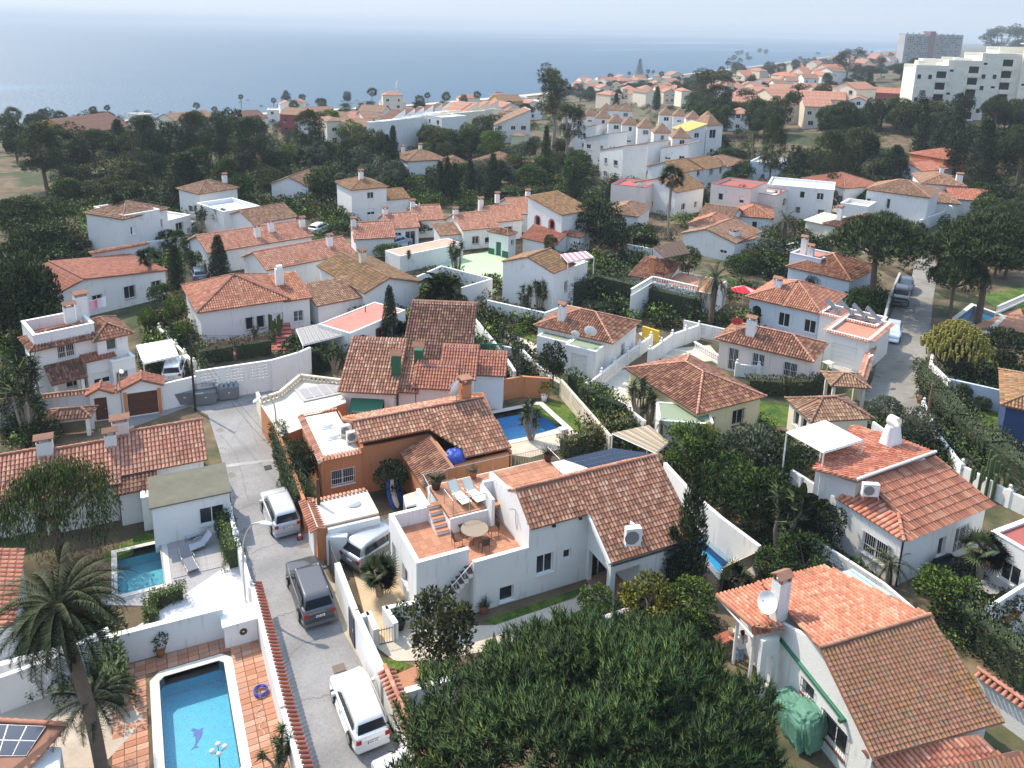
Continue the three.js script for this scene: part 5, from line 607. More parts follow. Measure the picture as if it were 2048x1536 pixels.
{name:'garage',cat:'garage',label:'white garage with flat terracotta roof, scalloped tile edge and big white door',pal:'brown',blocks:[{p:[1653,664,1739,686],h:3.1,b:[1757,644],roof:'flat',ph:0.22,top:grainy(lin(0.58,0.26,0.17),4),edge:'pale',edges:'flr',wins:[['f',0.45,0.05,2.4,2.2,'gd']]},{p:[1640,628,1752,656],h:3.1,d:3.4,roof:'flat',ph:0.15,own:1,top:grainy(lin(0.30,0.12,0.08),4),edge:'pale',edges:'f'}]},
{label:'house with balustraded roof terrace and brown hipped roofs under the large umbrella pine',pal:'brown',cap:'pale',wall:mt.bluew,blocks:[{p:[1578,532,1700,560],h:3.1,d:8,roof:'hip',pitch:0.42,wins:[['f',0.4,0.5,1,1.6,'arch']]},{p:[1580,508,1640,522],h:4.2,d:4,roof:'flat',ph:0.15,top:mt.pinkroof,ch:[[0.3,0.3,1.8,{},0.2],[0.62,0.1,1.2,{},0.1]]}]},
{label:'house with striped brown hipped roof, white chimney and glazed cream veranda',pal:'dark',cap:'old',wall:mt.cream,blocks:[{p:[1650,446,1742,466],h:3.2,d:9,roof:'hip',pitch:0.42,ch:[[0.2,0.15,2.2,{w:0.35},0.2]]},{p:[1612,440,1652,449],h:3.0,d:5,roof:'sf',pitch:0.1,plain:1,slab:S({color:lin(0.6,0.55,0.42)})}]},
{label:'two storey white house with brown striped hipped roof below the street lamps',pal:'old',cap:'pale',blocks:[{p:[1734,378,1858,394],h:5.6,d:8,roof:'hip',pitch:0.38,over:0.3,wins:[['f',0.38,2.8,0.5,1.6,'gi'],['f',0.05,3.4,0.5,0.6,'gi']]},{p:[1680,412,1735,420],h:3.4,d:5,roof:'flat',ph:0.5}]},
{label:'low house with orange and brown striped roofs right of the two storey white house',pal:'old',cap:'fresh',blocks:[{p:[1858,402,1918,407],h:3.2,d:9,roof:'hip',pitch:0.4},{p:[1900,396,1944,390],h:3.2,d:7,roof:'gx',pitch:0.35,pal:'fresh'}]},
{label:'pale roofed villa with white chimneys and a large satellite dish near the top of the lane',pal:'old',cap:'pale',blocks:[{p:[1845,366,1930,372],h:4.5,d:10,roof:'hip',pitch:0.35,ch:[[0.55,0.5,1.2,{},1],[0.9,0.2,1.6,{w:0.5},0]]}]},
{label:'white gable fronted house with pink and brown roofs left of the date palm in the pool garden',pal:'old',cap:'pale',blocks:[{p:[1366,466,1470,486],h:2.8,d:9,roof:'gz',ridge:0.45,pitch:0.34,over:0.2,wins:[['f',0.8,1.0,1,0.5,'w']]},{p:[1470,486,1512,474],h:2.6,d:6,roof:'gx',pitch:0.3,pal:'terra',free:1,ch:[[0.3,0.2,1,{w:0.6},0.2]]}]},
{label:'low house with orange brown hipped roof in front of the pink walled block',pal:'terra',blocks:[{p:[1470,430,1545,436],h:2.8,d:8,roof:'hip',pitch:0.38,auto:'f'}]},
{label:'low house with several weathered orange roofs and a dish, left of the fan palm',pal:'terra',cap:'old',blocks:[{p:[1378,448,1450,458],h:3,d:8,roof:'hip',pitch:0.38},{p:[1400,432,1462,440],h:3.2,d:7,roof:'gx',pitch:0.34,pal:'old'}]},
{label:'pink white two storey block with dark red roof edge and black balcony rail',wall:mt.pinkish,blocks:[{p:[1422,372,1502,383],h:5.8,d:8,roof:'flat',ph:0.4,capm:mt.red,top:mt.redfloor,auto:'f'},{p:[1500,388,1550,396],h:4.6,d:6,roof:'flat',ph:0.3,capm:mt.red,auto:'f'}]},
{label:'bright white modern villa with stacked terraces and glass railings',blocks:[{p:[1535,372,1668,384],h:5.2,d:8,roof:'flat',ph:0.3,top:mt.whiteroof,auto:'f'},{p:[1548,392,1640,402],h:3,d:4,roof:'flat',ph:0.5,top:mt.whiteroof,auto:'f'}]},
{label:'white house with bright orange red hipped roof behind the modern villa',pal:'red',blocks:[{p:[1606,357,1690,376],h:4.6,d:9,roof:'hip',pitch:0.34,auto:'f'}]},
{label:'white terrace house with balustraded stair, wooden pergola and brick chimney',pal:'brown',blocks:[{p:[1262,550,1330,563],h:3.0,d:4.5,roof:'sf',pitch:0.25,ch:[[0.5,0.3,1.3,{w:0.3,mat:mt.orange},0.6]]},{p:[1305,566,1420,590],h:2.9,d:6,roof:'flat',ph:0.05,top:mt.terrafloor,wins:[['f',0.25,0.9,1.3,1.0,'g'],['f',0.62,0.1,1.6,2.1,'hole']]}]},
{label:'cream walled bungalow with wide reddish hipped roof and barred window',pal:'mixed',cap:'pale',wall:mt.yellow,blocks:[{p:[1395,822,1521,790],h:2.9,b:[1241,741],bl:1,roof:'hip',pitch:0.38,over:0.3,pal:'brown',wins:[['f',0.66,0.8,1.2,1.3,'gi',{sill:mt.slabdark}],['f',0.2,0.9,0.9,1.1,'gi']]},{p:[1318,842,1428,850],h:2.4,d:3.2,roof:'flat',ph:0.05,free:1,own:1,top:mt.greenroof,wall:mt.white}]},
{label:'small cream white house with grey brown hipped roof at the foot of the lane',pal:'old',cap:'dark',wall:mt.cream,blocks:[{p:[1625,839,1737,833],h:2.6,b:[1580,798],bl:1,roof:'hip',pitch:0.45,over:0.25,wins:[['l',0.35,0.9,0.8,1.2,'w'],['l',0.68,0.9,0.8,1.2,'w']]}]},
{name:'gate_porch',cat:'porch',label:'little cream entrance porch with hipped tile roof beside the lane',pal:'old',wall:mt.cream,blocks:[{p:[1667,768,1732,772],h:2.3,d:2.2,roof:'hip',pitch:0.45,nowall:1}]},
{label:'navy walled house with tiled eaves at the right edge',pal:'moss',wall:mt.navy,blocks:[{p:[2014,806,2090,822],h:3.6,d:7,roof:'hip',pitch:0.4,over:0.4}]},
{label:'white house with flat dark red roof cut by the right edge',blocks:[{p:[1983,1067,2070,1118],h:3.2,d:6,roof:'flat',ph:0.12,top:mt.redfloor,wins:[['f',0.55,0.9,1.1,1.2,'w']]}]},
{label:'two storey white villa with old brown roof half hidden by the dark conifer',pal:'old',blocks:[{p:[246,438,334,417],h:5.6,d:7,roof:'hip',pitch:0.36,over:0.2,wins:[['f',0.2,3.2,0.9,1.1,'w'],['f',0.5,3.2,0.7,1,'w'],['f',0.8,3.2,0.9,1.1,'w'],['f',0.5,0.5,1.4,1.4,'w'],['f',0.82,0.5,1.3,1.4,'w']]},{p:[188,418,248,436],h:5.6,d:5,roof:'flat',ph:0.3,own:1,free:1},{p:[334,445,388,434],h:2.6,d:5,roof:'flat',ph:0.2,auto:'f'}]},
{label:'white house with flat terrace and weathered grey brown pitched roof behind two round yuccas',pal:'old',blocks:[{p:[508,447,592,432],h:3.2,d:7,roof:'gx',pitch:0.36},{p:[447,432,520,420],h:3.4,d:8,roof:'flat',ph:0.6,top:mt.whiteroof,auto:'f'}]},
{label:'small white hipped house in the trees behind the flat terrace house',pal:'old',blocks:[{p:[398,387,474,375],h:4.4,d:6,roof:'hip',pitch:0.4,auto:'fl',ch:[[0.9,0.4,1,{},0.8]]}]},
{label:'white two storey house with mossy hipped roof by the garden gate arch',pal:'moss',blocks:[{p:[703,379,773,373],h:5.4,d:7,roof:'hip',pitch:0.36,auto:'f',ch:[[0.45,0.4,1.2,{},1]]},{p:[765,400,815,394],h:3,d:6,roof:'gx',pitch:0.34}]},
{label:'pale roofed cottage among palms left of the mossy two storey house',pal:'old',blocks:[{p:[615,372,668,352],h:3.4,d:7,roof:'gx',pitch:0.4}]},
{label:'long low house with weathered roof and two chimneys deep in the gardens',pal:'old',blocks:[{p:[815,322,892,318],h:3.2,d:9,roof:'hip',pitch:0.36,ch:[[0.1,0.6,1,{},1.2],[0.55,0.6,1,{},1.4]]},{p:[900,330,935,326],h:3,d:7,roof:'hip',pitch:0.5}]},
{label:'cottage roofs behind the cypress group in the park',pal:'old',blocks:[{p:[1000,330,1052,322],h:3.2,d:8,roof:'hip',pitch:0.45}]},
{label:'pinkish house with red roof terrace and white pillars',wall:mt.pinkish,blocks:[{p:[1222,372,1292,380],h:4.6,d:7,roof:'flat',ph:0.35,top:grainy(lin(0.5,0.12,0.1),2),capm:mt.red,auto:'f'}]},
{label:'white gabled house with tawny roof and satellite dish beside the fan palm',pal:'moss',blocks:[{p:[1262,366,1352,384],h:4.4,d:8,roof:'gz',ridge:0.6,pitch:0.3,auto:'fr'}],after(H){dish(H,at(1278,374,5.0).applyMatrix4(H.matrixWorld.clone().invert()),0.7,V(-0.3,0.5,-0.8));}},
{label:'low weathered roof with terrace rails, below the gabled dish house',pal:'old',blocks:[{p:[1212,425,1275,432],h:3,d:8,roof:'hip',pitch:0.4}]},
{label:'white row house with yellow mossed roof, left end of the short row',pal:'moss',blocks:[{p:[1364,344,1410,336],h:5,d:8,roof:'gx',pitch:0.34,auto:'f'}]},{label:'white row house with yellow mossed roof, middle of the short row',pal:'moss',blocks:[{p:[1412,338,1452,331],h:5,d:8,roof:'gx',pitch:0.34,auto:'f'}]},{label:'white row house with brown roof, right end of the short row',pal:'old',blocks:[{p:[1454,333,1490,322],h:5,d:7,roof:'hip',pitch:0.34,auto:'fr'}]},
{label:'white two storey house with tile roof on the wooded slope behind the pines',pal:'terra',blocks:[{p:[1764,262,1838,266],h:5.6,d:8,roof:'hip',pitch:0.34,auto:'f'}]},
{label:'small white house with pale red roof in the trees right of the wooded slope house',pal:'fresh',blocks:[{p:[1858,292,1905,290],h:3,d:8,roof:'hip',pitch:0.3}]},{label:'red house with arched window under dark trees at the far right',pal:'fresh',wall:mt.orange,blocks:[{p:[1888,318,1952,314],h:4.5,d:8,roof:'hip',pitch:0.34,auto:'f'}]},{label:'low house with orange roof beside the twin dark cypresses',pal:'fresh',blocks:[{p:[1845,342,1905,336],h:3,d:7,roof:'gx',pitch:0.34}]},
{name:'shed',cat:'shed',label:'long low white shed with flat pale pink roof beside the green court',blocks:[{p:[800,513,926,487],h:2.2,d:3.4,roof:'flat',ph:0.05,nocap:1,top:grainy(lin(0.66,0.40,0.30),3)}]},
{name:'garage',cat:'garage',label:'white gabled garage front with brown slatted double door and brick jambs by the bins',pal:'red',blocks:[{p:[243,779,322,768],h:2.5,d:1.4,roof:'gz',pitch:0.42,over:0.2,wins:[['f',0.5,0.05,2.2,2.0,'gd',{mat:mt.brownwood}]]}],after(H,f){const W=f[0].F.W;mb().box(W / 2 - 1.38,W / 2 - 1.12,0,2.2,0.003,0.05).box(W / 2 + 1.12,W / 2 + 1.38,0,2.2,0.003,0.05).build('brick_jambs',mt.orange,H,f[0].M);}},
{name:'gatehouse',cat:'gate',label:'narrow white gabled gateway with brown door in the tiled street wall',pal:'red',blocks:[{p:[178,788,220,783],h:2.4,d:1.0,roof:'gz',pitch:0.5,over:0.25,wins:[['f',0.5,0.02,0.9,1.95,'d']]}]},
{name:'shelter',cat:'shelter',label:'low white shelter with dark tiled roof under the street wall at left',pal:'dark',blocks:[{p:[98,836,176,830],h:1.7,d:1.2,roof:'hip',pitch:0.5,nowall:1}]},
];
for(const h of HOUSES)house(h);
(()=>{
const O=gp(1795,1175,0),H=thing('brown_roof_house','white house with a corrugated brown roof, orange upper roof and conical white chimney','house',O),m=shift(O),p=(u,v,y)=>at(u,v,y),w=mb();
const a=p(1807,1086,3.1),b=p(1986,1010,3.1),c=p(1674,997,3.1),x=b.clone().sub(a).setY(0),Lx=x.length();x.normalize();const z=x.clone().cross(V(0,1,0)),D=8.2,F=basis(V(a.x,0,a.z).addScaledVector(x,0.25).addScaledVector(z,-0.25),x,V(0,1,0),z),mF=m.clone().multiply(F),W=Lx - 0.5;
plate(w,[[0,-0.4],[W,-0.4],[W,3.1],[0,3.1]],[[W*0.5,0.7,0.7,1.3],[W*0.74,0.3,1.3,1.9]],0.22,front(0));plate(w,[[-D,-0.4],[-0.22,-0.4],[-0.22,3.1],[-D,3.1]],[[-1.6,0.8,1.7,1.4],[-5.3,0.8,1.1,1.3]],0.22,leftw(0));plate(w,[[-D,-0.4],[-0.22,-0.4],[-0.22,3.1],[-D,4.8]],[],0.22,leftw(W - 0.22));w.build('wall',mt.white,H,mF);{const q=[[1632,934,4.6],[1714,957,4.8],[1862,905,5.0],[1786,878,5.0],[1710,856,4.8]].map((k)=>at(...k)),b2=mb().prism(q.map((k)=>[k.x,k.z]),-0.4,4.45);b2.build('wall',mt.white,H,m);}
for(const[f,s,y,ww,hh,k]of[[front(0),W*0.5,0.7,0.7,1.3,'w'],[front(0),W*0.74,0.3,1.3,1.9,'g'],[leftw(0),-1.6,0.8,1.7,1.4,'g'],[leftw(0),-5.3,0.8,1.1,1.3,'g']])windowUnit(H,mF.clone().multiply(f).multiply(M4().makeTranslation(s,y,0)),ww,hh,k);
const[e1,e2,t2,t1,k1]=planePx([[1808,1083,3.15],[1989,1008,3.15],[1872,912,4.75]],[[1733,960],[1796,1028]]),dM=e1.clone().sub(k1).add(e2.clone().sub(t2));
customRoof(H,[[[e1,e2,t2,t1,k1],V(e2.x - t2.x,e2.y - t2.y,e2.z - t2.z)]],{pal:'terra',sx:0.215,len:0.5,m});
const[l0,lk,l1,l3,l2]=planePx([[1808,1083,3.15],[1796,1028,k1.y + 0.02],[1671,996,3.15]],[[1733,972],[1702,978]]);customRoof(H,[[[l1,e1,k1,l3,l2],l1.clone().sub(l2)]],{pal:'fresh',sx:0.3,len:0.4,m,caps:[[e1,k1]]});
const[u1,u2,u3,u4,u5]=planePx([[1624,938,4.75],[1714,961,4.95],[1872,905,5.2]],[[1786,872],[1706,849]]);customRoof(H,[[[u1,u2,u3,u4,u5],u1.clone().sub(u3)]],{pal:'fresh',sx:0.22,len:0.34,m,slab:mt.terrafloor});
mb().rod(u2.clone().add(V(0,0.08,0)),u3.clone().add(V(0,0.08,0)),0.09).build('fascia',mt.frame,H,m);
const cp=p(1781,887,5.05).sub(O),cb=mb(),q0=0.62,q1=0.36,hh=1.5,g=new THREE.CylinderGeometry(q1*1.414,q0*1.414,hh,4,1);g.rotateY(Math.PI / 4);g.scale(1,1,0.72);cb.add(g,M4().makeTranslation(cp.x,cp.y + hh / 2 - 0.2,cp.z));const ch=cb.build('chimney',mt.white,H);const cap=mb();const ring=new THREE.CylinderGeometry(0.36,0.36,0.6,16,1,true);ring.rotateX(Math.PI / 2);cap.add(ring,M4().makeTranslation(cp.x,cp.y + hh + 0.1,cp.z));cap.build('chimney_cap',mt.white,ch);
acUnit(H,p(1738,995,4.05).sub(O),-0.5,0.95,0.8);mb().rod(V(0.05,3.0,0.05),V(0.05,-0.3,0.05),0.05).build('downpipe',mt.iron,H,mF);
})();
const ROWG='pyramid roofed townhouses of the white estate';
const PYR=[[1180,222,30,'far left'],[1206,226,30],[1233,236,32],[1261,240,33],[1293,246,34],[1326,256,36],[1364,266,38],[1211,211,26],[1231,211,26],[1251,212,26],[1332,220,27],[1360,222,27],[1388,228,30],[1418,230,32],[1158,228,26],[1140,215,24]];
PYR.forEach(([u,v,w],i)=>house({name:'townhouse',label:'white townhouse with steep brown pyramid roof in the stepped estate',group:ROWG,pal:'old',blocks:[{p:[u - w / 2,v + 9,u + w / 2,v + 10],h:8,d:5,roof:'pyr',pitch:1.0,over:0.15,auto:'f'},{p:[u - w / 2 - 4,v + 26,u + w / 2 - 4,v + 28],h:5.4,d:4,roof:'sl',pitch:0.3,over:0.1,auto:'f'}]}));
house({name:'townhouse',label:'white end townhouse with pyramid roof, arched upper window and yellow awning',pal:'old',blocks:[{p:[1414,251,1446,250],h:9,d:6,roof:'pyr',pitch:0.9,over:0.15,wins:[['f',0.4,6,1.8,2,'w'],['f',0.4,2.6,0.7,0.9,'gi']]},{p:[1376,262,1412,261],h:8,d:6,roof:'sl',pitch:0.3,plain:1,slab:mt.ochre,auto:'f'}]});
const GB='white stepped blocks below the pyramid roofs';
[[1168,276,1216,283,6],[1200,300,1246,309,6.2],[1252,292,1296,300,5.5],[1322,296,1376,302,6],[1150,258,1192,262,5.5]].forEach(([a,b,c,d,h])=>house({name:'townhouse',label:'white stepped terrace block with sloping parapets below the pyramid roofs',group:GB,pal:'old',blocks:[{p:[a,b,c,d],h,d:7,roof:'sl',pitch:0.25,over:0.1,auto:'f'}]}));
const G1='white gabled row houses with dark sloping roofs';
[[733,246,758,250],[758,244,782,247],[782,241,804,243],[802,236,824,238],[822,232,842,234],[840,228,858,230]].forEach(([a,b,c,d])=>house({name:'row_house',label:'narrow white row house with dark sloping roof at the park edge',group:G1,pal:'dark',blocks:[{p:[a,b,a + 9,b + 1],h:8,d:10,roof:'flat',ph:0.2},{p:[a + 9,b + 4,c,d + 3],h:6.2,d:9,roof:'sf',pitch:0.4,over:0,auto:'f'}]}));
const G2='cream row houses with stepped gables behind the white row';
[[868,226,893,232],[892,228,918,232],[917,226,942,229],[940,222,962,224]].forEach(([a,b,c,d])=>house({name:'row_house',label:'cream fronted row house with stepped gables',group:G2,pal:'pale',wall:mt.cream,blocks:[{p:[a,b,a + 8,b + 1],h:8,d:9,roof:'flat',ph:0.2},{p:[a + 8,b + 2,c,d],h:7,d:8,roof:'sf',pitch:0.4,over:0,auto:'f'}]}));
const FARH=[
['ochre house with grey tile roof and projecting eaves before the shore',mt.ochre,'old',[[962,226,1012,226,6,8,'hip']]],['yellow hall with brown roof behind the ochre house',mt.ochre,'moss',[[1000,203,1046,202,7,9,'gx']]],['cream watchtower house with tiled roofs near the water',mt.cream,'pale',[[766,190,806,190,9,6,'hip'],[762,205,812,206,4.5,9,'hip']]],['white corner house with arched window right of the row, yellow end wall',mt.white,'old',[[852,233,884,238,8,8,'flat']]],
['long hall with dark brown roof and ochre chimneys behind the pines at left',mt.ochre,'dark',[[150,268,262,252,6,14,'gx']]],['brown roofed house at the far left shore',mt.beige,'old',[[104,262,142,256,5,10,'gx']]],['grey tiled long roof with small chimneys at the left shore',mt.cream,'old',[[352,243,432,234,5,9,'gx']]],['dark roofed house beside the grey tiled long roof',mt.white,'dark',[[490,240,535,236,5,10,'gx']]],['dark red house with balconies at the left shore',mt.red,'old',[[560,228,602,230,6,8,'gx']]],['flat beige house with brown terrace near the red house',mt.beige,'old',[[616,225,668,224,4.5,8,'gx']]],['white beach house with flat roof at the left shore',mt.white,'pale',[[534,222,556,222,5,7,'flat']]],['white pavilion by the sea with flat canopy',mt.white,'pale',[[282,232,304,230,7,6,'flat']]],['weathered roof cluster behind the left palms',mt.beige,'old',[[640,258,730,262,4,12,'gx']]],['low tiled house behind the palms near the tall mast',mt.cream,'old',[[716,222,764,224,4.5,9,'gx']]],
['red roofed house at the water, middle of the shore',mt.cream,'fresh',[[918,196,960,196,4,9,'hip']]],['red pyramid roofed house at the water',mt.cream,'red',[[988,192,1018,192,5,8,'pyr']]],['white flat house right of the red pyramid roof',mt.white,'pale',[[1020,196,1056,196,4,7,'flat']]],['pale hipped house above the row houses',mt.white,'fresh',[[884,212,916,214,5,8,'hip']]],['small house with tan hipped roof left of the eucalyptus',mt.white,'old',[[1012,222,1040,222,6,8,'hip'],[990,250,1060,254,5,8,'sl']]],['low tiled garden house with brown roof in the park',mt.cream,'old',[[1022,270,1044,272,2.6,4,'pyr']]],
];
for(const[label,wall,pal,bl]of FARH)house({label,wall,pal,blocks:bl.map(([a,b,c,d,h,dd,roof])=>({p:[a,b,c,d],h,d:dd,roof,pitch:0.42,over:0.25,auto:h>3?'f':''}))});
const GT='beige tiled holiday houses toward the right shore',r7=RNG(77);
[[1178,172],[1200,176],[1222,170],[1246,178],[1262,170],[1284,178],[1304,168],[1326,176],[1340,164],[1352,178],[1240,162],[1275,160]].forEach(([u,v])=>house({name:'holiday_house',label:'beige holiday house with pale tile roof toward the right shore',group:GT,wall:mt.beige,pal:'pale',blocks:[{p:[u,v,u + 20 + r7()*10,v - 1 + r7()*2],h:5.5,d:9,roof:pick(['gx','hip','gz']),pitch:0.45,auto:'f'}]}));
const GC='beige terraced houses with long tile roofs before the flats';
[[1462,188,1500,192],[1494,184,1540,186],[1540,178,1588,180],[1588,176,1640,178],[1468,204,1520,206],[1546,192,1606,192],[1600,196,1690,200],[1560,206,1604,208],[1610,212,1664,214],[1642,186,1696,186]].forEach(([a,b,c,d])=>house({name:'terraced_house',label:'beige terraced house with long pale tile roof before the cream flats',group:GC,wall:mt.beige,pal:'pale',blocks:[{p:[a,b,c,d],h:6,d:10,roof:'gx',pitch:0.38,auto:'f'}]}));
for(const[l,a,b,c,d,h,rf,wl,pl]of[['cream gabled house with steep pale roof, tallest of the beige terraces',1666,174,1714,178,8,'gz',mt.cream,'pale'],['white house with ochre gable beside the beige terraces',1698,200,1736,202,5,'gz',mt.white,'pale'],['brick red long roof left of the cream flats',1742,184,1820,188,4,'gx',mt.red,'fresh'],['white hipped house under the umbrella pine before the terraces',1458,226,1500,228,5,'hip',mt.white,'pale'],['white house with blue trimmed terrace behind the short row',1500,326,1560,332,4,'flat',mt.bluew,'old']])house({label:l,wall:wl,pal:pl,blocks:[{p:[a,b,c,d],h,d:9,roof:rf,pitch:0.42,auto:'f'}]});
const GS='red roofed houses along the far right shore';
[[1520,142],[1556,138],[1592,134],[1634,128],[1668,120],[1700,116],[1732,112],[1764,110],[1790,108],[1612,148],[1660,140],[1706,132],[1748,124],[1490,152],[1575,152]].forEach(([u,v])=>house({name:'shore_house',label:'small red roofed house along the far right shore',group:GS,wall:mt.beige,pal:'fresh',blocks:[{p:[u,v,u + 16 + r7()*10,v],h:6,d:14,roof:pick(['gx','hip']),pitch:0.45,auto:''}]}));
const GM='small white and tan houses packed between the white rows and the shore',GN='small tan roofed houses packed toward the right shore';
for(let i=0;i<34;i++){const u=560 + 520*((i*0.618)% 1),v=204 + 44*((i*0.377 + 0.1)% 1);if(u>730&&u<960&&v>218)continue;house({name:'shore_house',label:'small white house with tan roof packed between the rows and the shore',group:GM,wall:pick([mt.white,mt.white,mt.cream,mt.beige]),pal:pick(['old','pale','old','terra']),blocks:[{p:[u,v,u + 18 + r7()*18,v +(r7()- 0.5)*4],h:4.5 + r7()*2.5,d:8,roof:pick(['gx','hip','gx','flat','gz']),pitch:0.4,auto:'f'}]});}
for(let i=0;i<46;i++){const u=1150 + 640*((i*0.618 + 0.3)% 1),lo=u<1460?158 -(u - 1150)*0.04:146 -(u - 1460)*0.12,v=lo +(u<1460?36:54)*((i*0.377)% 1);house({name:'shore_house',label:'small tan roofed house packed toward the right shore',group:GN,wall:pick([mt.beige,mt.cream,mt.white]),pal:pick(['old','pale','pale','fresh']),blocks:[{p:[u,v,u + 15 + r7()*16,v +(r7()- 0.5)*2],h:5 + r7()*2,d:10,roof:pick(['gx','hip','gz']),pitch:0.42,auto:i % 3?'':'f'}]});}
(()=>{
const D=905,P=(u,v)=>ray(u,v).multiplyScalar(D).add(EYE),b0=P(1803,128),t0=P(1814,69),b1=P(1917,136),t1=P(1922,72),x=b1.clone().sub(b0).setY(0),L=x.length();x.normalize();const z=x.clone().cross(V(0,1,0)),H=thing('tower_block','tall grey slab tower with a dark red stair shaft and rows of balconies by the shore','apartment tower',V(b0.x,T(b0.x,b0.z)- 1,b0.z),Math.atan2(-x.z,x.x)),h=t0.y - H.position.y,dp=16;
mb().box(0,L,0,h,-dp,0).build('wall',S({color:lin(0.46,0.46,0.47),map:rep(NZ,12)}),H);mb().box(L*0.42,L*0.51,0,h + 4,-dp - 0.5,1.2).build('stair_shaft',S({color:lin(0.20,0.085,0.09)}),H);const nf=14,fh=h / nf;
for(let f=0;f<nf;f++){const s=mb();for(const[a,c]of[[0.02,0.41],[0.52,0.98]]){s.box(L*a,L*c,f*fh + 0.9,f*fh + 1.2,0,1.2);s.box(L*a,L*c,f*fh,f*fh + 0.25,0,1.2);}s.build('balcony',mt.grey,H);for(let i=0;i<22;i++){const a=0.03 + 0.94*(i + 0.5)/ 22;if(a>0.4&&a<0.53)continue;mb().box(L*a - 0.9,L*a + 0.9,f*fh + 1.25,f*fh + 2.4,0.005,0.06).build('window',rnd()<0.45?mt.glass:mt.grey,H);}}
const r=mb();for(let i=0;i<9;i++){const a=L*(0.06 + 0.1*i);r.box(a,a + 2,h,h + 1.5 + rnd(),-9,-6);}r.box(0,L,h,h + 0.8,-dp,-dp + 0.4).box(0,L,h,h + 0.8,-0.4,0);r.build('roof_vents',mt.grey,H);
})();
(()=>{
const D=213,P=(u,v)=>ray(u,v).multiplyScalar(D).add(EYE),H=thing('apartment_building','stepped cream apartment building with recessed loggias on the wooded rise','apartment building',V(P(1826,215).x,P(1826,225).y - 6,P(1826,215).z)),m=shift(H.position),wl=plaster(lin(0.80,0.765,0.66)),base=H.position.y,y2=(u,v)=>P(u,v).y;
const x=P(2048,195).sub(P(1826,160)).setY(0).normalize();x.applyAxisAngle(V(0,1,0),-0.12);const z=x.clone().cross(V(0,1,0)),M=m.clone().multiply(basis(V(P(1826,160).x,0,P(1826,160).z),x,V(0,1,0),z));
const vol=[[0,8.2,136,1.2,10],[8.2,16.5,126,0,11],[10.5,15,122,-3,9],[16.5,26,112,-0.8,12],[26,46,106,0.2,12],[22,33,100,-5,8]];
const tops=[];
vol.forEach(([a,c,v,zz,d],i)=>{const yt=y2(1826 + a*6.6,v),b=mb();tops.push(yt);b.box(a,c,base,yt,zz - d,zz).build('wall',wl,H,M);mb().box(a - 0.05,c + 0.05,yt + 0.002,yt + 0.9,zz - 0.3,zz + 0.05).box(a - 0.05,c + 0.05,yt + 0.002,yt + 0.9,zz - d,zz - d + 0.3).build('parapet',wl,H,M);
if(i===2||i===5)return;
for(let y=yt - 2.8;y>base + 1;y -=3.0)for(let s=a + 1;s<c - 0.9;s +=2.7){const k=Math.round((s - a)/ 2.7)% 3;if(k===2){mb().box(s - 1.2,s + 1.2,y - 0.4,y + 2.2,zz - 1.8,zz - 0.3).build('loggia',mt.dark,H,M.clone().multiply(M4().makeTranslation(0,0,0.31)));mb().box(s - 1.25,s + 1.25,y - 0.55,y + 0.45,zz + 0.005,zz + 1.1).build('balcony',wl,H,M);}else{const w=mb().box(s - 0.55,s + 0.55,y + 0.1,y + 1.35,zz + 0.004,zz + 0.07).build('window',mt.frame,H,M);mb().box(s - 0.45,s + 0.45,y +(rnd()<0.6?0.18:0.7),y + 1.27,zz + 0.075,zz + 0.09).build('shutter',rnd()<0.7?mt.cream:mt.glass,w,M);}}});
const pl=mb();for(let s=26;s<40;s +=3)pl.box(s,s + 0.3,tops[4],tops[4]+ 2.6,-0.4,-0.1);pl.box(26,40,tops[4]+ 2.5,tops[4]+ 2.7,-3,0);pl.box(1,3,tops[0],tops[0]+ 2,-4,-1).box(3.2,7,tops[0],tops[0]+ 2.4,-8,-5);pl.build('roof_terrace',wl,H,M);
})();
{
const P=gp(795,215),h=topAt(P,161),G=thing('radio_mast','slender white antenna mast beside the watchtower house','mast',P),b=mb();for(const[x,z]of[[-0.4,-0.3],[0.4,-0.3],[0,0.4]])b.rod(V(x,0,z),V(x*0.5,h,z*0.5),0.09);for(let y=1;y<h;y +=1.4)b.box(-0.4,0.4,y,y + 0.1,-0.3,0.35);b.build('mast',mt.frame,G);mb().box(-0.7,0.7,h - 4,h - 1,-0.5,0.5).build('antenna',mt.frame,G);
}
const roadTiles=(W0,L0)=>{const[M,L,h0,h1]=L0[0],tm=[0.9,1,1.15].map((k)=>S({color:lin(0.34*k,0.105*k,0.065*k),map:tileMat.map,roughness:0.85})),n=Math.round(L / 0.25);for(let k=0;k<n;k++){const s=(k + 0.5)*L / n,q=mesh('coping_tile',TILE,pick(tm),W0);const dn=V(0,-0.5,-1).normalize(),nn=V(0,1,-0.5).normalize();q.applyMatrix4(M.clone().multiply(basis(V(s,mix(h0,h1,s / L)+ 0.06,-0.22),nn.clone().cross(dn).multiplyScalar(1.15),nn,dn)));}};
wallAlong('long white street wall with a row of dark red coping tiles beside the blue dolphin pool',[[4.0,-38.9],[4.05,-30],[4.35,-20]],1.55,{world:1,t:0.3,after:(w,l)=>{for(const e of l)roadTiles(w,[e]);}});
wallAlong('white wall with pillars behind the street lamp and hedge',[[3.75,-49.5],[3.75,-44],[3.9,-38.9]],1.35,{world:1,posts:2.6});
wallAlong('white terrace wall between the timber pool deck and the dolphin pool',[[-8.5,-37.6],[-2.4,-37.5],[2.3,-37.4]],1.7,{world:1,cap:'plain'});
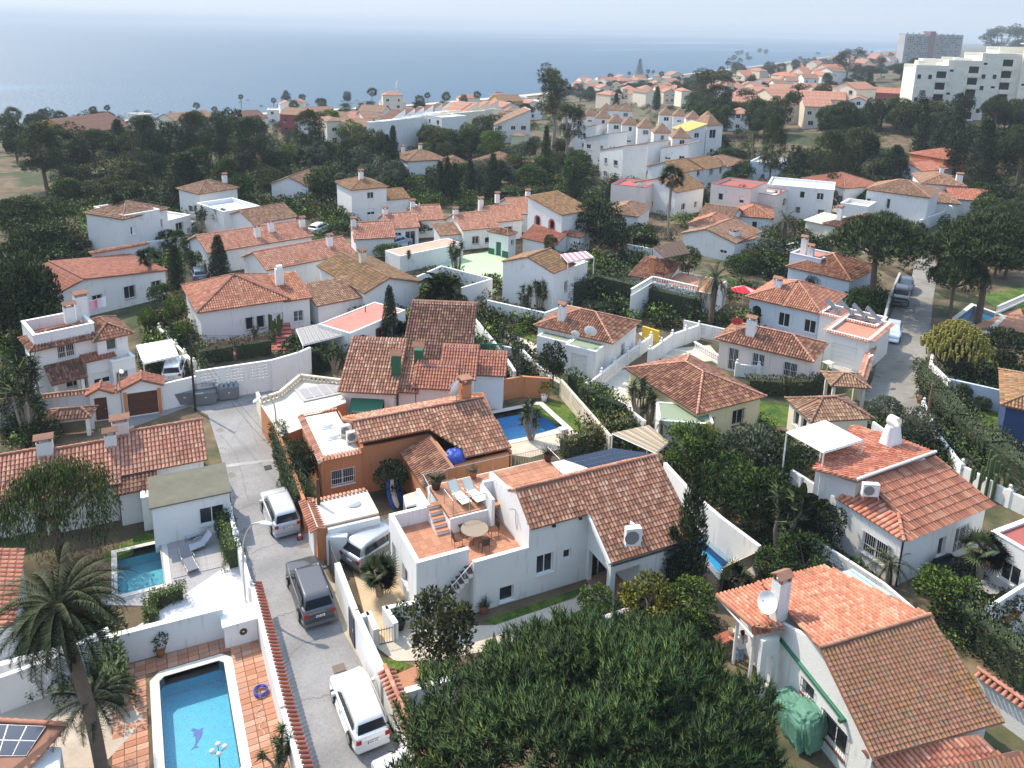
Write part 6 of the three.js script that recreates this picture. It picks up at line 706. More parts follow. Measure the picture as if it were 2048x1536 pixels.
(()=>{const G=thing('pump_house','white masonry box with a tile ornament in the corner of the dolphin pool terrace','pump house',V(3.1,0,-37.0)),b=mb().box(-0.85,0.75,0,1.25,-0.65,0.55);b.build('wall',mt.white,G);mb().box(-0.95,0.8,1.252,1.36,-0.7,0.62).build('top',mt.white,G);const o=mb();for(let k=0;k<8;k++){const a=k*Math.PI / 4;o.box(-0.05,0.05,0.06,0.19,0,0.03,M4().makeTranslation(0.05,0.75,0.552).multiply(M4().makeRotationZ(a)));}o.build('ornament',mt.darkwood,G);})();
wallAlong('tall bright white street wall of the big white house',[[8.45,-38.3],[8.4,-34.2],[8.55,-29.9]],1.95,{world:1,t:0.3});wallAlong('white street wall with a tiled double coping next to the parked white hatchback',[[8.62,-29.8],[8.75,-19]],2.05,{world:1,t:0.26,cap:'tile',pal:'terra'});
wallAlong('white yard wall between the low orange garage and the carport driveway',[[8.6,-41.15],[11.7,-41.1]],2.25,{world:1});wallAlong('short white gate pier wall at the driveway entrance',[[8.5,-41.05],[9.6,-40.6]],1.9,{world:1,t:0.4});
wallAlong('low white corner wall beside the iron garden gate',[[833,1203],[771,1215],[791.6,1246]],1.12,{topPix:1,t:0.28});wallAlong('small white niche wall inside the street wall, left of the iron gate',[[717,1234],[738,1226],[752,1259]],1.12,{topPix:1,t:0.28});
wallAlong('grey shaded boundary wall next to the big foreground pine',[[792,1388],[910,1355]],1.9,{topPix:1,cap:'plain'});wallAlong('low white garden wall half hidden by the foreground pine',[[1120,1266],[1275,1214]],0.9,{topPix:1,cap:'plain'});
wallAlong('long white wall beside the bright blue pool of the big white house',[[1330,925],[1385,985],[1445,1036],[1520,1092]],2.0,{topPix:1});
wallAlong('cream street wall at the bend of the road',[[7.75,-62.5],[7.9,-57]],1.6,{world:1,mat:mt.cream});wallAlong('orange street wall with white lattice blocks behind the silver car',[[7.9,-57],[8.0,-50.5],[7.95,-44.4]],2.2,{world:1,mat:mt.orange,breeze:[1.25,2.15,0.26,2.6],t:0.2});
wallAlong('orange back wall of the pool garden',[[944,770],[1044,752],[1100,756]],1.9,{topPix:1,mat:mt.orange});wallAlong('orange and cream openwork wall along the right of the pool garden',[[1122,758],[1222,872]],1.6,{topPix:1,mat:mt.beige,breeze:[0.5,1.45,0.26,2.8],t:0.2});
wallAlong('white court wall under the tall yucca',[[834,553],[884,531]],2.4,{topPix:1});wallAlong('white wall along the front of the green court',[[884,532],[984,557]],2.2,{topPix:1});wallAlong('white wall corner facing the footpath',[[923,575],[983,557]],2.6,{topPix:1});
wallAlong('white path wall left of the garden footpath',[[931,614],[1002,700],[1030,742]],1.5,{topPix:1});wallAlong('white stepped path wall with openwork top below the hipped bungalow',[[1000,690],[1046,700],[1090,742]],1.3,{topPix:1,breeze:[0.5,1.2,0.26,2.4],t:0.18});wallAlong('white wall behind the bougainvillea',[[975,600],[1090,625],[1125,612]],1.9,{topPix:1});
wallAlong('white openwork wall with pillars descending beside the cream bungalow',[[1175,768],[1255,704],[1302,672]],1.3,{topPix:1,posts:2.6,breeze:[0.4,1.15,0.26,2.6],t:0.18});wallAlong('white balustrade round the small round pool',[[1388,700],[1440,730],[1475,742]],0.1,{balusters:1,part:'plinth'});wallAlong('white openwork front wall with pointed pillars below the pinkish bungalow',[[1472,752],[1560,760],[1622,768]],1.2,{posts:2.4,breeze:[0.35,1.1,0.26,2.4],t:0.18});wallAlong('pierced white wall under the date palm',[[1368,640],[1470,662]],1.5,{topPix:1,breeze:[0.4,1.4,0.26,2.6],t:0.18});
wallAlong('white sloping wall with finials between the two hipped bungalows',[[1300,700],[1345,668],[1398,650]],1.6,{topPix:1,posts:2.8});wallAlong('white garden wall with statues of finials left of the lawn',[[1235,800],[1290,842]],1.0,{topPix:1});
wallAlong('bright yellow pool wall',[[1286,652],[1318,662]],1.2,{topPix:1,mat:S({color:lin(0.75,0.5,0.04)})});
wallAlong('white wall with brick coping along the left of the lane',[[1768,645],[1745,690],[1724,760]],2.0,{topPix:1,cap:'tile',pal:'pale'});wallAlong('dark retaining wall beside the parked cars on the lane',[[1800,545],[1780,590],[1768,640]],1.8,{topPix:1,mat:mt.grey});
wallAlong('white and brick wall descending from the lane behind the brown roof house',[[1848,806],[1874,864],[1925,930],[2020,982],[2080,1010]],1.2,{topPix:1,posts:4});wallAlong('light blue garden wall with ladders on it',[[1898,757],[2028,786]],2.0,{topPix:1,mat:mt.bluew});wallAlong('white wall of the candelabra cactus garden by the lane',[[1868,690],[1862,725],[1900,762]],2.2,{topPix:1});
wallAlong('tall white retaining wall with four panels of openwork blocks behind the bins',[[391,742],[541,720]],2.8,{topPix:1,breeze:[1.25,2.65,0.29,2.35]});wallAlong('plain white wall with a painted face mark right of the openwork wall',[[542,720],[598,704],[620,694]],2.9,{topPix:1});
wallAlong('white street wall with brown tile coping before the two storey house',[[-10,806],[92,794],[178,784]],2.3,{topPix:1,cap:'tile',pal:'old'});wallAlong('white wall between the brown garage door and the bins',[[322,768],[391,752]],2.3,{topPix:1});wallAlong('white wall with tile coping between the gateway and the garage',[[220,786],[243,782]],2.2,{topPix:1,cap:'tile',pal:'old'});
wallAlong('white boundary wall below the two storey villa',[[290,484],[398,470]],2.2,{topPix:1});wallAlong('white garden wall at the lower left corner',[[-10,1356],[98,1318],[216,1256]],1.9,{topPix:1});
wallAlong('white wall with red coping tiles at the lower right',[[1955,1345],[2065,1422]],1.6,{topPix:1,cap:'tile',pal:'red'});wallAlong('white wall with blue grey pierced blocks at the right edge pool',[[1948,1232],[2062,1160]],1.6,{topPix:1,breeze:[0.6,1.4,0.26,2.4],t:0.18});wallAlong('pierced white wall in front of the brown roof house',[[1625,1075],[1700,1122],[1768,1166],[1852,1238]],1.7,{topPix:1,breeze:[0.5,1.5,0.28,2.4],t:0.18});
wallAlong('white wall with fence posts between the gardens left of the pink bungalow',[[318,655],[388,725]],1.2,{topPix:1,posts:2.5,mat:mt.cream});wallAlong('white wall with gate arches along the park road',[[795,388],[820,404],[858,420]],2.0,{topPix:1,posts:3});wallAlong('white wall below the street lamps at the upper right',[[1840,440],[1935,398]],2.0,{topPix:1});wallAlong('long white wall behind the thatched parasol',[[1255,488],[1330,502]],2.2,{topPix:1});wallAlong('white balustrade around the right hand pool',[[1992,628],[2055,600]],0.12,{balusters:1,part:'plinth'});wallAlong('white balustrade of the pergola terrace house',[[1262,592],[1305,566],[1400,588]],2.9,{balusters:1,topPix:1,part:'plinth',t:0.14});
(()=>{const q=[[521,810],[560,797],[601,762],[690,773],[692,806],[642,826],[606,857],[562,874]].map(([u,v])=>at(u,v,2.3)),O=V(q[0].x,0,q[0].z),G=thing('terrace_building','cream flat roofed terrace building with pierced parapet at the bend of the road','building',O),m=shift(O);mb().prism(q.map((p)=>[p.x,p.z]),-0.2,2.3).build('wall',mt.orange,G,m);mb().prism(q.map((p)=>[p.x,p.z]),2.304,2.36).build('terrace',grainy(lin(0.74,0.68,0.56),4),G,m);const b=mb();for(let i=0;i<3;i++){const a=q[i],c=q[i + 1],x=c.clone().sub(a).setY(0),L=x.length();x.normalize();const z=x.clone().cross(V(0,1,0)),F=basis(V(a.x,2.36,a.z),x,V(0,1,0),z);b.box(0,L,0,0.12,-0.1,0.1,F).box(0,L,0.42,0.55,-0.12,0.12,F);for(let s=0.05;s<L;s +=0.36)b.box(s,s + 0.14,0.12,0.42,-0.07,0.07,F);}b.build('parapet',mt.beige,G,m);const p=at(640,783,2.4).sub(O);const s=mb();s.box(-1.7,1.7,0,0.06,-1.2,1.2,M4().makeRotationY(0.1).setPosition(p)).build('roof_hatch',mt.grey,G);const s2=mb();for(let k=0;k<4;k++)s2.box(-1.4 + k*0.75,-0.8 + k*0.75,0.06,0.09,-0.9,0.9,M4().makeRotationY(0.1).setPosition(p));s2.build('hatch_board',mt.greywood,G);})();
const blue=lin(0.02,0.42,0.80);
const cham=(x0,x1,z0,z1,c)=>[[x0 + c,z0],[x1 - c,z0],[x1,z0 + c],[x1,z1 - c],[x1 - c,z1],[x0 + c,z1],[x0,z1 - c],[x0,z0 + c]];
const DP=pool('rectangular pool with cut corners and a dolphin mosaic on its blue floor',cham(-0.9,2.05,-35.75,-29.0,0.22),0.42,lin(0.025,0.42,0.60),{depth:1.25});
{const s=new THREE.Shape([[0,0.62],[0.16,0.52],[0.3,0.42],[0.36,0.5],[0.5,0.46],[0.42,0.36],[0.44,0.2],[0.36,-0.05],[0.24,-0.28],[0.18,-0.42],[0.3,-0.56],[0.14,-0.52],[-0.06,-0.6],[0.06,-0.44],[0.12,-0.28],[0.14,-0.05],[0.1,0.14],[0.02,0.1],[0.05,0.25],[0.06,0.4],[-0.08,0.5]].map((q)=>new THREE.Vector2(...q))),g=new THREE.ExtrudeGeometry(s,{depth:0.006,bevelEnabled:false});g.rotateX(-Math.PI / 2);const p=at(385,1478,-1.18);g.rotateY(-0.1);g.translate(p.x - DP.position.x,-1.185,p.z - DP.position.z);mesh('mosaic',boxUV(g),S({color:lin(0.02,0.07,0.30),roughness:0.4}),DP);}
pool('teal pool with white coping beside the timber deck',[[-2.75,-46.9],[-0.3,-46.9],[-0.25,-42.85],[-2.7,-42.85]],0.3,lin(0.04,0.42,0.52),{depth:1.2});pool('deep blue pool behind the orange house with a yucca at its edge',[[23.4,-54.4],[29.5,-54.4],[29.5,-49.9],[23.4,-49.9]],0.5,blue,{depth:1.6});
pool('bright blue lap pool beside the tall cypress',[gx(1388,1010),gx(1478,1108),gx(1437,1145),gx(1345,1040)],0.4,blue,{depth:1.4});pool('blue pool below the leaning pine at the right',[gx(1912,640),gx(1948,612),gx(2003,632),gx(1970,664)],0.5,blue);pool('blue pool cut by the right edge beside pot plants',[gx(2008,1276),gx(2070,1222),gx(2110,1262),gx(2050,1312)],0.3,lin(0.02,0.22,0.45));pool('small blue pool on a cream terrace with balustrade',[gx(1320,708),gx(1346,702),gx(1390,708),gx(1362,717)],0.5,blue,{depth:1});pool('small turquoise pool behind the yellow wall',[gx(1284,668),gx(1298,663),gx(1314,673),gx(1300,681)],0.3,lin(0.03,0.3,0.4),{depth:1});pool('blue pool of the house with the white veranda',[gx(1568,492),gx(1592,486),gx(1604,493),gx(1580,500)],0.4,blue,{depth:1});
gardenGround();
(()=>{
const m=mesh('terrace',mb().prism([[-3.0,-37.3],[3.85,-37.3],[4.2,-24],[-3.0,-24]],-0.25,-0.02,[cham(-0.9 - 0.4,2.05 + 0.4,-35.75 - 0.4,-29.0 + 0.4,0.3)]).geo(),grainy(lin(0.36,0.22,0.15),2),scene);m.userData.kind='structure';
const cols=[[0.52,0.24,0.14],[0.58,0.29,0.18],[0.47,0.20,0.115],[0.60,0.35,0.23],[0.50,0.26,0.17]].map((c)=>S({color:lin(...c),map:rep(NZ,0.7),roughness:0.8})),g=boxUV(new THREE.BoxGeometry(0.46,0.06,0.31));let n=0;
for(let z=-37.1;z<-26;z +=0.34)for(let x=-2.7;x<3.75;x +=0.49){if(x>-1.5&&x<2.65&&z>-36.3)continue;if(n++>295)return;const t=mesh('tile',g,pick(cols),m);t.position.set(x + rr(-0.008,0.008),0.0 + rr(-0.004,0.004),z);t.rotation.y=rr(-0.01,0.01);}
})();
(()=>{const g=boxUV(new THREE.BoxGeometry(0.13,0.03,3.6)),ms=[0.9,1,1.1].map((k)=>S({color:lin(0.42*k,0.40*k,0.395*k),map:rep(PLANK,1.2),roughness:0.85})),D=scene.children.filter((o)=>o.name.startsWith('pavement')).find((o)=>o.material===mt.greywood);for(let k=0;k<26;k++){const b=mesh('board',g,pick(ms),D);b.position.set(0.22 + k*0.137,0.06,-44.9);}})();
function ironGate(label,a,b,h,o={}){const G=thing('gate',label,'gate',V(a.x,T(a.x,a.z),a.z)),q=b.clone().sub(a).setY(0),L=q.length(),d=q.clone().normalize(),f=mb(),n=Math.round(L /(o.sp??0.13));f.rod(V(0,0.06,0),d.clone().multiplyScalar(L).add(V(0,0.06,0)),0.02).rod(V(0,h*0.85,0),d.clone().multiplyScalar(L).add(V(0,h*0.85,0)),0.02).rod(V(0,0,0),V(0,h,0),0.03).rod(d.clone().multiplyScalar(L),d.clone().multiplyScalar(L).add(V(0,h,0)),0.03);f.build('gate_frame',o.mat??mt.iron,G);const br=mb();for(let k=1;k<n;k++){const p=d.clone().multiplyScalar(L*k / n);if(o.slat)continue;br.rod(p.clone().add(V(0,0.06,0)),p.clone().add(V(0,h*(0.85 + 0.15*Math.sin(Math.PI*k / n)),0)),0.01,0.01,4);}br.build('bars',o.mat??mt.iron,G);if(o.slat)for(let k=0;k<9;k++){const z=d.clone().cross(V(0,1,0));mb().box(0,L,0.1 + k*(h - 0.15)/ 9,0.06 +(k + 1)*(h - 0.15)/ 9,-0.02,0.02,basis(V(0,0,0),d,V(0,1,0),z)).build('slat',o.mat??mt.iron,G);}return G;}
ironGate('black iron garden gate with curved top casting barred shadows',gp(753,1292),gp(790,1283),1.05);ironGate('dark grey slatted driveway gate in the white street wall',V(8.55,0,-38.4),V(8.55,0,-40.7),1.75,{slat:1,mat:S({color:lin(0.07,0.075,0.08),roughness:0.5})});
(()=>{const G=thing('gate','narrow dark grey door panel in the tall white street wall','gate',V(8.25,0,-34.4));mb().box(-0.06,0.0,0.05,1.75,-0.5,0.5).build('panel',S({color:lin(0.06,0.065,0.075)}),G);mb().box(-0.09,-0.061,0.9,1.05,0.35,0.42).build('handle',mt.steel,G);})();
scene.updateMatrixWorld(true);
const HOUSEBOX=scene.children.filter((o)=>o.isGroup&&/house|hut|garage|shed|building/.test(o.name)&&o.name !=='pump_house').map((o)=>{const b=new THREE.Box3().setFromObject(o);return[b.min.x,b.max.x,b.min.z,b.max.z];}).concat(POOLS.map((q)=>[Math.min(...q.map((p)=>p[0]))- 1,Math.max(...q.map((p)=>p[0]))+ 1,Math.min(...q.map((p)=>p[1]))- 1,Math.max(...q.map((p)=>p[1]))+ 1]));
(()=>{
const r=RNG(91),c=at(1195,1490,6.2),G=thing('pine_tree','huge dark green pine crown filling the bottom of the picture','tree',V(c.x,0,c.z)),b=mb();limb(b,V(0,-0.3,0),V(0.2,3.4,0),0.42,0.32,0.1,r);
const shoot=(()=>{const L=new Leaves(),q=RNG(5);for(let k=0;k<60;k++){const y=0.02 + 0.34*q(),a=q()*6.28,e=0.7 + 0.7*q(),d=V(Math.cos(a)*Math.cos(e),Math.sin(e),Math.sin(a)*Math.cos(e)),s=dirR(q).cross(d).normalize();L.blade(V(0,y,0),d,s,0.14 + 0.08*q(),0.016,[0.8 + 0.4*q(),0.9 + 0.25*q(),0.8 + 0.3*q()],d.clone().add(V(0,0.3,0)).normalize());}return L.geo();})();
const list=[],R=6.6,cl=[];for(let i=0;i<150;i++){const a=i*2.39996,q=Math.sqrt((i + 0.5)/ 150),x=Math.cos(a)*q*R*1.08,z=Math.sin(a)*q*R*0.92,y=7.6 - 3.3*Math.pow(q,2.4)+(r()- 0.5)*1.3;cl.push([V(x +(r()- 0.5)*0.7,y,z +(r()- 0.5)*0.7),0.5 + 0.4*r(),0.65 + 0.7*r()]);if(i % 7===0)limb(b,V(0.2,3.2,0),V(x*0.9,y - 0.9,z*0.9),0.16,0.04,0.2,r);}
for(const[p,cr,tone]of cl){const n=34 + Math.round(18*r());for(let k=0;k<n;k++){const d=dirR(r);if(d.y<-0.1)d.y=-d.y;d.normalize();const q=p.clone().addScaledVector(d,cr*(0.55 + 0.5*r()));list.push([q,d.clone().multiplyScalar(0.6).add(V((r()- 0.5)*0.3,1.0,(r()- 0.5)*0.3)).normalize(),1.2 + 1.1*r(),tone*(0.7 + 0.6*r()),r()]);}}
const im=shade(new THREE.InstancedMesh(shoot,leafMat,list.length)),up=V(0,1,0),qt=new THREE.Quaternion();im.name='crown';im.userData.kind='stuff';
list.forEach(([p,d,s,t,y],i)=>{qt.setFromUnitVectors(up,d);im.setMatrixAt(i,M4().compose(p,qt,V(s,s,s)).multiply(M4().makeRotationY(y*6.28)));im.setColorAt(i,lin(mix(0.035,0.13,y*y*y)*t,mix(0.085,0.19,y*y*y)*t,mix(0.016,0.036,y)*t));});
G.add(im);b.build('trunk',mt.bark,G);
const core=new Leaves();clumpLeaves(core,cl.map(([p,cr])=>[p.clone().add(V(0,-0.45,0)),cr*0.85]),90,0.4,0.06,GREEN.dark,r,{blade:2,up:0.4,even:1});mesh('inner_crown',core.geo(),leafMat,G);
})();
(()=>{const f=gp(212,1580),p0=at(118,1228,7.4),g=thing('palm_tree','tall date palm with drooping grey green fronds leaning at the lower left','palm tree',f),lean=V(p0.x - f.x,0,p0.z - f.z),k=KIND.date_palm(RNG(12),{h:7.4,n:84,seg:20,den:3,lw:0.52,bw:0.038,lean,tr:0.26});for(const[n,ge,m]of k.parts){mesh(n,ge,n==='crown'?leafThin:m,g);}})();
const P_=(k,u,v,vt,w,l,o)=>plant(k,u,v,vt,w,l,o);
[
['date_palm',196,1520,1345,175,'young feather palm beside the dolphin pool terrace',{n:34,crownUp:1.6}],['pepper',128,1120,918,262,'wide weeping feathery tree in front of the long terracotta roof'],['fan_palm',760,1192,1108,84,'short green fan palm growing from the paved forecourt'],
['broadleaf',884,1352,1192,140,'olive brown leafy fruit tree behind the iron garden gate',{c:'olive'}],['broadleaf',1188,1248,1172,74,'small bright orange tree by the porch pillar',{c:'bright'}],['broadleaf',1290,1258,1164,128,'yellow green loose bush in front of the barred porch',{c:'yellow'}],['broadleaf',1372,1250,1168,120,'mottled green bush right of the yellow green one',{c:'bright'}],
['cypress',1374,1168,932,74,'tall dark cypress at the corner of the white house',{fat:1.5}],['cypress',1338,1172,1052,62,'lower second spire beside the tall dark cypress',{fat:1.5}],
['broadleaf',1370,960,855,110,'light green tree at the left end of the dense garden thicket',{c:'bright'}],['broadleaf',1428,975,868,120,'mid green tree in the thicket beside the solar panels'],['broadleaf',1490,990,855,130,'grey green tree in the thicket behind the lap pool',{c:'silver'}],['broadleaf',1445,1040,905,110,'dense green tree hanging over the lap pool wall'],['broadleaf',1510,1075,935,130,'large bushy tree over the middle of the lap pool wall',{c:'mid'}],['broadleaf',1545,1000,890,110,'dark leafy tree left of the white roof canopy',{c:'dark'}],['broadleaf',1400,910,848,80,'yellow tipped bush near the timber carport roof',{c:'yellow'}],
['banana',1585,1110,960,90,'tall banana plant with split leaves beside the brown roof house'],['banana',1622,1080,985,80,'banana plant against the wall of the orange upper roof'],['yucca',1560,1130,985,90,'yucca with hanging dry leaves left of the banana plants'],['broadleaf',1640,1110,1010,90,'dark shrubby tree before the barred windows of the brown roof house',{c:'dark'}],['broadleaf',1600,1180,1075,110,'green bushy tree behind the bottom right house'],['fan_palm',1470,1185,1125,76,'small fan palm by the corner of the lap pool'],['broadleaf',1545,1175,1105,90,'leafy tree behind the privacy screen',{c:'mid'}],['date_palm',1776,1172,1095,104,'small feather palm in the narrow yard of the brown roof house',{n:22}],['fan_palm',1958,1172,1062,96,'fan palm between the brown roof house and the red flat roof'],['broadleaf',1888,1240,1148,130,'yellow green bush beside the small patio table',{c:'bright'}],['date_palm',2040,1010,960,70,'yellowish palm by the right edge',{n:20}],['date_palm',1935,960,905,56,'slender palm before the row of column cacti',{n:18}],
['conifer',780,690,572,36,'slim dark cypress left of the striped roof house'],['banana',730,715,668,54,'banana plant left of the slim cypress'],['banana',810,690,640,50,'banana plant right of the slim cypress'],['banana',885,625,540,88,'tall banana clump at the corner of the white court wall'],['banana',860,630,575,60,'banana clump left of the taller one'],['broadleaf',905,640,590,70,'dark shrub under the banana clumps',{c:'dark'}],['yucca',913,555,480,44,'tall yucca standing before the green court'],['yucca',1048,640,568,44,'left one of two round headed yuccas before the tall plain house'],['yucca',1080,635,562,42,'right one of two round headed yuccas before the tall plain house'],['yucca',1062,880,800,62,'yucca growing at the edge of the deep blue pool'],['yucca',1280,845,758,64,'thick yucca clump beside the green annex roof'],['yucca',1300,850,775,50,'second yucca stem behind the thick yucca clump'],['broadleaf',1104,775,688,58,'round citrus tree in front of the green felt annex',{c:'dark'}],['date_palm',1320,905,832,44,'golden young palm on the timber carport',{n:16}],
['yucca',755,960,890,56,'yucca palm before the orange house wall'],['broadleaf',782,1005,925,70,'dark round tree beside the orange house yucca',{c:'dark'}],['broadleaf',608,990,885,62,'dark leafy tree inside the orange street wall',{c:'dark'}],['yucca',60,880,712,92,'clump of shaggy yuccas before the two storey house at left',{v:1}],['yucca',28,850,735,60,'leftmost shaggy yucca by the street wall'],['broadleaf',45,860,790,90,'grey green shrub under the shaggy yuccas',{c:'silver'}],['broadleaf',90,880,830,80,'olive shrub behind the ridge chimneys at left',{c:'olive'}],
['cypress',355,585,488,34,'dark column cypress beside the arcade garden'],['conifer',440,560,470,40,'brown bare conifer before the long row house'],['conifer',245,500,385,62,'dark conifer before the two storey villa'],['fan_palm',304,600,492,48,'fan palm in front of the gable house windows'],['yucca',402,470,412,36,'left round yucca before the villa driveway'],['yucca',440,470,415,40,'right round yucca before the villa driveway'],['broadleaf',355,660,588,50,'bright citrus tree in the garden left of the pink hipped roof',{c:'bright'}],['broadleaf',322,620,570,50,'green tree behind the citrus tree',{c:'mid'}],['broadleaf',298,665,615,40,'small lemon tree on the terrace of the two storey house',{c:'bright'}],['broadleaf',368,690,645,42,'citrus bush near the pink terrace',{c:'bright'}],['yucca',512,690,650,22,'young yellow green palm before the white hipped bungalow'],['date_palm',413,560,515,40,'green palm left of the brown conifer',{n:18}],
['umbrella_pine',60,500,388,178,'broad umbrella pine at the left edge'],['broadleaf',30,700,520,110,'dark ivy covered trees at the left edge',{c:'dark',v:0}],['broadleaf',85,690,530,90,'dark shaggy trees between the left gable house and the two storey house',{c:'dark',v:1}],['yucca',75,640,525,60,'tall dark yuccas left of the long gable house'],
['umbrella_pine',1745,612,418,205,'large round umbrella pine above the lane'],['umbrella_pine',1955,640,422,210,'spreading pine with bare pale limbs by the right pool'],['umbrella_pine',1900,650,500,110,'smaller pine leaning over the lane'],['umbrella_pine',2030,470,400,110,'pine at the right edge behind the spreading one'],
['date_palm',1420,655,522,108,'large date palm with orange fruit stalks beside the hedge',{n:56}],['date_palm',1567,495,416,74,'date palm beside the veranda pool',{n:40}],['fan_palm',1477,440,368,34,'tall slim fan palm before the pink block'],['fan_palm',1336,480,328,58,'tall shaggy fan palm beside the gabled dish house'],['fan_palm',1830,432,392,40,'small fan palm against the two storey white house'],['broadleaf',1195,505,400,100,'big dark round tree behind the small hut',{c:'dark'}],['broadleaf',1230,520,440,60,'dark tree right of the big round one',{c:'dark'}],['broadleaf',1100,520,470,30,'small shrub between the huts',{c:'olive'}],
['broadleaf',1370,560,495,60,'green bush below the wooden pergola',{c:'mid'}],['broadleaf',1480,565,510,70,'rounded shrub right of the orange stalk palm',{c:'mid'}],['broadleaf',1500,545,500,50,'light green shrub near the lawn of the orange stalk palm',{c:'olive'}],['broadleaf',1530,520,480,60,'leafless greyish bush by the small pool',{c:'silver'}],['broadleaf',1625,590,545,40,'small silver tree before the pale blue bungalow',{c:'silver'}],['broadleaf',1715,640,575,50,'shrub under the large umbrella pine',{c:'mid'}],['broadleaf',1650,480,452,30,'orange tipped bush beside the veranda',{c:'rust'}],
['broadleaf',1765,850,798,76,'silvery green tree beside the small grey roof at the lane',{c:'silver'}],['broadleaf',1832,900,820,84,'silvery olive tree behind the conical chimney',{c:'silver'}],['broadleaf',1925,810,768,30,'young tree against the light blue wall',{c:'mid'}],['broadleaf',1963,822,795,34,'round bush at the foot of the light blue wall',{c:'mid'}],['broadleaf',2000,740,660,100,'dark shrubs beside the candelabra cactus',{c:'dark'}],
['date_palm',968,690,640,22,'small palm along the footpath, upper',{n:16}],['yucca',1003,690,645,22,'spiky yucca by the white path wall'],['yucca',1030,740,680,24,'spiky yucca lower on the footpath'],['yucca',1040,755,690,22,'spiky yucca lowest on the footpath'],['yucca',668,745,690,50,'yucca group before the striped roof house'],['conifer',630,745,700,50,'bushy evergreen beside the yucca group'],
['yucca',555,1545,1470,84,'spiky dark green plant at the bottom by the street wall'],['shrub',2012,1265,1245,22,'round cactus ball in a row by the edge pool, nearest the wall'],
['broadleaf',990,470,440,30,'olive tree by the pink roofed row',{c:'silver'}],['broadleaf',838,475,442,46,'round garden tree between the pink roofs',{c:'mid'}],['broadleaf',780,525,490,70,'rounded hedge tree beside the mossy roof',{c:'mid'}],['yucca',820,540,500,30,'cactus and yucca near the long low shed'],
].forEach((a)=>P_(...a));
(()=>{const f=gp(1903,757),r=RNG(41),h=topAt(f,640),G=thing('cactus','giant candelabra cactus with a dome of yellow green tips above the lane','cactus',f),b=mb(),tips=mb(),R=62*proj(f)[2]/ FOC;for(let i=0;i<120;i++){const a=i*2.39996,q=Math.sqrt((i + 0.5)/ 120),e=V(Math.cos(a)*q*R,h*(1 - 0.42*q*q)- 0.3,Math.sin(a)*q*R),m=V(e.x*0.62,e.y*0.66,e.z*0.62);if(i % 2===0)limb(b,V((r()- 0.5)*0.3,0.4,(r()- 0.5)*0.3),m,0.12,0.09,0.1,r);b.rod(m,e,0.09,0.08,5);tips.rod(e.clone().add(V(0,-0.25,0)),e.clone().add(V((r()- 0.5)*0.1,0.3,(r()- 0.5)*0.1)),0.1,0.09,6);for(let k=0;k<3;k++){const d=V((r()- 0.5)*0.9,-0.1 + r()*0.2,(r()- 0.5)*0.9),s=e.clone().add(d);tips.rod(s.clone().add(V(-d.x*0.4,-0.5,-d.z*0.4)),s.clone().add(V(0,0.15,0)),0.08,0.08,5);}}b.rod(V(0,-0.3,0),V(0,1.6,0),0.4,0.3,9);b.build('stem',S({color:lin(0.12,0.12,0.07),map:rep(NZ,0.6)}),G);tips.build('tip',S({color:lin(0.27,0.245,0.045),map:rep(NZ,0.4)}),G);})();
const columnCactus=(label,u,v,vt,n,w)=>{const f=gp(u,v),r=RNG(u),h=topAt(f,vt),G=thing('cactus',label,'cactus',f),b=mb();for(let i=0;i<n;i++){const x=(r()- 0.5)*w,z=(r()- 0.5)*0.7,hh=h*(0.55 + 0.45*r());b.add(new THREE.CapsuleGeometry(0.11,hh,3,8),M4().makeTranslation(x,hh / 2,z));if(i % 2){b.rod(V(x,hh*0.45,z),V(x + 0.35,hh*0.55,z),0.08);b.add(new THREE.CapsuleGeometry(0.09,hh*0.3,3,8),M4().makeTranslation(x + 0.36,hh*0.7,z));}}b.build('stem',S({color:lin(0.07,0.11,0.03),map:rep(NZ,0.3)}),G);};
columnCactus('row of column cacti along the white wall behind the brown roof house',1968,985,905,9,2.6);columnCactus('tall branching cactus before the white hipped bungalow',548,685,622,6,1.4);columnCactus('second clump of column cacti nearer the right edge',2000,1000,935,5,1.4);
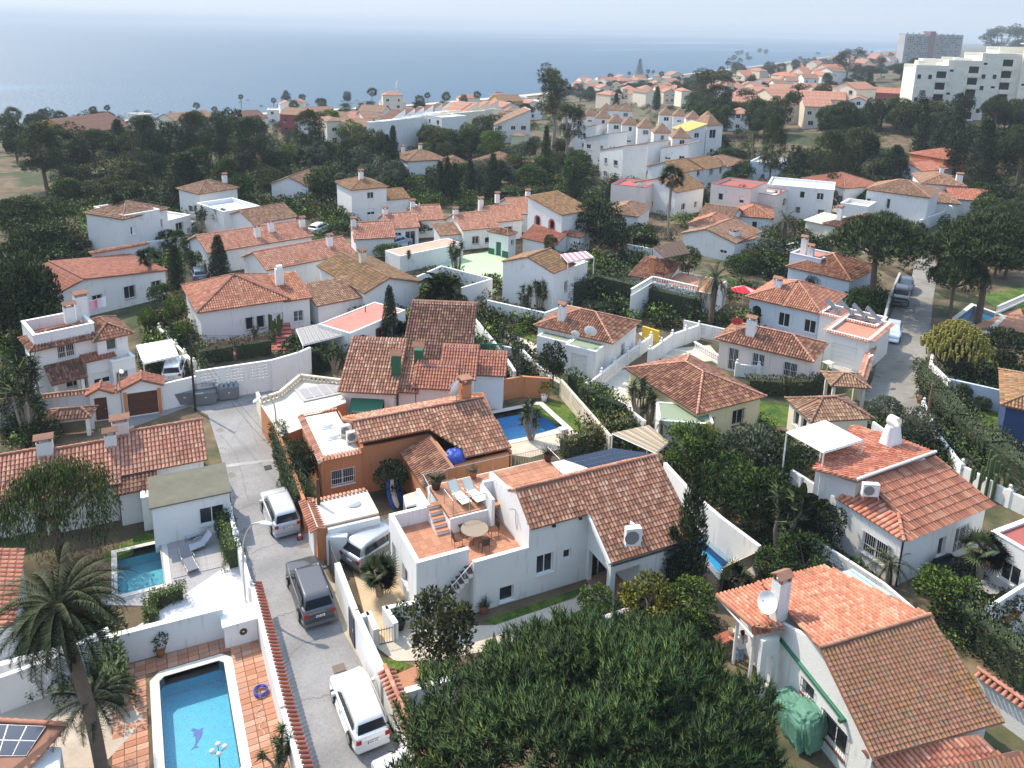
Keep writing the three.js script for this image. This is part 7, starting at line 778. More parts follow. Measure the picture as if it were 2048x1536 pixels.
hedge('clipped green hedge between the pool deck and the road',[[440,1020],[452,1075],[470,1140]],1.5,0.9,['mid','bright'],{den:190,leaf:0.11});hedge('L shaped clipped yellow green hedge on the white paving',[[305,1256],[304,1216],[372,1196]],1.0,0.7,['bright','mid'],{rough:0.3,den:220,leaf:0.1});hedge('tall clipped dark hedge inside the orange street wall',[[556,905],[578,975],[606,1050]],2.6,1.0,['dark','dark','mid'],{den:120,leaf:0.13});hedge('long tall dark hedge behind the hipped bungalow',[[1125,618],[1190,590],[1390,640],[1400,642]],3.0,1.6,['dark','dark','pine'],{den:36});hedge('ivy covered green fence along the pool garden',[[1140,775],[1190,815],[1248,842]],1.8,1.1,['mid','bright']);hedge('russet and green hedge beside the timber carport',[[1120,915],[1190,895],[1215,880],[1262,866]],1.6,1.3,['rust','olive','yellow']);hedge('dark brown green hedge before the openwork front wall',[[1492,785],[1570,790],[1660,782]],1.5,1.4,['dark','rust']);hedge('long shaggy hedge descending along the right garden',[[1852,760],[1872,812],[1920,868],[1985,925],[2070,985]],2.2,2.4,['dark','olive','dark'],{den:38,rough:0.9});hedge('dense dark conifer hedge at the lower right',[[1893,1240],[1955,1296],[2060,1385]],2.4,1.7,['dark','olive','pine'],{rough:0.9});hedge('dark shaggy hedge above the openwork wall by the bins',[[396,730],[470,718],[545,706]],1.9,1.4,['dark','dark','olive'],{rough:0.8});hedge('bougainvillea hedge with purple flowers on the white wall',[[998,628],[1045,645],[1085,648]],1.6,1.0,['purple','dark']);hedge('green hedge below the villa boundary wall',[[318,500],[390,490]],1.6,1.4,['dark','mid']);hedge('dark clipped hedge before the park lawn',[[985,402],[1090,396],[1150,402]],2.2,1.6,['dark','mid']);hedge('climbing greenery over the wall at the lower left',[[215,1345],[240,1420]],2.0,1.2,['mid','bright']);hedge('leafy creeper on the white wall before the striped roof house',[[602,748],[668,722]],1.8,1.2,['mid','dark']);
const zr=RNG(2024);
function grove(group,n,kinds,rect,size,o={}){
for(let i=0;i<n;i++){const f=i / n,u=o.line?mix(rect[0],rect[2],(i + 0.5)/ n)+(zr()- 0.5)*6:mix(rect[0],rect[2],zr()),v=o.line?mix(rect[1],rect[3],(i + 0.5)/ n):mix(rect[1],rect[3],zr()),[k,c]=kinds[Math.floor(zr()*kinds.length)].split(':'),p=gp(u,v),d=proj(p)[2],w=mix(size[0],size[1],zr()),h=mix(size[2],size[3],zr());plant(k,u,v,0,w*FOC / d,o.label??group,{at:p,hm:h*(k==='cypress'?1.1:1),c,group,variants:2});}
}
grove('dark tall pines of the belt before the left shore',0,[],[0,0,0,0],[]);
[[300,345,232,92],[345,340,246,90],[395,335,225,96],[440,340,228,80],[505,352,236,104],[470,330,236,70]].forEach(([u,v,t,w],i)=>P_('pine',u,v,t,w,['leftmost tall dark pine of the group before the brown hall','rounded dark pine, second of the group','tall pine at the middle of the left group','pine behind the middle of the left group','rightmost high pine with a bare trunk','pine crown between the two highest pines'][i]));
P_('umbrella_pine',195,345,255,112,'umbrella shaped pine left of the brown hall');P_('pine',95,380,245,118,'big dark tree mass at the left edge before the sea');P_('pine',620,330,222,80,'dark pine before the dark red house');P_('conifer',375,410,305,92,'broad dark cedar before the pine group');P_('umbrella_pine',1048,248,205,40,'small round pine before the pyramid roofs');
P_('eucalyptus',1105,300,138,96,'tall thin eucalyptus rising above the horizon line of houses',{v:0});P_('eucalyptus',1135,330,205,70,'lower eucalyptus with bronze foliage beside the tallest',{v:1});P_('eucalyptus',1425,230,140,96,'reddish eucalyptus behind the pyramid roofs');P_('eucalyptus',1690,165,98,54,'lone eucalyptus left of the grey tower');P_('eucalyptus',1975,225,128,80,'eucalyptus in front of the cream flats');P_('eucalyptus',1990,130,52,70,'pale eucalyptus behind the top of the cream flats, left');P_('eucalyptus',2030,130,54,60,'pale eucalyptus behind the top of the cream flats, right');P_('norfolk_pine',1278,160,116,20,'norfolk pine with tiered branches by the right shore');P_('norfolk_pine',1835,250,178,40,'tiered pine in front of the cream flats');
[[760,340,265,60],[1515,225,190,66],[1675,300,200,96],[1760,255,205,84],[1735,165,130,70],[1805,160,126,74],[1650,395,262,86],[1535,385,232,60],[2015,300,195,110],[2030,380,250,90],[1450,165,140,40],[1575,165,145,30]].forEach(([u,v,t,w],i)=>P_(i===6||i===7?'pine':'umbrella_pine',u,v,t,w,['broad pine in the park left of the cypresses','flat topped umbrella pine before the beige terraces','large dark pine mass right of the pyramid estate','wide umbrella pine below the cream flats','round pine before the grey tower, left','round pine before the grey tower, right','tall bare trunked pine beside the red hipped roof','high pine with long pale trunk beside the short row','umbrella pine on the slope below the cream flats','dark pine slope at the right edge','small pine near the right shore houses','small pine before the red shore houses'][i]));
[[787,352,250,26],[775,350,268,18],[1090,355,250,22],[985,405,305,38],[880,400,320,22],[895,402,312,20],[910,402,325,22],[940,398,318,26],[1145,410,330,40],[1835,330,205,34],[1900,330,205,44],[1312,222,172,18],[747,330,275,16],[1230,240,185,16]].forEach(([u,v,t,w],i)=>P_('cypress',u,v,t,w,['tallest slim cypress before the white row houses','shorter cypress left of the tallest slim one','slender cypress on the park lawn edge','broad dark cypress at the park centre','first cypress of the close row of three','second cypress of the close row of three','third cypress of the close row of three','cypress right of the close row','short broad cypress above the dark round tree','tall dark cypress left of the twin trunks on the right slope','leaning dark cypress on the right slope','far cypress behind the pyramid roofs','small cypress beside the garden palms','far cypress near the end of the pyramid roofs'][i],{fat:i===3||i===8||i===10?1.5:1}));
[[1215,300,268,26],[1255,310,262,30],[1285,315,262,34],[1955,380,235,60]].forEach(([u,v,t,w],i)=>P_('conifer',u,v,t,w,['dark conifer before the white stepped blocks, left','dark conifer before the white stepped blocks, middle','dark conifer before the white stepped blocks, right','broad dark conifer on the right slope'][i]));
[[189,245,211,16],[217,242,209,14],[483,222,188,12],[395,232,204,16],[745,212,174,22],[30,262,212,34],[548,222,195,12],[125,252,230,20],[430,232,212,14],[588,230,200,22],[645,222,195,20],[855,205,184,14],[864,280,217,14],[1452,160,121,10],[1598,135,112,8],[1258,158,143,8],[1295,160,138,10],[1305,162,140,8],[1322,165,142,12],[1127,182,160,6],[1133,182,160,6],[1147,180,162,6]].forEach(([u,v,t,w],i)=>P_('fan_palm',u,v,t,w,i<13?'palm silhouetted against the sea at the left shore':'palm silhouetted against the sea at the right shore',{group:i<13?'palms along the left shore':'palms along the right shore'}));
[[680,370,318,40],[605,345,295,44],[765,370,305,44],[1060,330,283,30],[1500,350,258,34],[1735,350,270,40],[1745,360,312,38],[1440,300,270,40],[955,400,362,24]].forEach(([u,v,t,w],i)=>P_(i % 2?'fan_palm':'date_palm',u,v,t,w,['shaggy palm among the garden villas','yellow green palm left of the garden villas','date palm right of the garden villas','fan palm by the park lawn','feather palm behind the short row','fan palm on the wooded slope lawn','feather palm before the dark cypress slope','fan palm left of the short row','small feather palm at the park hedge'][i]));
const BELTS=[
['trees at the far left edge before the sea',20,['broadleaf:dark','pine','broadleaf:mid','fan_palm'],[-40,248,130,335],[5,9,5,9]],
['trees of the green belt between the villas and the white rows',34,['broadleaf:mid','broadleaf:dark','broadleaf:bright','broadleaf:olive'],[640,278,1000,330],[5,9,4,8]],['garden trees among the villas left of the park',26,['broadleaf:mid','broadleaf:dark','yucca','broadleaf:bright','broadleaf:silver'],[560,320,840,410],[3,6,3,6]],['park trees around the lawns',26,['broadleaf:dark','broadleaf:mid','broadleaf:silver','broadleaf:olive'],[860,300,1170,400],[4,7,3.5,6.5]],
['shrubby trees below the dark pine belt',30,['broadleaf:dark','broadleaf:mid','broadleaf:olive','yucca'],[110,330,600,412],[4,7,3,6]],['tall dark trees behind the pine belt at left',16,['pine','broadleaf:dark','conifer'],[40,290,620,325],[5,9,6,10]],['trees between the right hand houses and the short row',26,['broadleaf:mid','broadleaf:dark','broadleaf:olive','yucca','conifer'],[1210,330,1720,420],[3,6,3,6]],['dark trees of the wooded right slope',34,['pine','broadleaf:dark','broadleaf:mid','umbrella_pine','conifer','broadleaf:olive'],[1690,250,2060,370],[5,9,6,11]],['trees before the beige terraces',44,['broadleaf:dark','broadleaf:mid','pine','broadleaf:olive'],[1380,212,1740,280],[6,10,5,9]],['trees behind the pyramid estate',34,['broadleaf:dark','broadleaf:mid','pine','conifer'],[1120,186,1480,206],[7,12,5,9]],['small trees between the white rows and the shore',22,['broadleaf:dark','broadleaf:mid','fan_palm','pine'],[560,205,1060,250],[4,8,4,8]],['trees and palms along the far right shore',46,['broadleaf:dark','pine','fan_palm','eucalyptus','broadleaf:olive'],[1440,106,1830,160],[8,14,7,13]],['palms and trees among the beige terraces',26,['fan_palm','broadleaf:dark','fan_palm','broadleaf:mid'],[1440,160,1760,200],[4,8,5,9]],['garden trees between the houses beside the upper lane',16,['broadleaf:mid','broadleaf:dark','yucca','broadleaf:olive'],[1520,400,2040,440],[3,6,3,5]],['trees at the right edge behind the lane',12,['broadleaf:dark','pine','broadleaf:mid'],[1940,430,2070,560],[4,7,4,7]],['trees along the beige holiday houses',18,['broadleaf:dark','fan_palm','broadleaf:mid','pine'],[1170,162,1460,186],[6,10,5,8]],['dark garden trees at the left edge',12,['broadleaf:dark','yucca','broadleaf:mid','conifer'],[-10,560,100,700],[3,5,4,6.5]],['garden shrubs behind the arcade',12,['broadleaf:mid','broadleaf:dark','yucca'],[150,480,420,560],[2,4,2,4]],
];
for(const b of BELTS)grove(b[0],b[1],b[2],b[3],b[4]);
(()=>{
const L=new Leaves(),r=RNG(3);clumpLeaves(L,Array.from({length:7},()=>{const d=dirR(r);return[V(d.x*0.5,0.42 + d.y*0.25,d.z*0.5),0.26 + 0.15*r()];}),48,0.15,0.075,[[1,1,1],[0.8,0.9,0.8],[1.2,1.1,1]],r,{even:1});const g=L.geo(),list=[];
const Z=[[300,640,400,760,50],[1120,560,1260,660,50],[1300,580,1500,660,70],[1480,480,1640,560,60],[1640,560,1760,640,50],[1850,740,2060,940,170],[1340,850,1640,1160,190],[1620,1040,1700,1180,50],[0,560,110,900,120],[0,440,400,560,110],[560,690,690,750,40],[690,560,1000,720,100],[950,640,1080,770,50],[1100,430,1300,560,90],[400,400,720,480,110],[100,330,860,440,420],[560,270,1180,430,600],[1180,310,1750,480,420],[1640,240,2060,460,420],[1100,195,1500,340,220],[420,205,1080,300,300],[1400,150,1800,260,260],[60,225,640,330,260],[0,1200,230,1400,40],[860,1260,1000,1360,20],[1100,1230,1420,1290,40],[1180,790,1330,900,50],[1560,850,1850,930,60],[1880,1120,2050,1300,40]];
for(const[a,b,c,d,n]of Z)for(let i=0;i<n;i++){const p=gp(mix(a,c,r()),mix(b,d,r()));const far=proj(p)[2]/ 60,s=(0.7 + 1.0*r())*clamp(far,0.8,1.7),k=pick([GREEN.mid,GREEN.dark,GREEN.olive,GREEN.bright,GREEN.mid,GREEN.dark]),q=k[Math.floor(r()*k.length)];if(HOUSEBOX.some((h)=>p.x>h[0]&&p.x<h[1]&&p.z>h[2]&&p.z<h[3]))continue;list.push([p,s,r()*6.28,q]);}
const im=shade(new THREE.InstancedMesh(g,leafMat,list.length));im.name='undergrowth';im.userData.kind='stuff';list.forEach(([p,s,y,q],i)=>{im.setMatrixAt(i,M4().compose(p,new THREE.Quaternion().setFromAxisAngle(V(0,1,0),y),V(s,s*0.9,s)));im.setColorAt(i,lin(...q));});scene.add(im);
})();
(()=>{
const f=gp(1479,1322),G=thing('person','person in white T-shirt and pale blue jeans standing on the porch, reaching forward','person',V(f.x,0,f.z),-0.15);
const field=(bones,res,lo,hi,k,mat,name,parent=G)=>{
const mc=new MarchingCubes(res,mat,false,false,60000),size=Math.max(hi[0]- lo[0],hi[1]- lo[1],hi[2]- lo[2])/ 2,c=[(lo[0]+ hi[0])/ 2,(lo[1]+ hi[1])/ 2,(lo[2]+ hi[2])/ 2];mc.isolation=0;
for(let z=0;z<res;z++)for(let y=0;y<res;y++)for(let x=0;x<res;x++){const p=[x,y,z].map((q,i)=>c[i]+((q - res / 2)/(res / 2))*size);let s=0;for(const b of bones){const d=[b[4]- b[0],b[5]- b[1],b[6]- b[2]],w=[p[0]- b[0],p[1]- b[1],p[2]- b[2]],l=d[0]**2 + d[1]**2 + d[2]**2||1e-9,t=clamp((w[0]*d[0]+ w[1]*d[1]+ w[2]*d[2])/ l,0,1),e=Math.hypot(w[0]- d[0]*t,w[1]- d[1]*t,w[2]- d[2]*t)- mix(b[3],b[7],t);s +=Math.exp(-e*k);}mc.field[x + y*res + z*res*res]=Math.log(s)/ k;}
mc.update();const n=mc.count??mc.geometry.drawRange.count,g=new THREE.BufferGeometry(),P=new Float32Array(n*3);for(let i=0;i<n*3;i++)P[i]=mc.positionArray[i]*size + c[i % 3];g.setAttribute('position',new THREE.BufferAttribute(P,3));g.setAttribute('normal',new THREE.BufferAttribute(mc.normalArray.slice(0,n*3),3));const q=boxUV(g);q.computeVertexNormals();return mesh(name,q,mat,parent);
};
const skin=S({color:lin(0.42,0.24,0.16),roughness:0.6}),shirt=S({color:lin(0.74,0.74,0.76)}),jeans=S({color:lin(0.22,0.32,0.50)}),hair=S({color:lin(0.012,0.01,0.009),roughness:0.7});
const sh=[[-0.2,1.42,0],[0.2,1.42,0]],el=[[-0.36,1.2,-0.14],[0.27,1.14,0.03]],wr=[[-0.38,1.12,-0.38],[0.26,0.92,-0.08]];
const hand=(w,d,s)=>{const b=[[...w,0.032,w[0]+ d[0]*0.08,w[1]+ d[1]*0.08,w[2]+ d[2]*0.08,0.036]],side=[d[2],0,-d[0]];for(let k=0;k<4;k++){const o=(k - 1.5)*0.019,L=[0.07,0.08,0.078,0.062][k],a=[w[0]+ d[0]*0.09 + side[0]*o,w[1]+ d[1]*0.09,w[2]+ d[2]*0.09 + side[2]*o],m=[a[0]+ d[0]*L*0.5,a[1]+ d[1]*L*0.5 - 0.006,a[2]+ d[2]*L*0.5],e=[a[0]+ d[0]*L,a[1]+ d[1]*L - 0.025,a[2]+ d[2]*L];b.push([...a,0.0095,...m,0.009],[...m,0.009,...e,0.0075]);}const a=[w[0]+ d[0]*0.03 + side[0]*0.03*s,w[1]+ d[1]*0.03,w[2]+ d[2]*0.03 + side[2]*0.03*s];b.push([...a,0.011,a[0]+ d[0]*0.045 + side[0]*0.025*s,a[1]- 0.01,a[2]+ d[2]*0.045 + side[2]*0.025*s,0.009]);return b;};
const body=[[0,1.5,0,0.055,0,1.56,-0.01,0.055],[0,1.63,-0.015,0.085,0,1.7,-0.005,0.092],[0,1.58,-0.055,0.045,0,1.6,-0.06,0.05],[0,1.635,-0.105,0.014,0,1.655,-0.095,0.012],[-0.09,1.64,0,0.02,-0.09,1.67,0,0.02],[0.09,1.64,0,0.02,0.09,1.67,0,0.02],[0,1.0,0,0.13,0,1.42,0,0.13],[-0.1,0.9,0,0.1,-0.1,0.5,-0.02,0.062],[-0.1,0.5,-0.02,0.058,-0.11,0.09,0.02,0.04],[0.1,0.9,0,0.1,0.1,0.5,-0.02,0.062],[0.1,0.5,-0.02,0.058,0.12,0.09,0.02,0.04],[-0.11,0.05,0.03,0.045,-0.12,0.03,-0.15,0.035],[0.12,0.05,0.03,0.045,0.14,0.03,-0.15,0.035]];
for(let i=0;i<2;i++)body.push([...sh[i],0.055,...el[i],0.042],[...el[i],0.04,...wr[i],0.028],...hand(wr[i],i?[0.05,-0.9,-0.35]:[0.1,-0.15,-0.95],i?-1:1));
field(body,100,[-0.5,-0.02,-0.6],[0.5,1.82,0.6],60,skin,'body');
field([[-0.17,1.42,0,0.085,0.17,1.42,0,0.085],[-0.09,1.3,0,0.125,-0.08,1.0,0,0.12],[0.09,1.3,0,0.125,0.08,1.0,0,0.12],[-0.08,1.0,0,0.125,-0.085,0.9,0,0.135],[0.08,1.0,0,0.125,0.085,0.9,0,0.135],[...sh[0],0.085,-0.31,1.27,-0.09,0.07],[...sh[1],0.085,0.255,1.22,0.02,0.07]],64,[-0.5,0.7,-0.4],[0.5,1.6,0.4],30,shirt,'shirt');
field([[-0.09,0.95,0,0.118,-0.1,0.52,-0.02,0.082],[-0.1,0.52,-0.02,0.08,-0.11,0.1,0.02,0.066],[0.09,0.95,0,0.118,0.1,0.52,-0.02,0.082],[0.1,0.52,-0.02,0.08,0.12,0.1,0.02,0.066]],64,[-0.5,0,-0.5],[0.5,1.1,0.5],34,jeans,'jeans');
field([[0,1.72,0.015,0.098,0,1.66,0.045,0.082],[-0.05,1.74,-0.03,0.06,0.05,1.74,-0.03,0.06]],48,[-0.2,1.5,-0.2],[0.2,1.9,0.2],40,hair,'hair');
for(const x of[-0.032,0.032]){const g=new THREE.SphereGeometry(0.011,8,6);g.translate(x,1.655,-0.092);mesh('eye',boxUV(g),mt.dark,G);}mb().box(-0.022,0.022,1.598,1.606,-0.112,-0.1).build('mouth',S({color:lin(0.3,0.1,0.08)}),G);
const sf=thing('potting_bench','potting bench with red trays and basket at the porch edge beside the person','bench',gp(1452,1300));mb().box(-0.7,0.6,0.82,0.87,-0.3,0.3).build('top',S({color:lin(0.34,0.10,0.06)}),sf);for(const i of[-0.6,0.5])for(const j of[-0.24,0.24])mb().rod(V(i,0,j),V(i,0.82,j),0.03).build('leg',mt.darkwood,sf);
const bk=thing('basket','pale wicker basket with white cloth on the potting bench','basket',sf.position.clone().add(V(0.3,0.87,-0.05)));mb().lathe([[0.001,0.01],[0.14,0],[0.2,0.22],[0.18,0.22],[0.13,0.02],[0.001,0.02]],undefined,14).build('basket',mt.beige,bk);mb().tube([V(-0.19,0.2,0),V(-0.12,0.4,0),V(0.12,0.4,0),V(0.19,0.2,0)],0.015,5,12).build('handle',mt.wood,bk);
})();
const tyreM=S({color:lin(0.015,0.015,0.016),roughness:0.9}),rimM=S({color:lin(0.5,0.5,0.52),metalness:0.8,roughness:0.35}),redL=S({color:lin(0.35,0.01,0.012),roughness:0.25}),headL=S({color:lin(0.6,0.62,0.65),roughness:0.1}),trimM=S({color:lin(0.025,0.025,0.027),roughness:0.6});
const plateM=S({color:0xffffff,map:(()=>{const c=document.createElement('canvas');c.width=104;c.height=24;const x=c.getContext('2d');x.fillStyle='#e8e8e6';x.fillRect(0,0,104,24);x.fillStyle='#24489a';x.fillRect(0,0,10,24);x.fillStyle='#333';for(const[a,w]of[[16,7],[26,7],[36,6],[45,7],[60,7],[71,6],[81,8]])x.fillRect(a,6,w,12);const t=new THREE.CanvasTexture(c);t.colorSpace=THREE.SRGBColorSpace;return t;})()});
const STY={
hatch:{L:4.05,W:1.72,H:1.46,body:[[2.02,0.42],[2.03,0.62],[1.93,0.93],[0.9,0.96],[-0.85,0.97],[-1.55,0.86],[-1.93,0.7],[-2.02,0.5],[-1.98,0.24],[1.96,0.24]],cab:[[1.88,0.93],[1.55,1.36],[0.9,1.45],[0.0,1.46],[-0.45,1.36],[-1.15,0.95]]},
suv:{L:4.7,W:1.88,H:1.70,body:[[2.34,0.5],[2.35,0.75],[2.24,1.08],[1.1,1.12],[-1.0,1.12],[-1.95,1.03],[-2.28,0.85],[-2.35,0.6],[-2.3,0.3],[2.28,0.32]],cab:[[2.2,1.08],[1.95,1.56],[1.3,1.69],[0.0,1.70],[-0.55,1.58],[-1.3,1.1]]},
compact:{L:4.25,W:1.78,H:1.68,body:[[2.1,0.5],[2.12,0.75],[2.05,1.05],[1.0,1.08],[-0.9,1.08],[-1.75,0.98],[-2.05,0.82],[-2.12,0.58],[-2.06,0.28],[2.06,0.3]],cab:[[2.04,1.05],[1.85,1.55],[1.2,1.66],[0.1,1.67],[-0.4,1.55],[-1.15,1.07]]},
};
function car(label,rear,frontP,sty,pm,o={}){
const s=STY[sty],a=gp(...rear),b=gp(...frontP),d=b.clone().sub(a).setY(0).normalize(),c=o.mid?a.clone().lerp(b,0.5):a.clone().addScaledVector(d,s.L / 2),turn=Math.atan2(-d.x,-d.z),C=thing(o.name??'parked_car',label,o.cat??'car',c.setY(c.y + 0.02),turn,o.group);
const ext=(pts,w,bev,y0,y1,k,sharp)=>{const sh=new THREE.Shape();const v2=pts.map((p)=>new THREE.Vector2(-p[0],p[1]));sh.moveTo(v2[0].x,v2[0].y);sh.splineThru(v2.slice(1));sh.closePath();const g=new THREE.ExtrudeGeometry(sh,{depth:w - 2*bev,bevelEnabled:true,bevelSize:bev*0.7,bevelThickness:bev,bevelSegments:4,curveSegments:8});g.translate(0,0,-(w - 2*bev)/ 2);g.rotateY(Math.PI / 2);const p=g.attributes.position;for(let i=0;i<p.count;i++){let x=p.getX(i),y=p.getY(i),z=p.getZ(i);const t=clamp((y - y0)/(y1 - y0),0,1.05);x*=1 - k*t;x*=1 - 0.10*Math.pow(Math.abs(2*z / s.L),4);p.setX(i,x);}g.computeVertexNormals();return g;};
const bx=(geo,name,m,par=C)=>mesh(name,boxUV(geo),m,par),y0=s.cab[0][1]- 0.03,kT=0.2;
bx(ext(s.body,s.W,0.14,0,9,0),'body',pm);const roofM=o.roof??pm;bx(ext(s.cab,s.W*0.93,0.13,y0,s.H,kT),'cabin',roofM);
const xa=(y,e=0.03)=>s.W*0.93 / 2*(1 - kT*clamp((y - y0)/(s.H - y0),0,1))+ e,cab=s.cab,yb=y0 + 0.1,yt=s.H - 0.13;
const outline=(pts)=>{const h=new THREE.Shape(),v2=pts.map((p)=>new THREE.Vector2(p[0],p[1]));h.moveTo(v2[0].x,v2[0].y);h.splineThru(v2.slice(1));h.closePath();return h.getPoints(24);},cabO=outline(cab),bodO=outline(s.body),zOf=(O,y,rearSide)=>{let best=rearSide?-9:9;for(let i=0;i<O.length;i++){const p=O[i],q=O[(i + 1)% O.length];if((p.y - y)*(q.y - y)<=0&&p.y !==q.y){const z=p.x +(q.x - p.x)*(y - p.y)/(q.y - p.y);best=rearSide?Math.max(best,z):Math.min(best,z);}}return best;},zAt=(y,rearSide)=>zOf(cabO,y,rearSide);
for(const sg of[-1,1]){const P=(z,y)=>V(sg*xa(y),y,z),zr0=zAt(yb,1)- 0.2,zr1=zAt(yt,1)- 0.12,zf0=zAt(yb,0)+ 0.22,zf1=zAt(yt,0)+ 0.16,mid=0.28;for(const q of[[P(zf0,yb),P(mid - 0.04,yb),P(mid - 0.04,yt),P(zf1,yt)],[P(mid + 0.04,yb),P(zr0,yb),P(zr1,yt),P(mid + 0.04,yt)]])bx(mb().slab(q,0.012).geo(),'side_window',mt.glass);}
{const R=(y)=>zAt(y,1)+ 0.15,q=[V(-xa(yb,-0.12),yb,R(yb)),V(xa(yb,-0.12),yb,R(yb)),V(xa(yt,-0.12),yt,R(yt)+ 0.02),V(-xa(yt,-0.12),yt,R(yt)+ 0.02)];bx(mb().slab(q,0.015).geo(),'rear_window',mt.glass);const Fz=(y)=>zAt(y,0)- 0.15,w=[V(-xa(yb,-0.1),yb - 0.02,Fz(yb)),V(xa(yb,-0.1),yb - 0.02,Fz(yb)),V(xa(yt,-0.1),yt,Fz(yt)- 0.02),V(-xa(yt,-0.1),yt,Fz(yt)- 0.02)];bx(mb().slab(w,0.015).geo(),'windscreen',mt.glass);}
const wr=sty==='hatch'?0.31:0.35,tg=new THREE.CylinderGeometry(wr,wr,0.21,22),rg=new THREE.CylinderGeometry(wr*0.62,wr*0.62,0.22,14);tg.rotateZ(Math.PI / 2);rg.rotateZ(Math.PI / 2);
for(const sg of[-1,1])for(const z of[s.L*0.31,-s.L*0.315]){const w=mesh('wheel',tg,tyreM,C);w.position.set(sg*(s.W / 2 - 0.09),wr,z);const r=mesh('rim',rg,rimM,w);r.scale.set(1.02,1,1);}
const ty=s.body[1][1]+ 0.16,zt=zOf(bodO,ty,1)+ 0.05,zn=zOf(bodO,0.7,0)- 0.05;for(const sg of[-1,1]){bx(mb().box(sg*s.W*0.31,sg*s.W*0.44,ty - 0.09,ty + 0.12,zt - 0.19,zt + 0.055).geo(),'tail_light',redL);bx(mb().box(sg*s.W*0.28,sg*s.W*0.42,0.66,0.79,zn - 0.03,zn + 0.25).geo(),'headlight',headL);bx(mb().box(sg*(s.W / 2 + 0.02),sg*(s.W / 2 + 0.18),y0 + 0.03,y0 + 0.17,-0.8,-0.66).geo(),'mirror',pm);bx(mb().box(sg*(s.W / 2 - 0.01),sg*(s.W / 2 + 0.02),0.8,0.84,0.02,0.2).geo(),'handle',pm);}
const pl=new THREE.BoxGeometry(0.52,0.12,0.02);const pr=mesh('number_plate',pl,plateM,C);pr.position.set(0,ty - 0.1,zt + 0.09);const pf=mesh('number_plate',pl,plateM,C);pf.position.set(0,0.45,zn - 0.12);pf.rotation.y=Math.PI;
bx(mb().box(-s.W*0.42,s.W*0.42,0.26,0.44,zt - 0.2,zt + 0.07).box(-s.W*0.4,s.W*0.4,0.3,0.5,zn - 0.06,zn + 0.2).geo(),'bumper',o.bump??trimM);
if(o.rails)bx(mb().box(-xa(s.H,-0.07),-xa(s.H,-0.11),s.H - 0.01,s.H + 0.05,-0.5,1.7).box(xa(s.H,-0.11),xa(s.H,-0.07),s.H - 0.01,s.H + 0.05,-0.5,1.7).geo(),'roof_rails',mt.steel);
if(o.ribs){const r=mb();for(let k=-3;k<=3;k++)r.box(k*0.15 - 0.02,k*0.15 + 0.02,s.H,s.H + 0.012,-0.2,1.35);bx(r.geo(),'roof_ribs',pm);}
return C;
}
const white=paint(0.78,0.78,0.78),silver=paint(0.42,0.45,0.47,{metalness:0.5}),graph=paint(0.085,0.085,0.095,{metalness:0.5}),blackp=paint(0.012,0.013,0.018);
car('white hatchback parked against the street wall, seen from behind',[746,1502],[704,1400],'hatch',white,{bump:white});car('white car cut by the bottom edge behind the hatchback',[862,1700],[806,1590],'hatch',white,{bump:white});car('dark grey ribbed roof utility vehicle in the middle of the street',[640,1254],[610,1170],'suv',graph,{rails:1,ribs:1,bump:S({color:lin(0.2,0.2,0.21),metalness:0.5,roughness:0.4})});car('silver white four wheel drive parked at the orange wall',[576,1075],[549,1012],'compact',paint(0.55,0.57,0.6,{metalness:0.3}),{rails:1,bump:silver});car('grey car under the driveway palm beside the white yard wall',[702,1142],[770,1098],'suv',silver,{rails:1});
car('silver hatchback facing down the lane',[1787,662],[1776,702],'hatch',paint(0.6,0.64,0.68,{metalness:0.3}));car('black car parked nose down in the lane shade',[1802,592],[1796,625],'suv',blackp);car('dark blue car behind the black one in the lane',[1812,572],[1806,596],'hatch',paint(0.03,0.05,0.08));car('dark car parked near the street lamps at the upper right',[1846,420],[1838,434],'suv',blackp);car('white car under the metal carport roof',[345,770],[352,745],'compact',white);car('silver car in the villa driveway',[368,468],[392,458],'hatch',silver);car('white car beyond the villa driveway wall',[365,502],[380,494],'hatch',white);car('light blue van before the small pink roofed house',[776,500],[798,494],'compact',paint(0.35,0.45,0.6));car('dark blue car behind the pink hipped bungalow',[402,566],[398,556],'hatch',paint(0.1,0.14,0.2));car('white car beside the gabled row houses',[625,470],[636,466],'hatch',white);
function lampPost(label,f,hd,hy){const b=gp(...f),h=at(hd[0],hd[1],hy),G=thing('street_lamp',label,'street lamp',b),e=h.clone().sub(b),m=mb();m.tube([V(0,-0.2,0),V(0,hy*0.45,0),V(e.x*0.12,hy*0.78,e.z*0.12),V(e.x*0.5,hy*0.96,e.z*0.5),V(e.x,e.y,e.z)],0.055,7,30);m.build('pole',mt.steel,G);const g=new THREE.SphereGeometry(0.3,12,8);g.scale(1.35,0.35,0.55);g.rotateY(-Math.atan2(e.z,e.x));g.translate(e.x*1.1,e.y,e.z*1.1);mesh('lamp_head',boxUV(g),mt.frame,G);}
lampPost('tall curved street lamp beside the clipped hedge',[491.5,1205],[527,1046],5.2);lampPost('curved street lamp rising from the tall clipped hedge at the road bend',[556,905],[516,798],5.4);lampPost('street lamp before the brown garage door',[246,834],[242,742],4.6);lampPost('street lamp on the brick wall of the lane',[1728,768],[1742,712],2.6);lampPost('left street lamp at the top of the lane wall',[1898,468],[1902,412],4.6);lampPost('right street lamp at the top of the lane wall',[1954,440],[1958,412],3.6);
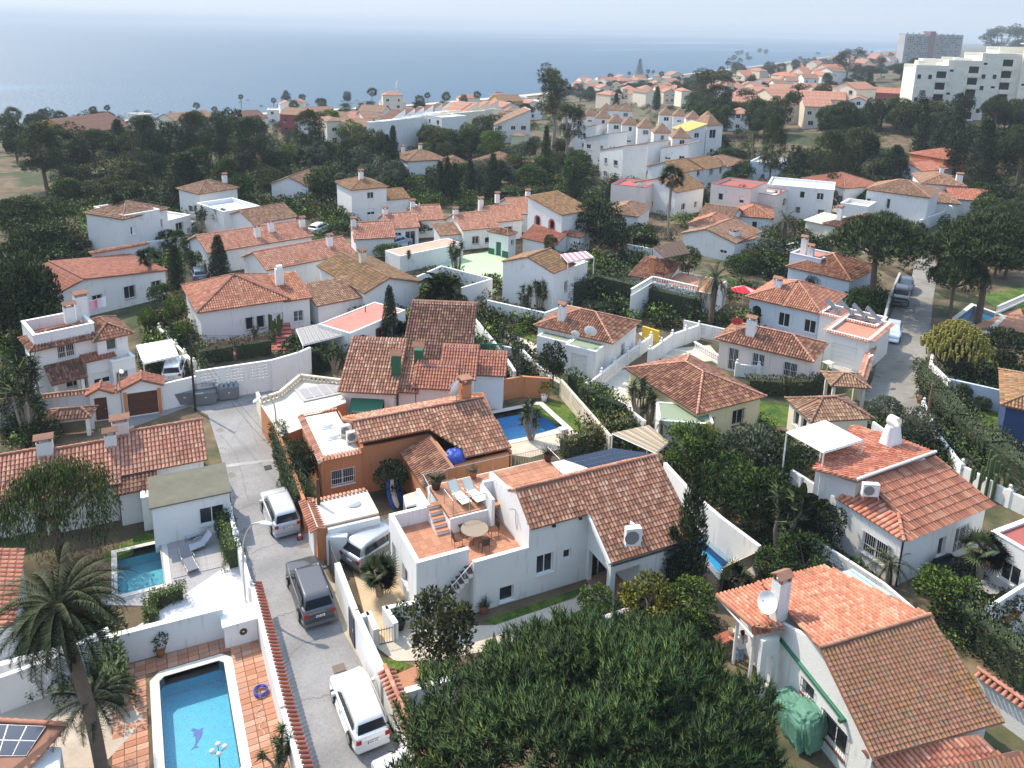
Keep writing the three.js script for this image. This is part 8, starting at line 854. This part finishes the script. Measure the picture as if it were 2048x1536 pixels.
function pole(label,f,vt,r,m,o={}){const b=gp(...f),h=topAt(b,vt),G=thing('utility_pole',label,'utility pole',b);mb().rod(V(0,-0.3,0),V(0,h,0),r,r*0.75,9).build('pole',m,G);if(o.arm)mb().box(-0.06,0.12,h - 1.6,h - 1.3,-0.08,0.08).box(-0.08,0.14,h - 2.4,h - 2.15,-0.08,0.08).build('bracket',mt.iron,G);return b.clone().setY(b.y + h - 0.1);}
const p1=pole('dark wooden utility pole in front of the low orange garage',[640,1078],958,0.12,mt.darkwood,{arm:1}),p2=pole('dark utility pole beside the grey bins',[391,822],668,0.1,mt.iron),p3=pole('slanting brown wooden pole at the lane hedge',[1847,880],766,0.12,S({color:lin(0.2,0.1,0.06)})),p4=pole('slim rusty pole beside the garage with the pink roof',[732,672],612,0.06,mt.iron);
function wire(label,a,b,sag){const G=thing('overhead_wire',label,'wire',a.clone()),d=b.clone().sub(a),q=[];for(let i=0;i<=8;i++)q.push(d.clone().multiplyScalar(i / 8).add(V(0,-4*sag*(i / 8)*(1 - i / 8),0)));mb().tube(q,0.012,4,24).build('cable',mt.black,G);}
wire('upper overhead wire between the garage pole and the bin pole',p1,p2,1.0);wire('lower overhead wire between the garage pole and the bin pole',p1.clone().add(V(0,-0.6,0)),p2.clone().add(V(0,-0.6,0)),1.1);wire('wire from the bin pole to the pink hipped bungalow',p2,at(545,650,3.5),0.6);wire('wire from the bin pole across to the slim rusty pole',p2,p4,1.0);
function bin(label,u,v,w,split,turn){const G=thing('waste_container',label,'waste container',gp(u,v),turn),bm=S({color:lin(0.17,0.185,0.20),roughness:0.45}),hh=1.15,b=mb();{const s=new THREE.Shape([[-0.48,0.15],[0.48,0.15],[0.6,hh],[-0.6,hh]].map((q)=>new THREE.Vector2(...q))),g=new THREE.ExtrudeGeometry(s,{depth:w - 0.1,bevelEnabled:true,bevelSize:0.04,bevelThickness:0.05,bevelSegments:2});g.translate(0,0,-(w - 0.1)/ 2);g.rotateY(Math.PI / 2);b.add(g);}b.build('body',bm,G);const lid=mb();if(split)for(let k=0;k<4;k++){const g=new THREE.SphereGeometry(0.5,12,6,0,6.29,0,1.571);g.scale(w / 4,0.5,1.15);lid.add(g,M4().makeTranslation((k - 1.5)*w / 4,hh + 0.02,0));}else{const g=new THREE.CylinderGeometry(0.62,0.62,w,20,1,false,Math.PI / 2,Math.PI);g.rotateZ(Math.PI / 2);g.rotateX(0);lid.add(g,M4().makeTranslation(0,hh,0));}lid.build('lid',S({color:lin(0.22,0.25,0.28),roughness:0.3}),G);mb().box(-0.08,0.08,0.72,0.8,0.57,0.6).build('label',mt.frame,G);for(const x of[-1,1])mb().box(x*(w / 2 + 0.02),x*(w / 2 + 0.07),0.55,hh + 0.02,-0.5,-0.4).build('lifting_arm',mt.iron,G);}
bin('grey waste container with rounded lid, nearest the brown garage',371,806,1.55,0,-0.1);bin('grey waste container with rounded lid beside the dark pole',413,806,1.6,0,-0.1);bin('grey recycling container with dimpled lid before the openwork wall',459,796,1.6,1,-0.1);
(()=>{const G=thing('crate','ochre wooden cabinet leaning beside the first waste container','crate',gp(349,806));mb().box(-0.2,0.2,0,1.0,-0.3,0.3).build('body',mt.wood,G);mb().box(-0.18,0.18,0.1,0.9,0.302,0.33).build('door',mt.ochre,G);})();
(()=>{const G=thing('traffic_cone','small red and white cone behind the silver four wheel drive','cone',gp(600,1078));mb().add(new THREE.CylinderGeometry(0.03,0.13,0.55,12),M4().makeTranslation(0,0.3,0)).build('cone',S({color:lin(0.5,0.05,0.03)}),G);mb().box(-0.18,0.18,0,0.04,-0.18,0.18).build('base',mt.black,G);mb().add(new THREE.CylinderGeometry(0.07,0.095,0.13,12),M4().makeTranslation(0,0.33,0)).build('band',mt.frame,G);})();
(()=>{const b=mb(),f=gp(678,1338);b.box(-0.3,0.3,0,0.012,-0.25,0.25);const m=b.build('drain_cover',S({color:lin(0.16,0.12,0.09),roughness:0.8}),scene);m.position.copy(f).add(V(0,0.05,0));tag(m,'square rusty drain cover at the street edge','drain cover');const m2=mb().box(-0.25,0.25,0,0.012,-0.3,0.3).build('drain_cover',mt.iron,scene);m2.position.copy(gp(536,936)).add(V(0,0.04,0));tag(m2,'small drain grate by the cream street wall','drain cover');})();
function lounger(label,p,turn,m,o={}){const G=thing('sun_lounger',label,'sun lounger',p,turn),f=mb();for(const x of[-0.3,0.3]){f.rod(V(x,0.32,0.95),V(x,0.32,-0.35),0.02).rod(V(x,0.32,-0.35),V(x,0.85,-0.85),0.02).rod(V(x,0,0.8),V(x,0.32,0.8),0.02).rod(V(x,0,-0.45),V(x,0.32,-0.35),0.02);f.tube([V(x*1.1,0.32,0.1),V(x*1.15,0.55,0.0),V(x*1.15,0.55,-0.4),V(x*1.05,0.5,-0.5)],0.018,5,10);}f.build('frame',o.frame??mt.steel,G);mb().box(-0.28,0.28,0.325,0.345,-0.35,0.95).build('seat',m,G);mb().slab([V(-0.28,0.35,-0.35),V(0.28,0.35,-0.35),V(0.28,0.88,-0.87),V(-0.28,0.88,-0.87)],0.02).build('backrest',m,G);}
const sling=S({color:lin(0.42,0.44,0.48),roughness:0.8}),slingc=S({color:lin(0.60,0.62,0.55),roughness:0.8});
lounger('grey sling lounger on the deck nearest the pool house wall',gp(402,1070),-1.3,sling);lounger('grey sling lounger in front of the one at the pool house wall',gp(394,1100),-1.3,sling);lounger('grey lounger folded upright beside the teal pool',gp(378,1132),0.2,S({color:lin(0.16,0.17,0.2)}));lounger('pale lounger on the upper roof terrace, left',at(918,1000,3.62),0.15,slingc);lounger('pale lounger on the upper roof terrace, right',at(947,996,3.62),0.15,slingc);
(()=>{const p=at(949,1080,2.6),G=thing('garden_table','round slatted garden table on the lower roof terrace','table',p),t=mb();t.add(new THREE.CylinderGeometry(0.78,0.78,0.04,28),M4().makeTranslation(0,0.74,0));t.build('tabletop',S({color:lin(0.34,0.27,0.20),map:rep(PLANK,0.8)}),G);for(let k=0;k<4;k++){const a=k*1.571 + 0.6,b=mb();b.tube([V(Math.cos(a)*0.5,0,Math.sin(a)*0.5),V(Math.cos(a)*0.2,0.35,Math.sin(a)*0.2),V(Math.cos(a)*0.5,0.72,Math.sin(a)*0.5)],0.018,5,10);b.build('leg',mt.iron,G);}
[['iron garden chair with blue back behind the round table',-0.35,-1.0,0],['iron garden chair with blue back right of the other blue one',0.35,-1.05,0],['iron garden chair on the left of the round table',-1.1,0.1,1.57],['iron garden chair on the right of the round table',1.15,0.05,-1.57],['iron garden chair in front of the round table',0.1,1.1,3.14]].forEach(([l,x,z,t],i)=>{const C=thing('garden_chair',l,'chair',p.clone().add(V(x,0,z)),t),f=mb();for(const a of[-0.22,0.22])f.rod(V(a,0,0.22),V(a,0.45,0.22),0.016).rod(V(a,0,-0.22),V(a,0.95,-0.28),0.016);f.rod(V(-0.22,0.95,-0.28),V(0.22,0.95,-0.28),0.016);f.build('frame',mt.iron,C);mb().box(-0.23,0.23,0.43,0.46,-0.23,0.24).build('seat',mt.brownwood,C);mb().slab([V(-0.2,0.5,-0.235),V(0.2,0.5,-0.235),V(0.2,0.92,-0.275),V(-0.2,0.92,-0.275)],0.02).build('backrest',i<2?S({color:lin(0.10,0.14,0.35)}):mt.iron,C);});})();
function pot(label,p,s,m,plantKind,c){const G=thing('potted_plant',label,'potted plant',p);mb().lathe([[0.001,0.02],[0.16*s,0],[0.24*s,0.4*s],[0.26*s,0.42*s],[0.22*s,0.42*s],[0.2*s,0.36*s],[0.001,0.36*s]],undefined,16).build('pot',m,G);const L=new Leaves(),r=RNG(Math.round(p.x*100 + p.z*7));if(plantKind==='spiky')for(let k=0;k<70;k++){const d=dirR(r);d.y=Math.abs(d.y)*0.9 + 0.2;d.normalize();L.blade(V(0,0.4*s,0),d,dirR(r).cross(d).normalize(),(0.4 + 0.3*r())*s,0.05*s,shadeCol(GREEN[c??'mid'],r),d);}else clumpLeaves(L,[[V(0,0.75*s,0),0.36*s],[V(0.1*s,1.0*s,0),0.26*s]],110,0.14*s,0.07*s,GREEN[c??'mid'],r,{even:1});mesh('foliage',L.geo(),leafMat,G);}
pot('agave in a terracotta pot at the white house front wall',gp(968,1226),1.15,mt.pot,'spiky','silver');pot('leafy plant in a black pot beside the iron gate',gp(800,1258),1.2,mt.black,'leafy','mid');pot('cycad in a wide terracotta planter by the driveway door',gp(770,1158),1.3,mt.pot,'spiky','palm');pot('tall agave in a dark pot at the corner of the upper terrace',at(872,978,3.6),1.4,S({color:lin(0.06,0.025,0.02)}),'spiky','palm');pot('spiky plant in a red pot at the glass railing',at(946,956,3.6),1.1,mt.pot,'spiky','silver');pot('green plant in a terracotta pot under the terrace wall, left',gp(322,1312),1.0,mt.pot,'leafy','mid');pot('agave in a large terracotta pot under the terrace wall',gp(326,1296),1.2,mt.pot,'spiky','bright');pot('small succulent in a white pot under the terrace wall',gp(386,1284),0.8,mt.frame,'spiky','bright');pot('white urn of flowers on a pedestal behind the deep blue pool',gp(1088,802),1.3,mt.frame,'leafy','yellow');pot('reddish dry plant in a pot on the terrace roof by the solar panels',at(1096,922,3.6),1.2,S({color:lin(0.08,0.02,0.02)}),'spiky','rust');pot('cycad in a white pot beside the pierced orange wall',gp(1190,862),1.3,mt.frame,'spiky','palm');pot('round cactus ball in a pot nearest the right edge pool',gp(2010,1250),1.1,mt.pot,'leafy','olive');pot('round cactus ball second along the edge pool',gp(2028,1238),1.1,mt.pot,'leafy','olive');pot('red flower pot on the lane verge',gp(1838,806),1.0,mt.pot,'leafy','rust');
function canopy(label,name,cat,pts,ys,m,o={}){const q=pts.map(([u,v],i)=>at(u,v,Array.isArray(ys)?ys[i]:ys)),G=thing(name,label,cat,V(q[0].x,o.base??0,q[0].z)),sh=shift(G.position);if(o.strips)for(let k=0;k<o.strips;k++){const e=0.03,a=(t,s)=>q[0].clone().lerp(q[1],t).lerp(q[3].clone().lerp(q[2],t),s);const f=k / o.strips,g2=(k + 1 - e*3)/ o.strips;mb().slab([a(f,0),a(g2,0),a(g2,1),a(f,1)].map((p)=>p.add(V(0,(k % 2)*0.02,0))),0.03).build(o.part??'board',Array.isArray(m)?m[k % m.length]:m,G,sh);}else mb().slab(q,0.05).build('roof',m,G,sh);const b=mb();for(const p of q)b.rod(p.clone().setY(o.base??0),p.clone().add(V(0,-0.06,0)),0.05);for(let i=0;i<4;i++)b.rod(q[i].clone().add(V(0,-0.08,0)),q[(i + 1)% 4].clone().add(V(0,-0.08,0)),0.05);b.build('frame',o.frame??mt.frame,G,sh);return G;}
canopy('white corrugated carport roof on posts beside the two storey house','carport','carport',[[273,690],[343,678],[357,711],[287,727]],[2.5,2.5,2.3,2.3],mt.whiteroof,{strips:14,part:'sheet'});canopy('white corrugated canopy standing on the orange upper roof','canopy','canopy',[[1574,863],[1650,840],[1726,880],[1648,904]],5.9,mt.whiteroof,{strips:22,part:'sheet',base:2.2});canopy('weathered timber carport roof behind the solar panels','carport','carport',[[1225,866],[1298,850],[1338,884],[1312,905]],2.5,[mt.wood,S({color:lin(0.55,0.46,0.34),map:rep(PLANK,1)}),S({color:lin(0.38,0.30,0.22),map:rep(PLANK,1)})],{strips:12});canopy('grey brown corrugated shelter roof beside the stairs','shelter','shelter',[[592,657],[672,640],[694,668],[606,690]],2.3,mt.greywood,{strips:18,part:'sheet'});canopy('dark wooden pergola with open beams on the terrace house','pergola','pergola',[[1306,494],[1364,480],[1380,506],[1330,516]],5.6,mt.darkwood,{strips:7,part:'beam',frame:mt.darkwood,base:2.9});canopy('glazed roof between the bottom right house and the pierced wall','glass_canopy','canopy',[[1676,1146],[1706,1137],[1785,1190],[1750,1200]],2.5,[S({color:lin(0.42,0.52,0.52),roughness:0.2})],{strips:4,part:'pane'});canopy('pink striped awning roof on the tall plain house terrace','awning','awning',[[1122,508],[1172,502],[1188,514],[1136,524]],[6.3,6.3,6,6],[S({color:lin(0.55,0.22,0.26)}),S({color:lin(0.7,0.62,0.62)})],{strips:10,part:'stripe',base:4});
(()=>{const b=gp(1484,612),h=2.5,G=thing('parasol','red parasol beside the pale blue bungalow','parasol',b),r=1.45;for(let k=0;k<8;k++){const a=k*Math.PI / 4,c=a + Math.PI / 4;mb().slab([V(0,h,0),V(Math.cos(a)*r,h - 0.55,Math.sin(a)*r),V(Math.cos(c)*r,h - 0.55,Math.sin(c)*r)],0.01).build('panel',k % 4===1?S({color:lin(0.7,0.45,0.45)}):S({color:lin(0.55,0.015,0.03)}),G);}mb().rod(V(0,0,0),V(0,h + 0.1,0),0.025).build('pole',mt.frame,G);})();
(()=>{const b=gp(1289,512),h=topAt(b,468),G=thing('thatched_parasol','thatched straw parasol over the white wall','parasol',b),L=new Leaves(),r=RNG(8);for(let k=0;k<900;k++){const a=r()*6.28,q=Math.sqrt(r())*1.7,p=V(Math.cos(a)*q,h - q*0.55,Math.sin(a)*q),d=V(Math.cos(a),-0.6,Math.sin(a)).normalize();L.blade(p,d,V(-Math.sin(a),0,Math.cos(a)),0.5,0.08,[0.25,0.19,0.12].map((x)=>x*(0.7 + 0.6*r())),V(Math.cos(a)*0.5,1,Math.sin(a)*0.5).normalize());}mesh('thatch',L.geo(),leafMat,G);mb().rod(V(0,0,0),V(0,h,0),0.06).build('pole',mt.darkwood,G);})();
for(const[i,u,v]of[[0,1664,614],[1,1692,618],[2,1718,624],[3,1745,630]]){const p=at(u,v,3.9),G=thing('solar_collector',['leftmost','second','third','rightmost'][i]+ ' tilted solar collector on the flat garage roof by the lane','solar collector',V(p.x,3.3,p.z),0.5),q=[V(-0.45,0.15,0.8),V(0.45,0.15,0.8),V(0.45,1.35,-0.6),V(-0.45,1.35,-0.6)];mb().slab(q,0.07).build('collector',S({color:lin(0.35,0.38,0.4),roughness:0.2,metalness:0.3}),G);const f=mb();for(const x of[-0.4,0.4])f.rod(V(x,0,-0.6),V(x,1.3,-0.6),0.03).rod(V(x,0,-0.6),V(x,0.15,0.8),0.03);f.build('frame',mt.steel,G);}
{const p=gp(522,1386,0.02),G=thing('garden_hose','coiled bright blue hose on the terracotta terrace','hose',p),q=[];for(let k=0;k<=90;k++){const a=k*0.42,r=0.3 + 0.03*Math.sin(k*0.7);q.push(V(Math.cos(a)*r,0.05 + k*0.002,Math.sin(a)*r));}mb().tube(q,0.022,5,260).build('hose',mt.blueplastic,G);const g2=gp(520,1440,0.03),H=thing('garden_hose','thin beige hose curling below the blue coil','hose',g2),s=[];for(let k=0;k<=30;k++)s.push(V(Math.sin(k*0.5)*0.22*(1 - k / 40),0.02,k*0.06 - 0.9));mb().tube(s,0.013,5,90).build('hose',mt.beige,H);}
for(const[l,u,v]of[['left white bucket against the pump house',500,1268],['right white bucket against the pump house',509,1266]]){const G=thing('bucket',l,'bucket',gp(u,v));mb().lathe([[0.001,0.01],[0.11,0],[0.14,0.3],[0.12,0.3],[0.1,0.03],[0.001,0.03]],undefined,14).build('bucket',mt.frame,G);}
{const G=thing('bucket','blue bucket on the paving beside the deep blue pool','bucket',gp(1137,886));mb().lathe([[0.001,0.01],[0.2,0],[0.26,0.5],[0.22,0.5],[0.18,0.03],[0.001,0.03]],undefined,14).build('bucket',mt.blueplastic,G);const W=thing('pool_pump_box','white pump box at the corner of the deep blue pool','pump box',gp(1126,876));mb().box(-0.3,0.3,0,0.8,-0.25,0.25).build('box',mt.frame,W);mb().box(-0.33,0.33,0.802,0.86,-0.28,0.28).build('lid',mt.whiteroof,W);}
{const p=at(908,914,2.75),G=thing('tarpaulin','crumpled blue tarpaulin on the orange house roof edge','tarpaulin',p),g=new THREE.IcosahedronGeometry(0.75,12),q=g.attributes.position;for(let i=0;i<q.count;i++){const v=V(0,0,0).fromBufferAttribute(q,i),n=0.72 + 0.5*fbm(v.x*3 + 5,v.z*3 + v.y*2,3);q.setXYZ(i,v.x*n,Math.max(-0.2,v.y*n*0.75),v.z*n);}g.computeVertexNormals();mesh('cover',boxUV(g),S({color:lin(0.02,0.06,0.36),roughness:0.5}),G);}
for(const[l,u,v,s]of[['green tarpaulin heap beside the pine, left',1572,1446,0.62],['tall green tarpaulin covered furniture below the barred window',1604,1482,0.85]]){const p=gp(u,v),G=thing('tarpaulin',l,'tarpaulin',p),g=new THREE.IcosahedronGeometry(s,12),q=g.attributes.position;for(let i=0;i<q.count;i++){const v2=V(0,0,0).fromBufferAttribute(q,i).divideScalar(s),f=(t)=>Math.sign(t)*Math.pow(Math.abs(t),0.55),n=s*(0.72 + 0.5*fbm(v2.x*3 + u,v2.z*3 + v2.y*1.5,4));q.setXYZ(i,f(v2.x)*n,Math.max(-0.9,f(v2.y)*n*1.1)+ 0.9,f(v2.z)*n);}g.computeVertexNormals();mesh('cover',boxUV(g),S({color:lin(0.10,0.24,0.17),roughness:0.7}),G);}
canopy('beige cloth privacy screen at the end of the lap pool','privacy_screen','screen',[[1448,1133],[1532,1094],[1532,1112],[1452,1160]],[1.7,1.7,0.6,0.6],S({color:lin(0.62,0.52,0.34)}),{frame:mt.steel});canopy('cream canvas shelter beside the boards at the orange house','canvas_shelter','shelter',[[808,990],[845,978],[852,1004],[812,1012]],[1.7,1.7,1.4,1.4],mt.cream);
for(const[l,u,v,m]of[['blue surfboard leaning at the white terrace wall',782,1004,mt.blueplastic],['cream surfboard between two blue ones',790,1002,mt.cream],['dark blue surfboard nearest the canvas shelter',800,1000,S({color:lin(0.01,0.03,0.14)})]]){const G=thing('surfboard',l,'surfboard',gp(u,v + 10),0.3),g=new THREE.SphereGeometry(1,16,12);g.scale(0.28,1.0,0.05);g.rotateX(-0.35);g.translate(0,0.95,0);mesh('board',boxUV(g),m,G);mb().slab([V(0,0.2,0.3),V(0,0.32,0.12),V(0,0.05,0.2)],0.01).build('fin',mt.black,G);}
(()=>{const a=at(180,622,6.0),b=at(215,612,6.0),G=thing('laundry','pink and white towels drying on the roof terrace line','laundry',V(a.x,a.y - 1,a.z)),m=shift(G.position);mb().rod(a.clone().add(V(0,0.9,0)),b.clone().add(V(0,0.9,0)),0.012).build('line',mt.frame,G,m);[[0.25,lin(0.7,0.35,0.45)],[0.5,lin(0.72,0.5,0.55)],[0.75,lin(0.7,0.72,0.76)]].forEach(([t,c])=>{const p=a.clone().lerp(b,t),d=b.clone().sub(a).normalize().multiplyScalar(0.32);mb().slab([p.clone().sub(d).add(V(0,0.9,0)),p.clone().add(d).add(V(0,0.9,0)),p.clone().add(d).add(V(0,0.05,0.12)),p.clone().sub(d).add(V(0,0.05,0.12))],0.01).build('towel',S({color:c}),G,m);});})();
{const G=thing('garden_table','small white plastic table by the garage wall','table',gp(1655,738));mb().box(-0.45,0.45,0.66,0.71,-0.35,0.35).build('tabletop',mt.frame,G);for(const i of[-1,1])for(const j of[-1,1])mb().rod(V(i*0.38,0,j*0.28),V(i*0.36,0.66,j*0.26),0.03).build('leg',mt.frame,G);const B=thing('barbecue','black covered barbecue in the yard of the brown roof house','barbecue',gp(1884,1152));mb().box(-0.75,0.75,0.15,0.95,-0.35,0.35).build('cover',mt.black,B);mb().add(new THREE.CylinderGeometry(0.36,0.36,1.2,16,1,false,Math.PI / 2,Math.PI),M4().makeTranslation(0,0.95,0).multiply(M4().makeRotationZ(Math.PI / 2))).build('hood',mt.black,B);const R=thing('garden_table','round patio table beside the fan palm at the right edge','table',gp(1970,1196));mb().add(new THREE.CylinderGeometry(0.6,0.6,0.04,24),M4().makeTranslation(0,0.72,0)).build('tabletop',mt.conc,R);mb().rod(V(0,0,0),V(0,0.72,0),0.07).build('pedestal',mt.iron,R);}
for(const[l,u,v,h]of[['white ladder against the light blue wall, left',1938,812,1.9],['white ladder against the light blue wall, right',2010,826,1.9]]){const G=thing('ladder',l,'ladder',gp(u,v)),b=mb();for(const x of[-0.2,0.2])b.rod(V(x,0,0),V(x,h,-0.5),0.025);for(let k=1;k<7;k++)b.rod(V(-0.2,h*k / 7,-0.5*k / 7),V(0.2,h*k / 7,-0.5*k / 7),0.018);b.build('ladder',mt.frame,G);}
{const G=thing('pool_ladder','steel grab rails at the corner of the teal pool','pool ladder',V(-2.55,0.06,-43.6)),b=mb();for(const z of[-0.25,0.25])b.tube([V(-0.35,0,z),V(-0.3,0.6,z),V(0.05,0.75,z),V(0.3,0.4,z),V(0.3,-0.5,z)],0.02,6,16);b.build('rails',mt.steel,G);}
(()=>{const G=thing('globe_lamp','cluster of white globe lamps on a post at the foot of the dolphin pool','lamp',gp(442,1560)),b=mb(),h=1.5;b.rod(V(0,0,0),V(0,h,0),0.03);for(const[x,y,z]of[[0,0.35,0],[-0.25,0.1,0],[0.25,0.12,0],[0,0.08,0.22]]){b.rod(V(0,h - 0.1,0),V(x,h + y - 0.1,z),0.015);const g=new THREE.SphereGeometry(0.11,14,10);g.translate(x,h + y,z);mesh('globe',boxUV(g),mt.frame,G);}b.build('post',mt.iron,G);})();
for(const[l,a,b,n,y1,w,m]of[['red tiled outdoor steps beside the corrugated shelter',[572,702],[566,668],7,1.2,1.5,mt.redfloor],['white stair with balustrade up to the pergola terrace',[1255,592],[1302,566],10,2.9,1.1,mt.white]]){const p=gp(...a),q=gp(...b),G=thing('outdoor_steps',l,'steps',p),d=q.clone().sub(p).setY(0),L=Math.max(1.8,d.length());d.normalize();const z=d.clone().cross(V(0,1,0));for(let k=0;k<n;k++)mb().box(L*k / n,L*(k + 1)/ n,-0.1,y1*(k + 1)/ n,-w / 2,w / 2,basis(V(0,0,0),d,V(0,1,0),z)).build('step',m,G);}
(()=>{const q=[at(-70,1440,3.1),at(133,1452,3.1),at(36,1560,2.4),at(-70,1610,2.4)],G=thing('house','white house corner with red tiles and dark solar panels at the lower left','house',V(q[1].x,0,q[1].z)),m=shift(G.position);customRoof(G,[[q,q[3].clone().sub(q[0])]],{pal:'red',sx:0.23,len:0.34,m,caps:[[q[0],q[1]]]});mb().prism([[q[0].x,q[0].z + 0.2],[q[1].x - 0.25,q[1].z + 0.2],[q[1].x - 0.25,q[1].z + 6],[q[0].x,q[0].z + 6]],-0.3,2.35).build('wall',mt.white,G,m);})();
solarPanels('black solar panels on the red tiled roof at the lower left corner',[at(-60,1446,3.18),at(92,1452,3.18),at(52,1512,2.85),at(-60,1512,2.85)],4,2);
(()=>{const q=[at(-80,1096,3.2),at(49,1096,3.2),at(30,1248,2.6),at(-80,1270,2.6)],G=thing('house','white house with dark red ribbed roof at the left edge behind the date palm','house',V(q[1].x,0,q[1].z)),m=shift(G.position);customRoof(G,[[q,q[0].clone().sub(q[1]).multiplyScalar(-1).add(V(0,-0.3,0))]],{pal:'red',sx:0.3,len:0.4,m});mb().prism([[q[0].x,q[0].z],[q[1].x - 0.2,q[1].z],[q[2].x - 0.2,q[2].z],[q[3].x,q[3].z]],-0.3,2.5).build('wall',mt.white,G,m);})();
scene.environment=scene.background;renderer.render(scene,camera);
